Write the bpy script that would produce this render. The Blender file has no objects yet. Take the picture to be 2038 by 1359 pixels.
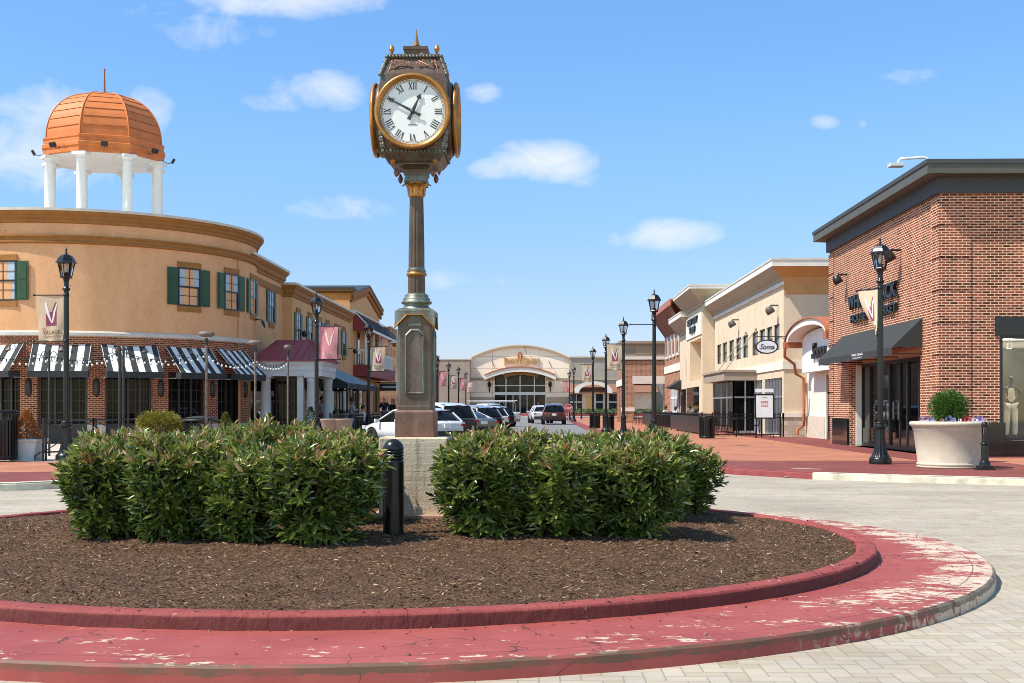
import bpy, math, random
from mathutils import Vector, Matrix
random.seed(7)
R = math.radians
PI = math.pi
scene = bpy.context.scene
COL = scene.collection
def V(*a): return Vector(a)

# ---------------------------------------------------------------- camera model (used to read positions off the survey of the place)
FPX, HZ, YAW, EYE = 2450.0, 811.0, math.atan(54 / 2450.0), 1.35
CA, SA = math.cos(YAW), math.sin(YAW)
def U(x, y, D):
    u = (x - 1019) / FPX * D
    return V(CA * u - SA * D, SA * u + CA * D, EYE - (y - HZ) / FPX * D)
def onX(x, y, X): return U(x, y, X / (CA * (x - 1019) / FPX - SA))
def onY(x, y, Y): return U(x, y, Y / (SA * (x - 1019) / FPX + CA))
def onZ(x, y, Z): return U(x, y, FPX * (EYE - Z) / (y - HZ))

# ---------------------------------------------------------------- mesh builder
class MB:
    def __init__(s):
        s.v, s.f, s.uv, s.sm, s.mi = [], [], [], [], []
        s.cur = 0
    def face(s, pts, uv=None, smooth=False):
        n = len(s.v)
        s.v.extend([Vector(p) for p in pts])
        s.f.append(list(range(n, n + len(pts))))
        if uv is None:
            p0, p1, p2 = Vector(pts[0]), Vector(pts[1]), Vector(pts[2])
            nn = (p1 - p0).cross(p2 - p0)
            if nn.length < 1e-12 and len(pts) > 3: nn = (p2 - p0).cross(Vector(pts[3]) - p0)
            if nn.length > 1e-12: nn.normalize()
            if abs(nn.z) > .8: uv = [(p[0], p[1]) for p in pts]
            else:
                t = V(-nn.y, nn.x, 0)
                if t.length < 1e-9: t = V(1, 0, 0)
                t.normalize()
                uv = [(p[0] * t.x + p[1] * t.y, p[2]) for p in pts]
        s.uv.append(uv); s.sm.append(smooth); s.mi.append(s.cur)
    def grid(s, rows, uvs=None, closed=False, smooth=True):
        """rows: list of equally long point rows, shared vertices"""
        n = len(s.v); m = len(rows[0])
        for r in rows: s.v.extend([Vector(p) for p in r])
        for i in range(len(rows) - 1):
            for j in range(m if closed else m - 1):
                k = (j + 1) % m
                s.f.append([n + i * m + j, n + i * m + k, n + (i + 1) * m + k, n + (i + 1) * m + j])
                if uvs:
                    s.uv.append([uvs[i][j], uvs[i][j + 1], uvs[i + 1][j + 1], uvs[i + 1][j]])
                else: s.uv.append([(j, i), (j + 1, i), (j + 1, i + 1), (j, i + 1)])
                s.sm.append(smooth); s.mi.append(s.cur)
    def box(s, x0, x1, y0, y1, z0, z1):
        s.obox(V(0, 0, 0), V(1, 0, 0), V(0, 1, 0), V(0, 0, 1), x0, x1, y0, y1, z0, z1)
    def obox(s, o, u, v, w, a0, a1, b0, b1, c0, c1):
        P = lambda a, b, c: o + u * a + v * b + w * c
        q = [P(a, b, c) for c in (c0, c1) for b in (b0, b1) for a in (a0, a1)]
        fl = [(0, 2, 3, 1), (4, 5, 7, 6), (0, 1, 5, 4), (2, 6, 7, 3), (0, 4, 6, 2), (1, 3, 7, 5)]
        if u.cross(v).dot(w) < 0: fl = [tuple(reversed(t)) for t in fl]
        for t in fl: s.face([q[i] for i in t])
    def cbox(s, c, sx, sy, sz, rz=0):
        u, v = V(math.cos(rz), math.sin(rz), 0), V(-math.sin(rz), math.cos(rz), 0)
        s.obox(Vector(c), u, v, V(0, 0, 1), -sx / 2, sx / 2, -sy / 2, sy / 2, 0, sz)
    def lathe(s, prof, c=(0, 0, 0), seg=24, smooth=True, a0=0, a1=2 * PI, axis=None, cap=True):
        """prof: (radius, height) pairs; axis: optional (u, v, w) frame"""
        c = Vector(c); u, v, w = axis or (V(1, 0, 0), V(0, 1, 0), V(0, 0, 1))
        full = abs(a1 - a0 - 2 * PI) < 1e-6
        rows, uvs = [], []; d = 0; lp = None
        rm = max(p[0] for p in prof)
        for r, h in prof:
            if lp: d += math.hypot(r - lp[0], h - lp[1])
            lp = (r, h)
            row = []
            n = seg if full else seg + 1
            for i in range(n):
                a = a0 + (a1 - a0) * i / seg
                row.append(c + u * (r * math.cos(a)) + v * (r * math.sin(a)) + w * h)
            rows.append(row); uvs.append([((a0 + (a1 - a0) * i / seg) * rm, d) for i in range(seg + 2)])
        s.grid(rows, uvs, closed=full, smooth=smooth)
        if full and cap:
            if prof[0][0] > 1e-4: s.face(list(reversed(rows[0])))
            if prof[-1][0] > 1e-4: s.face(rows[-1])
    def tube(s, pts, r, seg=8, smooth=True, cap=True):
        pts = [Vector(p) for p in pts]; n = len(pts)
        rs = r if isinstance(r, (list, tuple)) else [r] * n
        rows, uvs = [], []; d = 0; up0 = None
        for i, p in enumerate(pts):
            t = (pts[min(i + 1, n - 1)] - pts[max(i - 1, 0)])
            if t.length < 1e-9: t = V(0, 0, 1)
            t.normalize()
            if up0 is None: up0 = V(0, 0, 1) if abs(t.z) < .9 else V(1, 0, 0)
            a = (up0 - t * up0.dot(t))
            if a.length < 1e-6: a = V(1, 0, 0) - t * t.x
            a.normalize(); up0 = a; b = t.cross(a)
            if i: d += (p - pts[i - 1]).length
            rows.append([p + (a * math.cos(2 * PI * k / seg) + b * math.sin(2 * PI * k / seg)) * rs[i] for k in range(seg)])
            uvs.append([(k * rs[i] * 2 * PI / seg, d) for k in range(seg + 1)])
        s.grid(rows, uvs, closed=True, smooth=smooth)
        if cap: s.face(list(reversed(rows[0]))); s.face(rows[-1])
    def prism(s, poly, o, u, v, w, d0, d1, smooth=False):
        """poly in (u, v), extruded along w"""
        a = [o + u * p[0] + v * p[1] + w * d0 for p in poly]; b = [o + u * p[0] + v * p[1] + w * d1 for p in poly]
        area = sum(poly[i][0] * poly[(i + 1) % len(poly)][1] - poly[(i + 1) % len(poly)][0] * poly[i][1] for i in range(len(poly)))
        flip = (area * u.cross(v).dot(w) * (d1 - d0)) < 0
        fa, fb = list(reversed(a)), list(b)
        if flip: fa, fb = list(a), list(reversed(b))
        s.face(fa); s.face(fb)
        n = len(poly)
        for i in range(n):
            q = [a[i], a[(i + 1) % n], b[(i + 1) % n], b[i]]
            s.face(list(reversed(q)) if flip else q, smooth=smooth)
    def ball(s, c, r, seg=12, rings=8, sz=1.0):
        s.lathe([(max(r * math.sin(PI * i / rings), 1e-5), -r * sz * math.cos(PI * i / rings)) for i in range(rings + 1)], c, seg, cap=False)
    def build(s, name, mat, parent=None, loc=None, label=None):
        me = bpy.data.meshes.new(name)
        sh = V(0, 0, 0)
        p = parent
        while p is not None: sh += p.location; p = p.parent
        if loc is not None: sh += Vector(loc)
        me.from_pydata([tuple(q - sh) for q in s.v], [], s.f)
        me.update()
        ul = me.uv_layers.new(name='UVMap')
        flat = []
        for u in s.uv:
            for a in u: flat.append(a[0]); flat.append(a[1])
        ul.data.foreach_set('uv', flat)
        me.polygons.foreach_set('use_smooth', s.sm)
        for m in (mat if isinstance(mat, (list, tuple)) else [mat]): me.materials.append(m)
        me.polygons.foreach_set('material_index', s.mi)
        o = bpy.data.objects.new(name, me); COL.objects.link(o)
        if parent is not None: o.parent = parent
        if loc is not None: o.location = loc
        if label: o['label'] = label
        return o

def tag(o, label=None, cat=None, group=None, kind=None):
    if label: o['label'] = label
    if cat: o['category'] = cat
    if group: o['group'] = group
    if kind: o['kind'] = kind
    return o
def thing(name, label, cat, loc=(0, 0, 0), group=None):
    o = bpy.data.objects.new(name, None); COL.objects.link(o); o.location = loc; o.empty_display_size = .2
    return tag(o, label, cat, group)
def structure(mb, name, mat, label=None, cat=None):
    return tag(mb.build(name, mat), label, cat, kind='structure')
def kids(o): return list(o.children)
def dup(src, loc, rz=0.0, scale=None, label=None, group=None, parent=None):
    c = src.copy(); COL.objects.link(c)
    if parent is not None: c.parent = parent
    else:
        c.location = loc; c.rotation_euler = (0, 0, rz)
        if scale: c.scale = scale if isinstance(scale, (tuple, list)) else (scale,) * 3
    if label: c['label'] = label
    if group: c['group'] = group
    for ch in src.children: dup(ch, None, parent=c)
    return c

class F:
    """a wall frame: origin o, horizontal u, outward n, up z"""
    def __init__(s, o, u, n): s.o, s.u, s.n, s.z = Vector(o), Vector(u).normalized(), Vector(n).normalized(), V(0, 0, 1)
    def p(s, a, b, c=0): return s.o + s.u * a + s.z * b + s.n * c
    def box(s, mb, a0, a1, b0, b1, c0, c1): mb.obox(s.o, s.u, s.z, s.n, a0, a1, b0, b1, c0, c1)
    def quad(s, mb, a0, a1, b0, b1, c=0):
        q = [s.p(a0, b0, c), s.p(a1, b0, c), s.p(a1, b1, c), s.p(a0, b1, c)]
        if s.u.cross(s.z).dot(s.n) < 0: q.reverse()
        mb.face(q)
    def ab(s, P): d = P - s.o; return d.dot(s.u), d.z
def holewall(mb, fr, a0, a1, b0, b1, holes, depth=.2, c=0.0):
    As = sorted(set([a0, a1] + [h[0] for h in holes] + [h[1] for h in holes])); Bs = sorted(set([b0, b1] + [h[2] for h in holes] + [h[3] for h in holes]))
    ins = lambda a, b: any(h[0] < a < h[1] and h[2] < b < h[3] for h in holes)
    for i in range(len(As) - 1):
        for j in range(len(Bs) - 1):
            if As[i] < a0 or As[i + 1] > a1 or Bs[j] < b0 or Bs[j + 1] > b1: continue
            if not ins((As[i] + As[i + 1]) / 2, (Bs[j] + Bs[j + 1]) / 2): fr.quad(mb, As[i], As[i + 1], Bs[j], Bs[j + 1], c)
    flip = fr.u.cross(fr.z).dot(fr.n) < 0
    for h in holes:
        c0, c1 = c, c - depth
        qs = [[fr.p(h[0], h[2], c0), fr.p(h[0], h[2], c1), fr.p(h[0], h[3], c1), fr.p(h[0], h[3], c0)],
              [fr.p(h[1], h[3], c0), fr.p(h[1], h[3], c1), fr.p(h[1], h[2], c1), fr.p(h[1], h[2], c0)],
              [fr.p(h[0], h[3], c0), fr.p(h[0], h[3], c1), fr.p(h[1], h[3], c1), fr.p(h[1], h[3], c0)],
              [fr.p(h[1], h[2], c0), fr.p(h[1], h[2], c1), fr.p(h[0], h[2], c1), fr.p(h[0], h[2], c0)]]
        for q in qs: mb.face(q if not flip else list(reversed(q)))

# ---------------------------------------------------------------- materials
class NT:
    def __init__(s, name):
        s.m = bpy.data.materials.new(name); s.m.use_nodes = True
        s.t = s.m.node_tree; s.b = s.t.nodes['Principled BSDF']; s.out = s.t.nodes['Material Output']
    def n(s, kind, **kw):
        d = s.t.nodes.new('ShaderNode' + kind)
        for k, v in kw.items():
            if k in d.inputs.keys() if isinstance(k, str) else False: d.inputs[k].default_value = v
            else: setattr(d, k, v)
        return d
    def l(s, a, b): s.t.links.new(a, b)
    def coord(s, kind='Object', scale=None, rot=None):
        tc = s.n('TexCoord'); o = tc.outputs[kind]
        if scale or rot:
            mp = s.n('Mapping')
            if scale: mp.inputs['Scale'].default_value = scale if isinstance(scale, tuple) else (scale,) * 3
            if rot: mp.inputs['Rotation'].default_value = rot
            s.l(o, mp.inputs['Vector']); o = mp.outputs['Vector']
        return o
    def noise(s, vec, scale=5, detail=4, rough=.55, dist=0):
        d = s.n('TexNoise'); d.inputs['Scale'].default_value = scale; d.inputs['Detail'].default_value = detail
        d.inputs['Roughness'].default_value = rough; d.inputs['Distortion'].default_value = dist
        if vec is not None: s.l(vec, d.inputs['Vector'])
        return d.outputs['Fac']
    def ramp(s, fac, stops, interp='LINEAR'):
        d = s.n('ValToRGB'); e = d.color_ramp.elements; d.color_ramp.interpolation = interp
        while len(e) < len(stops): e.new(.5)
        for i, (p, c) in enumerate(stops):
            e[i].position = p; e[i].color = (c, c, c, 1) if not isinstance(c, tuple) else (c[0], c[1], c[2], 1)
        s.l(fac, d.inputs['Fac']); return d.outputs['Color']
    def mix(s, fac, a, b, mode='MIX'):
        d = s.n('Mix'); d.data_type = 'RGBA'; d.blend_type = mode
        for sock, val in ((d.inputs[0], fac), (d.inputs[6], a), (d.inputs[7], b)):
            if isinstance(val, (int, float)): sock.default_value = val if sock.type == 'VALUE' else (val, val, val, 1)
            elif isinstance(val, tuple): sock.default_value = (val[0], val[1], val[2], 1)
            else: s.l(val, sock)
        return d.outputs[2]
    def math(s, op, a, b=None, c=None):
        d = s.n('Math', operation=op)
        for i, v in enumerate((a, b, c)):
            if v is None: continue
            if isinstance(v, (int, float)): d.inputs[i].default_value = v
            else: s.l(v, d.inputs[i])
        return d.outputs[0]
    def bump(s, h, strength=.3, dist=.01, normal=None):
        d = s.n('Bump'); d.inputs['Strength'].default_value = strength; d.inputs['Distance'].default_value = dist
        s.l(h, d.inputs['Height'])
        if normal is not None: s.l(normal, d.inputs['Normal'])
        s.l(d.outputs['Normal'], s.b.inputs['Normal']); return d.outputs['Normal']
    def color(s, c):
        i = s.b.inputs['Base Color']
        if isinstance(c, tuple): i.default_value = (c[0], c[1], c[2], 1)
        else: s.l(c, i)
        return s
    def set(s, rough=None, metal=None, spec=None, **kw):
        if rough is not None: s.b.inputs['Roughness'].default_value = rough
        if metal is not None: s.b.inputs['Metallic'].default_value = metal
        if spec is not None: s.b.inputs['Specular IOR Level'].default_value = spec
        for k, v in kw.items(): s.b.inputs[k.replace('_', ' ')].default_value = v
        return s
def mul(c, k): return tuple(min(x * k, 1) for x in c)
def plain(name, c, rough=.6, metal=0, spec=.5, nscale=6, amt=.12, bump=0, bscale=60, streak=False, **kw):
    n = NT(name); n.set(rough, metal, spec, **kw)
    co = n.coord('Object', (1, 1, .12) if streak else None)
    f = n.noise(co, nscale, 6, .6)
    n.color(n.ramp(f, [(.28, mul(c, 1 - amt * 1.6)), (.5, c), (.75, mul(c, 1 + amt))]))
    if bump: n.bump(n.noise(n.coord('Object'), bscale, 3), bump, .01)
    return n.m
def brick(name, c1, c2, mortar, bw=.203, bh=.0677, ms=.0095, dark=.35, bump=.5, off=.5):
    n = NT(name); n.set(.85, 0, .2)
    uv = n.coord('UV')
    b = n.n('TexBrick'); n.l(uv, b.inputs['Vector'])
    b.inputs['Scale'].default_value = 1; b.inputs['Brick Width'].default_value = bw; b.inputs['Row Height'].default_value = bh
    b.inputs['Mortar Size'].default_value = ms; b.inputs['Mortar Smooth'].default_value = .1; b.offset = off
    b.inputs['Color1'].default_value = (*c1, 1); b.inputs['Color2'].default_value = (*c2, 1); b.inputs['Mortar'].default_value = (*mortar, 1)
    b.inputs['Bias'].default_value = -.1
    nz = n.noise(uv, 1.1, 5, .6)
    c = n.mix(.35, b.outputs['Color'], n.ramp(nz, [(.3, .55), (.7, 1.25)]), 'MULTIPLY')
    # odd dark bricks
    sx = n.n('TexBrick'); n.l(uv, sx.inputs['Vector'])
    for k in ('Scale', 'Brick Width', 'Row Height', 'Mortar Size'): sx.inputs[k].default_value = b.inputs[k].default_value
    sx.offset = off; sx.inputs['Color1'].default_value = (1, 1, 1, 1); sx.inputs['Color2'].default_value = (0, 0, 0, 1); sx.inputs['Mortar'].default_value = (1, 1, 1, 1)
    sx.inputs['Bias'].default_value = 0
    dk = n.ramp(sx.outputs['Color'], [(.0, dark), (.22, .8), (.5, 1.0)])
    c = n.mix(1.0, c, dk, 'MULTIPLY')
    n.color(c)
    n.bump(n.math('SUBTRACT', 1.0, b.outputs['Fac']), bump, .006)
    return n.m
def glass(name, tint=(.02, .025, .03), clear=.0, rough=.03, spec=.75):
    """window glass: a dark room behind a reflecting pane; clear > 0 lets the room show"""
    n = NT(name)
    if clear <= 0:
        n.color(n.ramp(n.noise(n.coord('Object'), .9, 3), [(.35, mul(tint, .5)), (.7, mul(tint, 1.8))])).set(rough, 0, spec)
        n.bump(n.noise(n.coord('Object'), 1.3, 2), .04, .05)
        return n.m
    tr = n.n('BsdfTransparent'); tr.inputs['Color'].default_value = (clear, clear, clear, 1)
    gl = n.n('BsdfGlossy'); gl.inputs['Roughness'].default_value = rough; gl.inputs['Color'].default_value = (.9, .95, 1, 1)
    fr = n.n('Fresnel'); fr.inputs['IOR'].default_value = 1.6
    mx = n.n('MixShader'); n.l(fr.outputs[0], mx.inputs[0]); n.l(tr.outputs[0], mx.inputs[1]); n.l(gl.outputs[0], mx.inputs[2])
    n.l(mx.outputs[0], n.out.inputs['Surface']); return n.m

m = {}
m['stucco'] = plain('tan_stucco', (.68, .37, .175), .9, spec=.2, nscale=1.2, amt=.10, bump=.25, bscale=90)
m['trim'] = plain('brown_trim', (.34, .150, .042), .8, spec=.25, nscale=3, amt=.12)
m['coping'] = plain('metal_coping', (.62, .56, .46), .5, nscale=4, amt=.1)
m['brick_left'] = brick('weathered_brick', (.27, .072, .038), (.17, .042, .026), (.56, .34, .2))
m['brick_right'] = brick('red_brick', (.285, .075, .038), (.155, .042, .024), (.78, .54, .36), ms=.0098)
m['stone'] = plain('pale_stone', (.60, .54, .46), .8, nscale=3, amt=.08, bump=.1)
m['white_paint'] = plain('white_paint', (.78, .78, .76), .5, nscale=3, amt=.05)
m['grey_white'] = plain('grey_white_paint', (.56, .57, .57), .55, nscale=3, amt=.06)
m['green'] = plain('green_paint', (.016, .066, .022), .45, nscale=3, amt=.2)
m['black'] = plain('black_paint', (.012, .013, .014), .38, nscale=8, amt=.3)
m['black_satin'] = plain('satin_black_metal', (.010, .010, .0105), .30, nscale=8, amt=.3, spec=.4)
m['bronze_dark'] = plain('dark_bronze_frame', (.028, .025, .021), .45, nscale=8, amt=.2)
m['interior'] = plain('dim_interior', (.05, .045, .04), .9, nscale=1.5, amt=.5)
m['interior_light'] = plain('shop_interior', (.34, .31, .26), .9, nscale=1.0, amt=.2)
m['blind'] = plain('window_blind', (.40, .50, .57), .3, nscale=.8, amt=.14, spec=.12)
m['glass'] = glass('dark_glass')
m['glass_grey'] = glass('grey_glass', (.10, .115, .12))
m['glass_clear'] = glass('shop_glass', clear=.86)
m['dome'] = plain('copper_orange_roof', (.62, .175, .036), .55, nscale=2, amt=.14)
m['dome_seam'] = plain('orange_roof_seam', (.34, .09, .02), .6)
m['charcoal'] = plain('charcoal_canvas', (.030, .032, .032), .85, nscale=2, amt=.12, bump=.1, bscale=200)
m['canvas_white'] = plain('white_canvas', (.76, .75, .72), .85, nscale=2, amt=.06)
m['red_metal'] = plain('red_metal_roof', (.33, .050, .055), .55, nscale=2, amt=.12)
m['red_panel'] = plain('red_panel', (.26, .035, .035), .6, nscale=2, amt=.12)
m['cream'] = plain('cream_stucco', (.68, .55, .39), .9, spec=.2, nscale=1.1, amt=.07, bump=.2, bscale=80)
m['cream_white'] = plain('warm_white_stucco', (.74, .69, .61), .85, spec=.2, nscale=1.5, amt=.05, bump=.15)
m['ochre'] = plain('ochre_stucco', (.56, .30, .115), .85, spec=.2, nscale=1.5, amt=.08)
m['taupe'] = plain('taupe_stucco', (.36, .29, .22), .9, spec=.2, nscale=1.2, amt=.08, bump=.15)
m['soffit'] = plain('olive_soffit', (.40, .33, .235), .9, nscale=1.5, amt=.06)
m['fascia_grey'] = plain('dark_grey_fascia', (.085, .082, .066), .6, nscale=3, amt=.08)
m['band_grey'] = plain('slate_band', (.045, .050, .052), .65, nscale=3, amt=.08)
m['copper'] = plain('copper_metal', (.42, .125, .045), .45, nscale=3, amt=.18)
m['steel'] = plain('brushed_aluminium', (.50, .52, .54), .35, .6, nscale=5, amt=.1)
m['marble'] = plain('polished_black_stone', (.010, .010, .011), .08, nscale=3, amt=.4)
m['planter'] = plain('planter_concrete', (.56, .48, .36), .85, nscale=7, amt=.07, bump=.12, bscale=120)
m['granite_block'] = plain('split_face_block', (.62, .52, .42), .9, nscale=8, amt=.12, bump=.4, bscale=30)
m['lamp_glass'] = glass('lamp_glass', clear=.82)
m['bulb'] = plain('frosted_bulb', (.8, .78, .72), .4)
m['rubber'] = plain('rubber', (.012, .012, .012), .8)
m['red_plastic'] = plain('red_lens', (.45, .012, .015), .25)
m['chrome'] = plain('chrome', (.6, .6, .6), .2, .9)
m['rust'] = plain('rusty_steel', (.16, .12, .095), .55, nscale=9, amt=.3)
m['roof_grey'] = plain('flat_roof', (.3, .29, .27), .9)
m['shingle'] = plain('black_shingle', (.02, .02, .022), .9, nscale=12, amt=.3)
m['skin_a'] = plain('fair_skin', (.52, .27, .18), .5); m['skin_b'] = plain('brown_skin', (.16, .075, .045), .5)
m['hair_dark'] = plain('dark_hair', (.015, .011, .009), .6); m['hair_red'] = plain('auburn_hair', (.13, .04, .02), .6)
m['glow'] = plain('white_bulb', (.85, .83, .78), .3)

def bronze(name, base, patina, amt, metal=.35, rough=.45, sc=7):
    n = NT(name); n.set(rough, metal, .5)
    co = n.coord('Object')
    f1 = n.noise(co, sc, 8, .65); f2 = n.noise(n.coord('Object', (1, 1, .18)), 9, 5, .6); f3 = n.noise(co, 85, 3, .7)
    c = n.mix(n.ramp(f1, [(.35, 0.), (.75, 1.)]), mul(base, .75), mul(base, 1.45))
    k = n.math('MULTIPLY', n.ramp(f2, [(.48, 0.), (.72, 1.)]), amt)
    c = n.mix(k, c, patina)
    c = n.mix(n.ramp(f3, [(.50, 0.), (.66, .6)]), c, mul(patina, .8))
    n.color(c); n.bump(f3, .12, .004); return n.m
m['bronze'] = bronze('patinated_bronze', (.115, .060, .038), (.15, .175, .135), .55)
m['verdigris'] = bronze('verdigris_bronze', (.12, .105, .08), (.31, .37, .30), .8)
m['bronze_red'] = bronze('red_brown_bronze', (.185, .085, .056), (.26, .21, .16), .5, sc=12)
m['gilt'] = bronze('gilded_trim', (.46, .205, .045), (.28, .15, .06), .5, .55, .35)
# ================================================================ light, sky, camera
SUN_AZ, SUN_EL = 67.0, 54.5            # degrees to the left of the viewer's back, height
sd = V(-math.sin(R(SUN_AZ)) * math.cos(R(SUN_EL)), -math.cos(R(SUN_AZ)) * math.cos(R(SUN_EL)), math.sin(R(SUN_EL)))
sl = bpy.data.lights.new('sun', 'SUN'); sl.energy = 5.0; sl.angle = R(.53); sl.color = (1, .95, .86)
so = bpy.data.objects.new('sun', sl); COL.objects.link(so); so.rotation_euler = sd.to_track_quat('Z', 'Y').to_euler(); so.location = (-30, -10, 40)
w = bpy.data.worlds.new('World'); scene.world = w; w.use_nodes = True
wt = w.node_tree; bg = wt.nodes['Background']
class WN(NT):
    def __init__(s, t): s.t = t
W = WN(wt)
sky = W.n('TexSky'); sky.sky_type = 'NISHITA'; sky.sun_disc = False; sky.sun_elevation = R(SUN_EL)
sky.sun_rotation = math.atan2(sd.x, sd.y) % (2 * PI); sky.air_density = 1.0; sky.dust_density = .05; sky.ozone_density = 3.5; sky.altitude = 0
bg.inputs['Strength'].default_value = .125
tc = W.n('TexCoord'); sp = W.n('SeparateXYZ'); W.l(tc.outputs['Generated'], sp.inputs[0])
yy = W.math('MAXIMUM', sp.outputs['Y'], .02)
px = W.math('DIVIDE', sp.outputs['X'], yy); pz = W.math('DIVIDE', sp.outputs['Z'], yy)
cv = W.n('CombineXYZ'); W.l(px, cv.inputs[0]); W.l(pz, cv.inputs[1])
mp = W.n('Mapping'); mp.inputs['Scale'].default_value = (1, 1.5, 1); W.l(cv.outputs[0], mp.inputs[0])
nz = W.noise(mp.outputs[0], 21, 12, .62, .6); nz2 = W.noise(mp.outputs[0], 5.5, 5, .6, .2)
tot = None
for x, y, a, b, k in [(575, -6, 215, 46, 1.1), (655, 182, 88, 48, .95), (572, 192, 66, 40, .5), (966, 187, 46, 26, .9), (1085, 322, 112, 46, 1.15), (985, 335, 62, 28, .8),
                   (655, 408, 112, 34, .85), (1335, 468, 112, 36, 1.05), (1240, 475, 60, 22, .6), (105, 225, 150, 72, .8), (285, 222, 62, 62, .9), (1640, 243, 40, 18, .8),
                   (20, 300, 160, 90, .7), (300, 20, 110, 26, .5), (1010, 556, 60, 22, .4), (1716, 246, 14, 12, .5), (100, 345, 210, 40, .55), (560, 205, 110, 30, .62), (880, 560, 120, 30, .52), (1290, 330, 60, 26, .45), (420, 60, 200, 50, .5), (1130, 350, 150, 26, .5), (700, 420, 170, 26, .55), (1850, 150, 200, 30, .42)]:
    d = U(x, y, 1.0) - V(0, 0, EYE)
    cx, cz = d.x / d.y, d.z / d.y
    q = W.math('POWER', W.math('DIVIDE', W.math('SUBTRACT', px, cx), a * 1.3 / FPX), 2.0); r = W.math('POWER', W.math('DIVIDE', W.math('SUBTRACT', pz, cz), b * 1.3 / FPX), 2.0)
    e = W.math('MULTIPLY', W.math('MAXIMUM', W.math('SUBTRACT', 1.0, W.math('ADD', q, r)), 0.0), k + .08)
    tot = e if tot is None else W.math('MAXIMUM', tot, e)
fb = W.math('ADD', W.math('MULTIPLY', nz, .62), W.math('MULTIPLY', nz2, .38)); fbn = W.math('MULTIPLY', W.math('SUBTRACT', fb, .30), 2.5)
dens = W.math('SUBTRACT', W.math('MULTIPLY', tot, 1.16), W.math('MULTIPLY', W.math('SUBTRACT', 1.0, fbn), 1.12))
gate = W.ramp(tot, [(0.0, 0.0), (.45, 1.0)], 'EASE')
mask = W.math('MULTIPLY', W.ramp(dens, [(.0, 0.0), (.42, .36), (1.0, .82)], 'LINEAR'), gate)
hs = W.n('HueSaturation'); hs.inputs['Saturation'].default_value = 1.16; hs.inputs['Value'].default_value = 1.0; W.l(sky.outputs[0], hs.inputs['Color'])
skyc = W.mix(1.0, hs.outputs['Color'], W.mix(W.ramp(sp.outputs['Y'], [(.35, 0.), (.62, 1.)]) if False else W.ramp(W.math('MULTIPLY_ADD', sp.outputs['Y'], .5, .5), [(.38, 0.), (.56, 1.)]), (2.1, 1.85, 1.5), W.ramp(sp.outputs['Z'], [(0., (.64, .64, .88)), (.08, (.86, .84, 1.02)), (.20, (1.18, 1.19, 1.22)), (.34, (1.34, 1.38, 1.42)), (.50, (2.3, 1.85, 1.45)), (1., (3.0, 2.25, 1.6))])), 'MULTIPLY')
W.l(W.mix(mask, skyc, (6.2, 6.4, 6.7)), bg.inputs['Color'])
cd = bpy.data.cameras.new('camera'); co_ = bpy.data.objects.new('camera', cd); COL.objects.link(co_)
co_.location = (0, 0, EYE); co_.rotation_euler = (PI / 2, 0, YAW); cd.sensor_width = 36; cd.lens = FPX / 2038 * 36
cd.shift_y = (HZ - 679.5) / 2038; cd.shift_x = 0; cd.clip_start = .1; cd.clip_end = 4000; scene.camera = co_
scene.view_settings.view_transform = 'Standard'; scene.view_settings.look = 'None'; scene.view_settings.exposure = .33; scene.view_settings.gamma = 1.0
scene.cycles.use_denoising = True; scene.cycles.filter_width = .95; scene.cycles.sample_clamp_indirect = 4.0; scene.cycles.max_bounces = 7; scene.cycles.diffuse_bounces = 3; scene.cycles.glossy_bounces = 3; scene.cycles.transparent_max_bounces = 12
scene.cycles.use_adaptive_sampling = True; scene.cycles.adaptive_threshold = .008

# ================================================================ ground
def sheet(name, poly, z, mat, label=None, cat='ground'):
    mb = MB(); mb.face([(x, y, z) for x, y in poly], uv=[(x, y) for x, y in poly]); return structure(mb, name, mat, label, cat)
n = NT('asphalt'); n.set(.92, 0, .2); co = n.coord('Object')
c = n.mix(n.ramp(n.noise(co, .35, 5, .6), [(.3, 0.), (.7, 1.)]), (.135, .135, .135), (.205, .20, .195))
c = n.mix(n.ramp(n.noise(co, 220, 2), [(.4, 0.), (.7, .6)]), c, (.30, .29, .28)); n.color(c); n.bump(n.noise(co, 180, 2), .3, .01); m['asphalt'] = n.m
# herringbone pavers, laid along the street
n = NT('herringbone_pavers'); n.set(.88, 0, .2); co = n.coord('Object', 1 / .105)
s_ = n.n('SeparateXYZ'); n.l(co, s_.inputs[0])
fx, fy = n.math('FLOOR', s_.outputs[0]), n.math('FLOOR', s_.outputs[1])
rx, ry = n.math('SUBTRACT', s_.outputs[0], fx), n.math('SUBTRACT', s_.outputs[1], fy)
k = n.math('FLOORED_MODULO', n.math('SUBTRACT', fx, fy), 4.0)
isk = lambda q: n.math('COMPARE', k, float(q), .1)
jw = .045
ed = []
for val, lt, q in ((rx, True, 1), (rx, False, 0), (ry, True, 2), (ry, False, 3)):
    hit = n.math('LESS_THAN', val, jw) if lt else n.math('GREATER_THAN', val, 1 - jw)
    ed.append(n.math('MULTIPLY', hit, n.math('SUBTRACT', 1.0, isk(q))))
joint = n.math('MAXIMUM', n.math('MAXIMUM', ed[0], ed[1]), n.math('MAXIMUM', ed[2], ed[3]))
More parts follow.
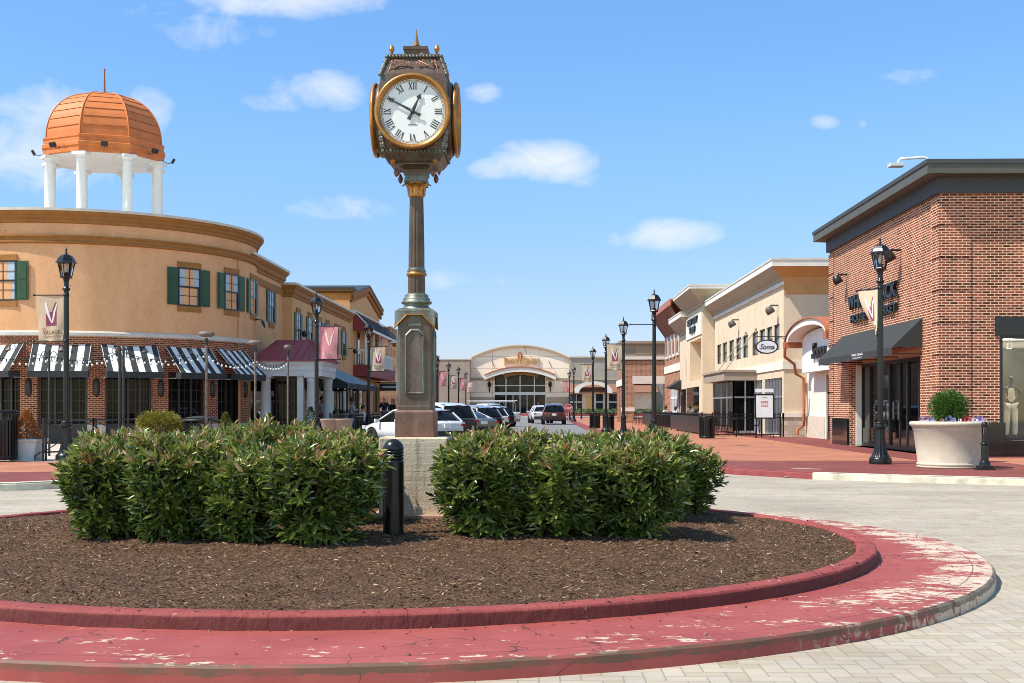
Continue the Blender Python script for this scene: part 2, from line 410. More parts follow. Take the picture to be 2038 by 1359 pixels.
# one tone per brick: cell of its first half
bx = n.math('SUBTRACT', fx, isk(1)); by = n.math('ADD', fy, isk(3))
cb = n.n('CombineXYZ'); n.l(bx, cb.inputs[0]); n.l(by, cb.inputs[1]); wn = n.n('TexWhiteNoise'); wn.noise_dimensions = '2D'; n.l(cb.outputs[0], wn.inputs['Vector'])
oc = n.coord('Object')
c = n.ramp(wn.outputs['Value'], [(0., (.41, .335, .245)), (.5, (.475, .395, .30)), (1., (.44, .38, .305))])
c = n.mix(.9, c, n.ramp(n.noise(oc, .45, 7, .66), [(.3, .72), (.68, 1.12)]), 'MULTIPLY')
c = n.mix(n.ramp(n.noise(oc, 2.3, 4, .6), [(.68, 0.), (.80, .35)]), c, (.16, .14, .115))
c = n.mix(.45, c, n.ramp(n.noise(n.coord('Object', (.25, 2.2, 1)), 1.0, 6, .6), [(.35, .74), (.65, 1.15)]), 'MULTIPLY')
c = n.mix(.5, c, n.ramp(n.noise(oc, 240, 2, .6), [(.35, .75), (.6, 1.1)]), 'MULTIPLY')
c = n.mix(n.math('MULTIPLY', joint, .55), c, (.20, .17, .135)); n.color(c)
n.bump(n.math('SUBTRACT', 1.0, joint), .6, .006); m['pavers'] = n.m
m['ground'] = plain('far_ground', (.22, .21, .19), .95, nscale=.2, amt=.15)
ICX, ICY = -1.587, 11.326
sheet('ground', [(-900, -60), (900, -60), (900, 2500), (-900, 2500)], -.012, m['ground'], 'pale ground reaching to the horizon round the whole place')
sheet('street', [(-6.75, 24), (3.0, 24), (3.0, 168), (-6.75, 168)], -.004, m['asphalt'], 'grey asphalt street running away between the shops', 'street')
sheet('far_street', [(-45, 150), (3.0, 150), (60, 150), (60, 172), (-45, 172)], -.008, m['asphalt'], 'asphalt cross street before the food court', 'street')
mb = MB(); rows = []
pl = [(-60, -20), (60, -20), (60, 16), (30, 17.5), (9, 24), (2.98, 31), (-6.7, 31), (-9, 24), (-30, 19), (-60, 19)]
mb.face([(x, y, 0) for x, y in pl]); structure(mb, 'plaza_road', m['pavers'], 'pale herringbone paver roadway circling the planted island', 'road')

# ---- painted pavements
def paving(name, c, joint, bw=.21, bh=.105):
    n = NT(name); n.set(.8, 0, .3); uv = n.coord('Object')
    b = n.n('TexBrick'); n.l(uv, b.inputs['Vector']); b.inputs['Scale'].default_value = 1; b.inputs['Brick Width'].default_value = bw; b.inputs['Row Height'].default_value = bh
    b.inputs['Mortar Size'].default_value = .006; b.inputs['Color1'].default_value = (*mul(c, .9), 1); b.inputs['Color2'].default_value = (*mul(c, 1.1), 1); b.inputs['Mortar'].default_value = (*joint, 1)
    k = n.mix(.7, b.outputs['Color'], n.ramp(n.noise(uv, .8, 7, .65), [(.28, .68), (.7, 1.22)]), 'MULTIPLY')
    k = n.mix(n.ramp(n.noise(n.coord('Object', (1.6, .8, 1)), 1.3, 8, .72), [(.66, 0.), (.72, .5)]), k, mul(c, 1.5))
    n.color(k); n.bump(n.noise(uv, 60, 3), .15, .01); return n.m
m['pave_orange'] = paving('orange_pavers', (.43, .165, .09), (.32, .14, .085))
m['pave_red'] = paving('red_stamped_paving', (.215, .055, .045), (.16, .04, .035), .42, .21)
m['kerb_cream'] = plain('weathered_cream_kerb', (.66, .58, .43), .85, nscale=2.5, amt=.3, bump=.2, bscale=50)
m['kerb_red'] = plain('red_kerb_paint', (.25, .045, .042), .75, nscale=4, amt=.25)
ZS = .125
def pavement(name, outline, kerbmats, label):
    """outline: polygon of the pavement; first len(kerbmats)+1 corners run along the kerb"""
    mb = MB(); mb.face([(x, y, ZS) for x, y in outline]); structure(mb, name, m['pave_red'], label, 'pavement')
    for mat in (m['kerb_cream'], m['kerb_red']):
        mb = MB()
        for i, km in enumerate(kerbmats):
            if km is not mat: continue
            a, b = V(*outline[i], 0), V(*outline[i + 1], 0)
            t = (b - a); L = t.length; t.normalize(); nn = V(-t.y, t.x, 0)
            ctr = V(sum(p[0] for p in outline) / len(outline), sum(p[1] for p in outline) / len(outline), 0)
            if (ctr - a).dot(nn) < 0: nn = -nn
            prof = [(-.02, -.02), (-.012, ZS - .025), (.012, ZS + .004), (.16, ZS + .006), (.16, -.02)]
            for q in range(len(prof) - 1):
                p, r = prof[q], prof[q + 1]
                f = [a + nn * p[0] + V(0, 0, p[1]), b + nn * p[0] + V(0, 0, p[1]), b + nn * r[0] + V(0, 0, r[1]), a + nn * r[0] + V(0, 0, r[1])]
                if (f[1] - f[0]).cross(f[2] - f[0]).dot(V(0, 0, 1) - nn) < 0: f.reverse()
                mb.face(f)
        if mb.f: structure(mb, 'kerb', mat, ('weathered cream kerb' if mat is m['kerb_cream'] else 'red painted kerb') + ' edging the ' + label, 'kerb')
K1, K2 = m['kerb_cream'], m['kerb_red']
rk = [(48, 9), (30, 14.6), (14, 19.55), (11, 20.45), (8.6, 21.35), (6.6, 22.35), (5.15, 23.3), (3.9, 24.9), (3.25, 27), (2.9, 30), (2.86, 165)]
pavement('pavement', rk + [(60, 165), (60, 9)], [K1] * 6 + [K2] * 4, 'red pavement before the brick store')
lk = [(-34, 17.4), (-16, 18.2), (-12, 18.6), (-9.6, 19.25), (-8.5, 19.85), (-7.5, 20.9), (-6.95, 22.6), (-6.7, 26), (-6.62, 30), (-6.6, 165)]
pavement('pavement', lk + [(-60, 165), (-60, 17.4)], [K1] * 7 + [K2] * 2, 'red pavement before the round restaurant')
sheet('pavement_panel', [(3.9, 28.4), (8.7, 28.4), (8.7, 150), (3.3, 150), (3.3, 40)], ZS + .004, m['pave_orange'], 'orange brick paving panel beside the brick store', 'paving')
sheet('pavement_panel', [(10.3, 26.0), (40, 18), (40, 23), (10.3, 30.1)], ZS + .004, m['pave_orange'], 'orange brick paving panel under the display window', 'paving')
sheet('pavement_panel', [(-9.2, 23.3), (-9.6, 27.4), (-24, 27.4), (-24, 21.2), (-13, 22.0)], ZS + .004, m['pave_orange'], 'orange brick paving panel before the round restaurant', 'paving')
sheet('pavement_panel', [(-9.9, 20.9), (-24, 20.0), (-24, 20.7), (-13, 21.4)], ZS + .004, m['pave_orange'], 'thin orange paving wedge near the cream kerb', 'paving')
sheet('pavement_panel', [(-7.2, 29), (-8.5, 29), (-8.5, 150), (-7.2, 150)], ZS + .004, m['pave_orange'], 'orange brick paving strip along the parked cars', 'paving')
m['pave_pale'] = plain('pale_paving', (.52, .44, .36), .9, nscale=2, amt=.12)
sheet('pavement_panel', [(-9.9, 27.6), (-9.5, 41), (-24, 41), (-24, 27.6)], ZS + .006, m['pave_pale'], 'pale terrace paving under the striped awnings', 'paving')
mb = MB(); mb.face([(4.7, 23.75, .016), (5.2, 23.45, .016), (5.6, 24.6, .129), (5.1, 25.0, .129)]); structure(mb, 'pavement_ramp', m['pave_pale'], 'small pale patch at the dropped kerb', 'ramp')
# parking lines
mb = MB()
for i in range(9):
    y = 40.5 + i * 6.4; mb.obox(V(-6.4, y + 2.6, .0), V(.63, -.78, 0), V(.78, .63, 0), V(0, 0, 1), 0, 5.4, -.05, .05, 0, .003)
structure(mb, 'parking_line', m['white_paint'], 'white slanted parking lines on the asphalt', 'road marking')
# far plaza rising to the food court
mb = MB(); mb.face([(-45, 171, .0), (60, 171, .0), (60, 171, .15), (-45, 171, .15)]); mb.face([(-45, 171, .15), (60, 171, .15), (60, 190, .55), (-45, 190, .55)]); mb.face([(-45, 190, .55), (60, 190, .55), (60, 240, .55), (-45, 240, .55)])
structure(mb, 'far_pavement', m['pave_red'], 'red pavement before the food court doors', 'pavement')
mb = MB(); mb.box(-45, 60, 170.75, 170.99, 0, .155); structure(mb, 'kerb', K1, 'cream kerb before the food court', 'kerb')

# ================================================================ the planted island
def ring(name, prof, mat, label, cat, jitter=.006, seg=220, splits=()):
    mb = MB(); rows, uvs = [], []; d = 0
    rnd = random.Random(3); jit = [rnd.uniform(-1, 1) for _ in range(seg)]
    jit = [(jit[i - 1] + 2 * jit[i] + jit[(i + 1) % seg]) / 4 for i in range(seg)]
    for q, (r, h) in enumerate(prof):
        if q: d += math.hypot(r - prof[q - 1][0], h - prof[q - 1][1])
        rows.append([V(ICX + (r + jitter * jit[(i * 3 + q) % seg]) * math.cos(2 * PI * i / seg), ICY + (r + jitter * jit[(i * 3 + q) % seg]) * math.sin(2 * PI * i / seg), h + (jitter * .5 * jit[(i * 7 + q * 5) % seg] if h > .03 else 0)) for i in range(seg)])
        uvs.append([(2 * PI * i / seg * 5, d) for i in range(seg + 1)])
    cut = [0] + list(splits) + [len(prof) - 1]
    for a, b in zip(cut[:-1], cut[1:]): mb.grid(rows[a:b + 1], uvs[a:b + 1], closed=True, smooth=True)
    return structure(mb, name, mat, label, cat)
# worn red paint over concrete
n = NT('worn_red_paint'); n.set(.62, 0, .35); oc = n.coord('Object'); sx = n.n('SeparateXYZ'); n.l(oc, sx.inputs[0])
dx, dy = n.math('SUBTRACT', sx.outputs[0], ICX), n.math('SUBTRACT', sx.outputs[1], ICY)
rr = n.math('SQRT', n.math('ADD', n.math('MULTIPLY', dx, dx), n.math('MULTIPLY', dy, dy)))
st = n.coord('Object', (1.0, 2.0, 1), (0, 0, R(-8)))
big = n.noise(st, 1.7, 9, .68, .25); fine = n.noise(st, 9, 8, .72, .2)
pat = n.math('ADD', n.math('MULTIPLY', big, .50), n.math('MULTIPLY', fine, .50))
right = n.n('MapRange'); right.interpolation_type = 'SMOOTHSTEP'; n.l(dx, right.inputs[0]); right.inputs[1].default_value = 2.2; right.inputs[2].default_value = 4.8
outer = n.n('MapRange'); outer.interpolation_type = 'SMOOTHSTEP'; n.l(rr, outer.inputs[0]); outer.inputs[1].default_value = 4.66; outer.inputs[2].default_value = 5.05
rim = n.n('MapRange'); n.l(rr, rim.inputs[0]); rim.inputs[1].default_value = 5.30; rim.inputs[2].default_value = 5.41
wear = n.math('ADD', n.math('MULTIPLY', n.math('MULTIPLY', right.outputs[0], outer.outputs[0]), .082), n.math('ADD', n.math('MULTIPLY', outer.outputs[0], .022), n.math('MULTIPLY', rim.outputs[0], .035)))
chip = n.ramp(n.math('ADD', pat, wear), [(.592, 0.), (.604, 1.)])
chip = n.math('MULTIPLY', chip, n.math('MAXIMUM', n.math('LESS_THAN', rr, 5.388), right.outputs[0]))
red = n.mix(n.ramp(n.noise(oc, 1.6, 6, .6), [(.3, 0.), (.7, 1.)]), (.27, .048, .040), (.37, .084, .070))
red = n.mix(n.ramp(n.noise(n.coord('Object', (1, 3, 1)), 5, 6, .7), [(.55, 0.), (.75, .35)]), red, (.46, .17, .15))
conc = n.ramp(n.noise(oc, 14, 5, .6), [(.3, (.50, .37, .26)), (.7, (.66, .53, .40))])
col = n.mix(chip, red, conc)
# concentric tool joint and hairline cracks
jl = n.math('LESS_THAN', n.math('ABSOLUTE', n.math('SUBTRACT', rr, 5.235)), .0045)
vo = n.n('TexVoronoi'); vo.feature = 'DISTANCE_TO_EDGE'; vo.inputs['Scale'].default_value = .62
wob = n.n('VectorMath'); wob.operation = 'ADD'; nzc = n.n('TexNoise'); nzc.inputs['Scale'].default_value = 2.5; n.l(oc, nzc.inputs['Vector']); n.l(oc, wob.inputs[0]); n.l(nzc.outputs['Color'], wob.inputs[1]); n.l(wob.outputs[0], vo.inputs['Vector'])
crk = n.math('MULTIPLY', n.math('LESS_THAN', vo.outputs['Distance'], .0032), .8)
moss = n.ramp(n.math('ADD', n.math('MULTIPLY', n.noise(n.coord('Object', (1, 1, 3)), 3, 7, .65), .5), n.math('MULTIPLY', n.math('GREATER_THAN', rr, 5.374), .3)), [(.44, 0.), (.56, .78)])
zlow = n.math('MULTIPLY', moss, n.math('MULTIPLY', n.math('GREATER_THAN', rr, 5.374), n.math('GREATER_THAN', n.math('ADD', sx.outputs[2], n.math('MULTIPLY', n.noise(n.coord('Object'), 9, 3), .05)), .078)))
col = n.mix(n.math('MAXIMUM', n.math('MULTIPLY', jl, .75), crk), col, (.10, .03, .025))
col = n.mix(zlow, col, (.095, .078, .045))
n.color(col); n.bump(n.math('ADD', n.math('MULTIPLY', chip, -.6), n.math('MULTIPLY', n.noise(oc, 45, 4), .25)), .35, .008); m['apron'] = n.m
n = NT('red_stone_kerb'); n.set(.68, 0, .3); oc = n.coord('Object')
col = n.mix(n.ramp(n.noise(oc, 2.2, 6, .6), [(.3, 0.), (.7, 1.)]), (.24, .040, .033), (.34, .074, .062))
col = n.mix(n.ramp(n.noise(n.coord('Object', (1, 1, 1)), 7, 9, .75), [(.635, 0.), (.66, .9)]), col, (.58, .40, .32))
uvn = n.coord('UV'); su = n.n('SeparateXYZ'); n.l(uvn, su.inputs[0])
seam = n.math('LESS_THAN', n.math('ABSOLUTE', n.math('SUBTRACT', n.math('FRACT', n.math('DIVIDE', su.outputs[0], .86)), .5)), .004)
col = n.mix(n.math('MULTIPLY', seam, .8), col, (.10, .025, .02)); face_shade = n.ramp(n.math('ADD', su.outputs[1], n.math('MULTIPLY', n.noise(oc, 11, 5, .7), .03)), [(.098, .42), (.128, 1.)])
col = n.mix(1.0, col, face_shade, 'MULTIPLY'); n.color(col)  # shade painted into the kerb's upright face, its edge broken by noise
n.bump(n.noise(n.coord('Object', (1, 1, .5), (0, .6, 0)), 14, 6, .65), .7, .025); m['island_kerb'] = n.m
ring('island_apron', [(5.405, -.01), (5.40, .04), (5.395, .086), (5.382, .100), (5.34, .1025), (5.2, .104), (5.0, .106), (4.7, .108), (4.50, .110)], m['apron'], 'worn red painted apron ringing the planted island', 'paving', splits=(2, 3))
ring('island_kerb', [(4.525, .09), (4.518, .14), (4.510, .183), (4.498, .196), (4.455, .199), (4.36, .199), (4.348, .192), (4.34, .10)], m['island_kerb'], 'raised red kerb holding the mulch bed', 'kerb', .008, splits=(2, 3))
def mulch_z(x, y):
    r = math.hypot(x - ICX, y - ICY); return .175 + .13 * max(0, 1 - (r / 4.34) ** 2)
n = NT('bark_mulch'); n.set(.95, 0, .15); oc = n.coord('Object')
v1 = n.n('TexVoronoi'); v1.inputs['Scale'].default_value = 46; v1.inputs['Randomness'].default_value = 1; n.l(n.coord('Object', (1, 2.2, 1)), v1.inputs['Vector'])
c = n.ramp(v1.outputs['Color'], [(0., (.045, .024, .014)), (.35, (.125, .064, .034)), (.75, (.215, .118, .066)), (1., (.36, .22, .13))])
c = n.mix(.6, c, n.ramp(n.noise(oc, 3.5, 6, .65), [(.3, .6), (.7, 1.2)]), 'MULTIPLY'); n.color(c)
n.bump(n.math('ADD', n.noise(oc, 60, 5, .7), v1.outputs['Distance']), .9, .03); m['mulch'] = n.m
mb = MB(); rows = []; seg = 160
rnd = random.Random(5)
for k in range(46):
    r = 4.355 * (1 - k / 45.0)
    rows.append([V(ICX + max(r, .001) * math.cos(2 * PI * i / seg), ICY + max(r, .001) * math.sin(2 * PI * i / seg), mulch_z(ICX + r * math.cos(2 * PI * i / seg), ICY + r * math.sin(2 * PI * i / seg)) + rnd.uniform(-.008, .012)) for i in range(seg)])
mb.grid(rows, closed=True); structure(mb, 'mulch_bed', m['mulch'], 'brown bark mulch filling the round island bed', 'mulch')
# loose bark chips over the bed
n = NT('bark_chips'); n.set(.9, 0, .2); gi = n.n('NewGeometry')
n.color(n.ramp(gi.outputs['Random Per Island'], [(0., (.030, .016, .010)), (.3, (.10, .052, .029)), (.65, (.185, .10, .056)), (.94, (.29, .17, .10)), (1., (.52, .38, .26))])); m['chips'] = n.m
mb = MB(); rnd = random.Random(11)
for i in range(26000):
    a = rnd.uniform(-PI, PI); r = 4.3 * math.sqrt(rnd.random())
    x, y = ICX + r * math.cos(a), ICY + r * math.sin(a)
    if y > ICY + 1.2 and rnd.random() < .75: continue
    if i < 700: r = rnd.uniform(4.3, 4.62) if i < 520 else rnd.uniform(4.55, 5.3); x, y = ICX + r * math.cos(a), ICY + r * math.sin(a)
    z = .198 + rnd.uniform(.001, .006) if 4.345 < math.hypot(x - ICX, y - ICY) < 4.5 else .108 + rnd.uniform(.002, .006) if math.hypot(x - ICX, y - ICY) >= 4.5 else mulch_z(x, y) + rnd.uniform(.002, .016)
    L, wd = rnd.uniform(.007, .024), rnd.uniform(.0025, .0065)
    t = rnd.uniform(0, 2 * PI); e = rnd.uniform(-.5, .5)
    u = V(math.cos(t) * math.cos(e), math.sin(t) * math.cos(e), math.sin(e)); s = u.cross(V(rnd.uniform(-.5, .5), rnd.uniform(-.5, .5), 1)).normalized(); nn = s.cross(u)
    c0 = V(x, y, z); p = [c0 - u * L - s * wd, c0 + u * L * .8 - s * wd * .6, c0 + u * L + s * wd, c0 - u * L * .7 + s * wd]
    top = c0 + nn * (wd * .9)
    n0 = len(mb.v); mb.v.extend(p + [top])
    for f in ((0, 1, 4), (1, 2, 4), (2, 3, 4), (3, 0, 4)):
        mb.f.append([n0 + q for q in f]); mb.uv.append([(0, 0)] * 3); mb.sm.append(False); mb.mi.append(0)
tag(mb.build('bark_chips', m['chips']), 'loose brown bark chips strewn over the island bed', 'mulch', kind='stuff')
# ================================================================ writing
def text_mesh(body, shear=0.0, bold=0.0, spacing=1.0):
    cu = bpy.data.curves.new('lettering', 'FONT'); cu.body = body; cu.size = 1; cu.shear = shear; cu.offset = bold; cu.space_character = spacing
    cu.extrude = .5; cu.resolution_u = 3
    o = bpy.data.objects.new('lettering', cu); COL.objects.link(o)
    dg = bpy.context.evaluated_depsgraph_get(); me = bpy.data.meshes.new_from_object(o.evaluated_get(dg))
    vs = [v.co.copy() for v in me.vertices]; fs = [list(p.vertices) for p in me.polygons]
    bpy.data.objects.remove(o); bpy.data.curves.remove(cu); bpy.data.meshes.remove(me)
    return vs, fs
def letters(mb, body, o, u, v, w, width=None, height=None, depth=.02, align='c', shear=0.0, bold=0.0, spacing=1.0, warp=None):
    """add raised lettering to a builder; o is the middle (or left) of the base line"""
    vs, fs = text_mesh(body, shear, bold, spacing)
    x0, x1 = min(p.x for p in vs), max(p.x for p in vs); y0, y1 = min(p.y for p in vs), max(p.y for p in vs)
    sx = (width / (x1 - x0)) if width else None; sy = (height / (y1 - y0)) if height else None
    sx = sx or sy; sy = sy or sx
    n0 = len(mb.v)
    for p in vs:
        a = (p.x - x0) * sx - ((x1 - x0) * sx / 2 if align == 'c' else 0); b = (p.y - y0) * sy; c = (p.z + .5) * depth
        if warp: a, b = warp(a, b)
        mb.v.append(o + u * a + v * b + w * c)
    flip = u.cross(v).dot(w) < 0
    for f in fs:
        q = [n0 + i for i in f]
        if flip: q.reverse()
        mb.f.append(q); mb.uv.append([(0, 0)] * len(f)); mb.sm.append(False); mb.mi.append(mb.cur)

# ================================================================ street clock on its plinth
CK = V(-1.185, 11.88, 0)
X3, Y3, Z3 = V(1, 0, 0), V(0, 1, 0), V(0, 0, 1)
def czz(y): return EYE + (HZ - y) / 206.8
def sq(h): return [(-h, -h), (h, -h), (h, h), (-h, h)]
def sqloft(mb, c, lv, ch=0.0):
    """square (optionally chamfered) loft: lv = [(half, z), ...]"""
    rows = []
    for h, z in lv:
        k = min(ch, h * .9)
        pts = [(-h + k, -h), (h - k, -h), (h, -h + k), (h, h - k), (h - k, h), (-h + k, h), (-h, h - k), (-h, -h + k)] if ch > 0 else sq(h)
        rows.append([V(c.x + p[0], c.y + p[1], z) for p in pts])
    for i in range(len(rows) - 1):
        nn = len(rows[0])
        for j in range(nn):
            mb.face([rows[i][j], rows[i][(j + 1) % nn], rows[i + 1][(j + 1) % nn], rows[i + 1][j]])
    mb.face(list(reversed(rows[0]))); mb.face(rows[-1])
n = NT('board_marked_concrete'); n.set(.85, 0, .25); oc = n.coord('Object')
c = n.mix(n.ramp(n.noise(n.coord('Object', (.6, .6, 14)), 2.2, 5, .6), [(.3, 0.), (.7, 1.)]), (.54, .42, .27), (.70, .57, .40))
c = n.mix(n.ramp(n.noise(n.coord('Object', (5, 5, .7)), 2.2, 6, .6), [(.56, 0.), (.68, .55)]), c, (.17, .12, .08))
c = n.mix(n.ramp(n.noise(oc, 55, 2, .5), [(.66, 0.), (.70, .7)]), c, (.10, .075, .05)); n.color(c)
n.bump(n.math('ADD', n.noise(n.coord('Object', (.4, .4, 16)), 2.2, 4), n.noise(oc, 55, 2)), .35, .01); m['plinth'] = n.m
mb = MB(); sqloft(mb, CK, [(.325, .2), (.325, 1.055), (.315, 1.068)], .012)
pl_ = tag(mb.build('concrete_plinth', m['plinth'], loc=(CK.x, CK.y, .25)), 'stained tan concrete plinth carrying the street clock', 'plinth')
mb = MB(); sqloft(mb, CK, [(.40, .2), (.40, .335), (.39, .345)], .01); mb.build('footing', plain('pinkish_footing', (.42, .24, .16), .9), pl_)

clock = thing('street_clock', 'tall bronze four dial street clock with gilt bezels on a concrete plinth', 'clock', (CK.x, CK.y, 1.07))
mb = MB(); sqloft(mb, CK, [(.186, 1.066), (.190, 1.075), (.190, 1.305), (.178, 1.325)], .012); mb.build('base_block', m['bronze_red'], clock)
mb = MB(); sqloft(mb, CK, [(.170, 1.322), (.170, 1.36), (.166, 1.37), (.166, 2.25)], .022); body = mb.build('pedestal', m['bronze'], clock)
def panel_poly(w, z0, z1, k): return [(-w, z0), (w, z0), (w, z1 - k), (w - k, z1), (-w + k, z1), (-w, z1 - k)]
faces4 = [(V(0, -1, 0), V(1, 0, 0)), (V(1, 0, 0), V(0, 1, 0)), (V(0, 1, 0), V(-1, 0, 0)), (V(-1, 0, 0), V(0, -1, 0))]
pan, fra, npl, leaf_ = MB(), MB(), MB(), MB()
for nn, uu in faces4:
    o = CK + nn * .166
    P = panel_poly(.072, 1.50, 2.07, .045); Q = panel_poly(.094, 1.475, 2.10, .055)
    pan.prism(P, o, uu, Z3, nn, -.012, .0015)
    k = len(P)
    for i in range(k):
        a, b, c2, d = P[i], P[(i + 1) % k], Q[(i + 1) % k], Q[i]
        f = lambda p, h: o + uu * p[0] + Z3 * p[1] + nn * h
        fra.face([f(a, .002), f(b, .002), f(((b[0] + c2[0]) / 2, (b[1] + c2[1]) / 2), .020), f(((a[0] + d[0]) / 2, (a[1] + d[1]) / 2), .020)])
        fra.face([f(((a[0] + d[0]) / 2, (a[1] + d[1]) / 2), .020), f(((b[0] + c2[0]) / 2, (b[1] + c2[1]) / 2), .020), f(c2, .008), f(d, .008)])
        fra.face([f(d, .008), f(c2, .008), f(c2, -.002), f(d, -.002)])
    npl.obox(o, uu, Z3, nn, -.062, .062, 2.125, 2.150, .0, .010)
pan.build('sunk_panel', bronze('brown_panel', (.13, .072, .05), (.24, .23, .19), .5, sc=9), body); fra.build('panel_frame', m['verdigris'], body)
letters(npl, 'ELECTRIC TIME', CK + V(0, -.176, 2.131), X3, Z3, V(0, -1, 0), .10, .012, .004); npl.build('nameplate', m['verdigris'], body)
# verdigris cap with pointed shield sides
cap = MB(); gl = MB()
for nn, uu in faces4:
    o = CK + nn * .178
    poly = [(-.19, 2.115), (-.19, 2.27), (.19, 2.27), (.19, 2.115), (.075, 2.235), (-.075, 2.235)]
    for tri in ([0, 1, 5], [1, 2, 4, 5], [2, 3, 4]):
        cap.face([o + uu * poly[i][0] + Z3 * poly[i][1] + nn * .012 for i in reversed(tri)])
    for i, j in ((3, 4), (4, 5), (5, 0)):
        a, b = o + uu * poly[i][0] + Z3 * poly[i][1] + nn * .010, o + uu * poly[j][0] + Z3 * poly[j][1] + nn * .010
        gl.tube([a, b], .009, 6)
sqloft(cap, CK, [(.166, 2.20), (.188, 2.262), (.192, 2.272), (.150, 2.30)], .02); cp_ = cap.build('pedestal_cap', m['verdigris'], clock); gl.build('cap_edge', m['gilt'], cp_)
mb = MB(); mb.lathe([(.150, 2.285), (.118, 2.33), (.116, 2.345), (.142, 2.35), (.150, 2.362), (.142, 2.376), (.128, 2.38), (.132, 2.395), (.124, 2.408), (.112, 2.412), (.118, 2.43), (.104, 2.442), (.090, 2.452)], CK, 8 * 4)
mb.build('column_base', m['verdigris'], clock)
def fluted(mb, lv, c, nf=12, depth=.13, seg=96):
    rows = []
    for r, z in lv:
        rows.append([c + V((r * (1 - depth * max(0, math.cos(nf * a)) ** .6)) * math.cos(a), (r * (1 - depth * max(0, math.cos(nf * a)) ** .6)) * math.sin(a), z) for a in [2 * PI * i / seg for i in range(seg)]])
    mb.grid(rows, closed=True); mb.face(list(reversed(rows[0]))); mb.face(rows[-1])
mb = MB(); fluted(mb, [(.084, 2.44), (.083, 2.63)], CK); mb.build('lower_drum', m['bronze'], clock)
mb = MB(); mb.lathe([(.084, 2.615), (.098, 2.625), (.100, 2.64), (.092, 2.652), (.086, 2.658)], CK, 32); mb.build('collar', m['gilt'], clock)
mb = MB(); mb.lathe([(.084, 2.655), (.092, 2.668), (.082, 2.685), (.080, 2.70)], CK, 32); mb.build('collar', m['verdigris'], clock)
mb = MB(); fluted(mb, [(.077, 2.695), (.076, 2.9), (.070, 3.2), (.066, 3.36), (.064, 3.385)], CK); mb.build('column_shaft', m['bronze'], clock)
mb = MB(); mb.lathe([(.064, 3.375), (.076, 3.385), (.078, 3.395), (.068, 3.405), (.066, 3.42), (.078, 3.46), (.098, 3.495), (.120, 3.505), (.12, 3.52), (.09, 3.52)], CK, 32); capi = mb.build('capital', m['gilt'], clock)
mb = MB()
for i in range(8):
    a = 2 * PI * i / 8 + PI / 8 * 0; d = V(math.cos(a), math.sin(a), 0); t = V(-d.y, d.x, 0)
    rows = []
    for q in range(7):
        s = q / 6; rr_ = .068 + .012 * s + .052 * s ** 3; zz = 3.395 + .115 * math.sin(s * 1.75) / math.sin(1.57) - (.018 if q == 6 else 0); ww = .022 * (1 - .5 * s * s) + .004
        c0 = CK + d * (rr_ + (.008)) + Z3 * zz
        rows.append([c0 - t * ww - d * .006, c0 - t * ww * .3 + d * .002, c0 + d * .009, c0 + t * ww * .3 + d * .002, c0 + t * ww - d * .006])
    mb.grid(rows)
mb.build('acanthus_leaves', m['gilt'], capi)
mb = MB(); sqloft(mb, CK, [(.105, 3.505), (.112, 3.515), (.108, 3.525), (.104, 3.575), (.112, 3.585), (.118, 3.60)], .006); mb.build('neck', m['verdigris'], clock)
L4 = .388
zc = 4.125
head = MB()
sqloft(head, CK, [(.112, 3.60), (.118, 3.63), (.150, 3.655), (.215, 3.662), (.215, 3.675), (.245, 3.69), (.285, 3.75), (.285, 3.79)], .004)
sqloft(head, CK, [(.285, 3.785), (.30, 3.83), (.325, 3.95), (.335, 4.12), (.325, 4.35), (.305, 4.50), (.250, 4.665), (.255, 4.69), (.24, 4.70)], .004)
for nn, uu in faces4:
    head.lathe([(.20, .20), (.352, .20), (.356, L4 - .05), (.34, L4 - .03)], CK + Z3 * zc, 56, axis=(uu, Z3, nn))
sqloft(head, CK, [(.13, 4.69), (.098, 4.705), (.112, 4.775), (.118, 4.782), (.118, 4.812), (.05, 4.82)], .002)
head.ball(CK + V(.075, -.16, 4.715), .036, 12, 6, .55)
hd = head.build('head_case', m['bronze'], clock)
mb = MB(); mb.lathe([(.0, 4.815), (.035, 4.82), (.022, 4.838), (.036, 4.848), (.026, 4.862), (.012, 4.93), (.002, 5.01)], CK, 4, smooth=False); mb.build('spire', m['gilt'], clock)
def acorn(mb, c, s=1.0, up=1):
    mb.lathe([(.001, -.045 * s), (.008 * s, -.035 * s), (.016 * s, -.018 * s), (.023 * s, 0), (.027 * s, .008 * s), (.022 * s, .013 * s), (.021 * s, .026 * s), (.012 * s, .042 * s), (.001, .052 * s)], c, 12, axis=(X3, Y3 * up, Z3 * up))
for sx_ in (-1, 1):
    for sy_ in (-1, 1):
        mb = MB(); acorn(mb, CK + V(.215 * sx_, .215 * sy_, 4.745), 1.05); mb.build('acorn_finial', m['gilt'], hd)
        mb = MB(); acorn(mb, CK + V(.175 * sx_, .175 * sy_, 3.60), 1.05, -1); mb.build('acorn_pendant', m['bronze_red'], hd)
        mb = MB(); acorn(mb, CK + V(.20 * sx_, .232 * sy_, 3.685), 1.1); mb.build('acorn_pendant', m['gilt'], hd)
rope, rope2 = MB(), MB(); m['scroll'] = bronze('copper_scroll', (.42, .20, .12), (.30, .22, .15), .4)
def spiral(mb, c, uu, vv, nn, s, flip, tail):
    pts = []
    for q in range(22):
        a = q / 21 * 2.4 * PI; r = s * (.25 + .75 * q / 21)
        pts.append(c + uu * (flip * r * math.cos(a)) + vv * (r * math.sin(a)) + nn * .006)
    pts.append(c + uu * (flip * tail[0]) + vv * tail[1] + nn * .006)
    mb.tube(pts, [.0055] * (len(pts) - 1) + [.003], 6); mb.ball(c + nn * .006, s * .3, 8, 5); mb.ball(pts[-1], .008, 8, 5)
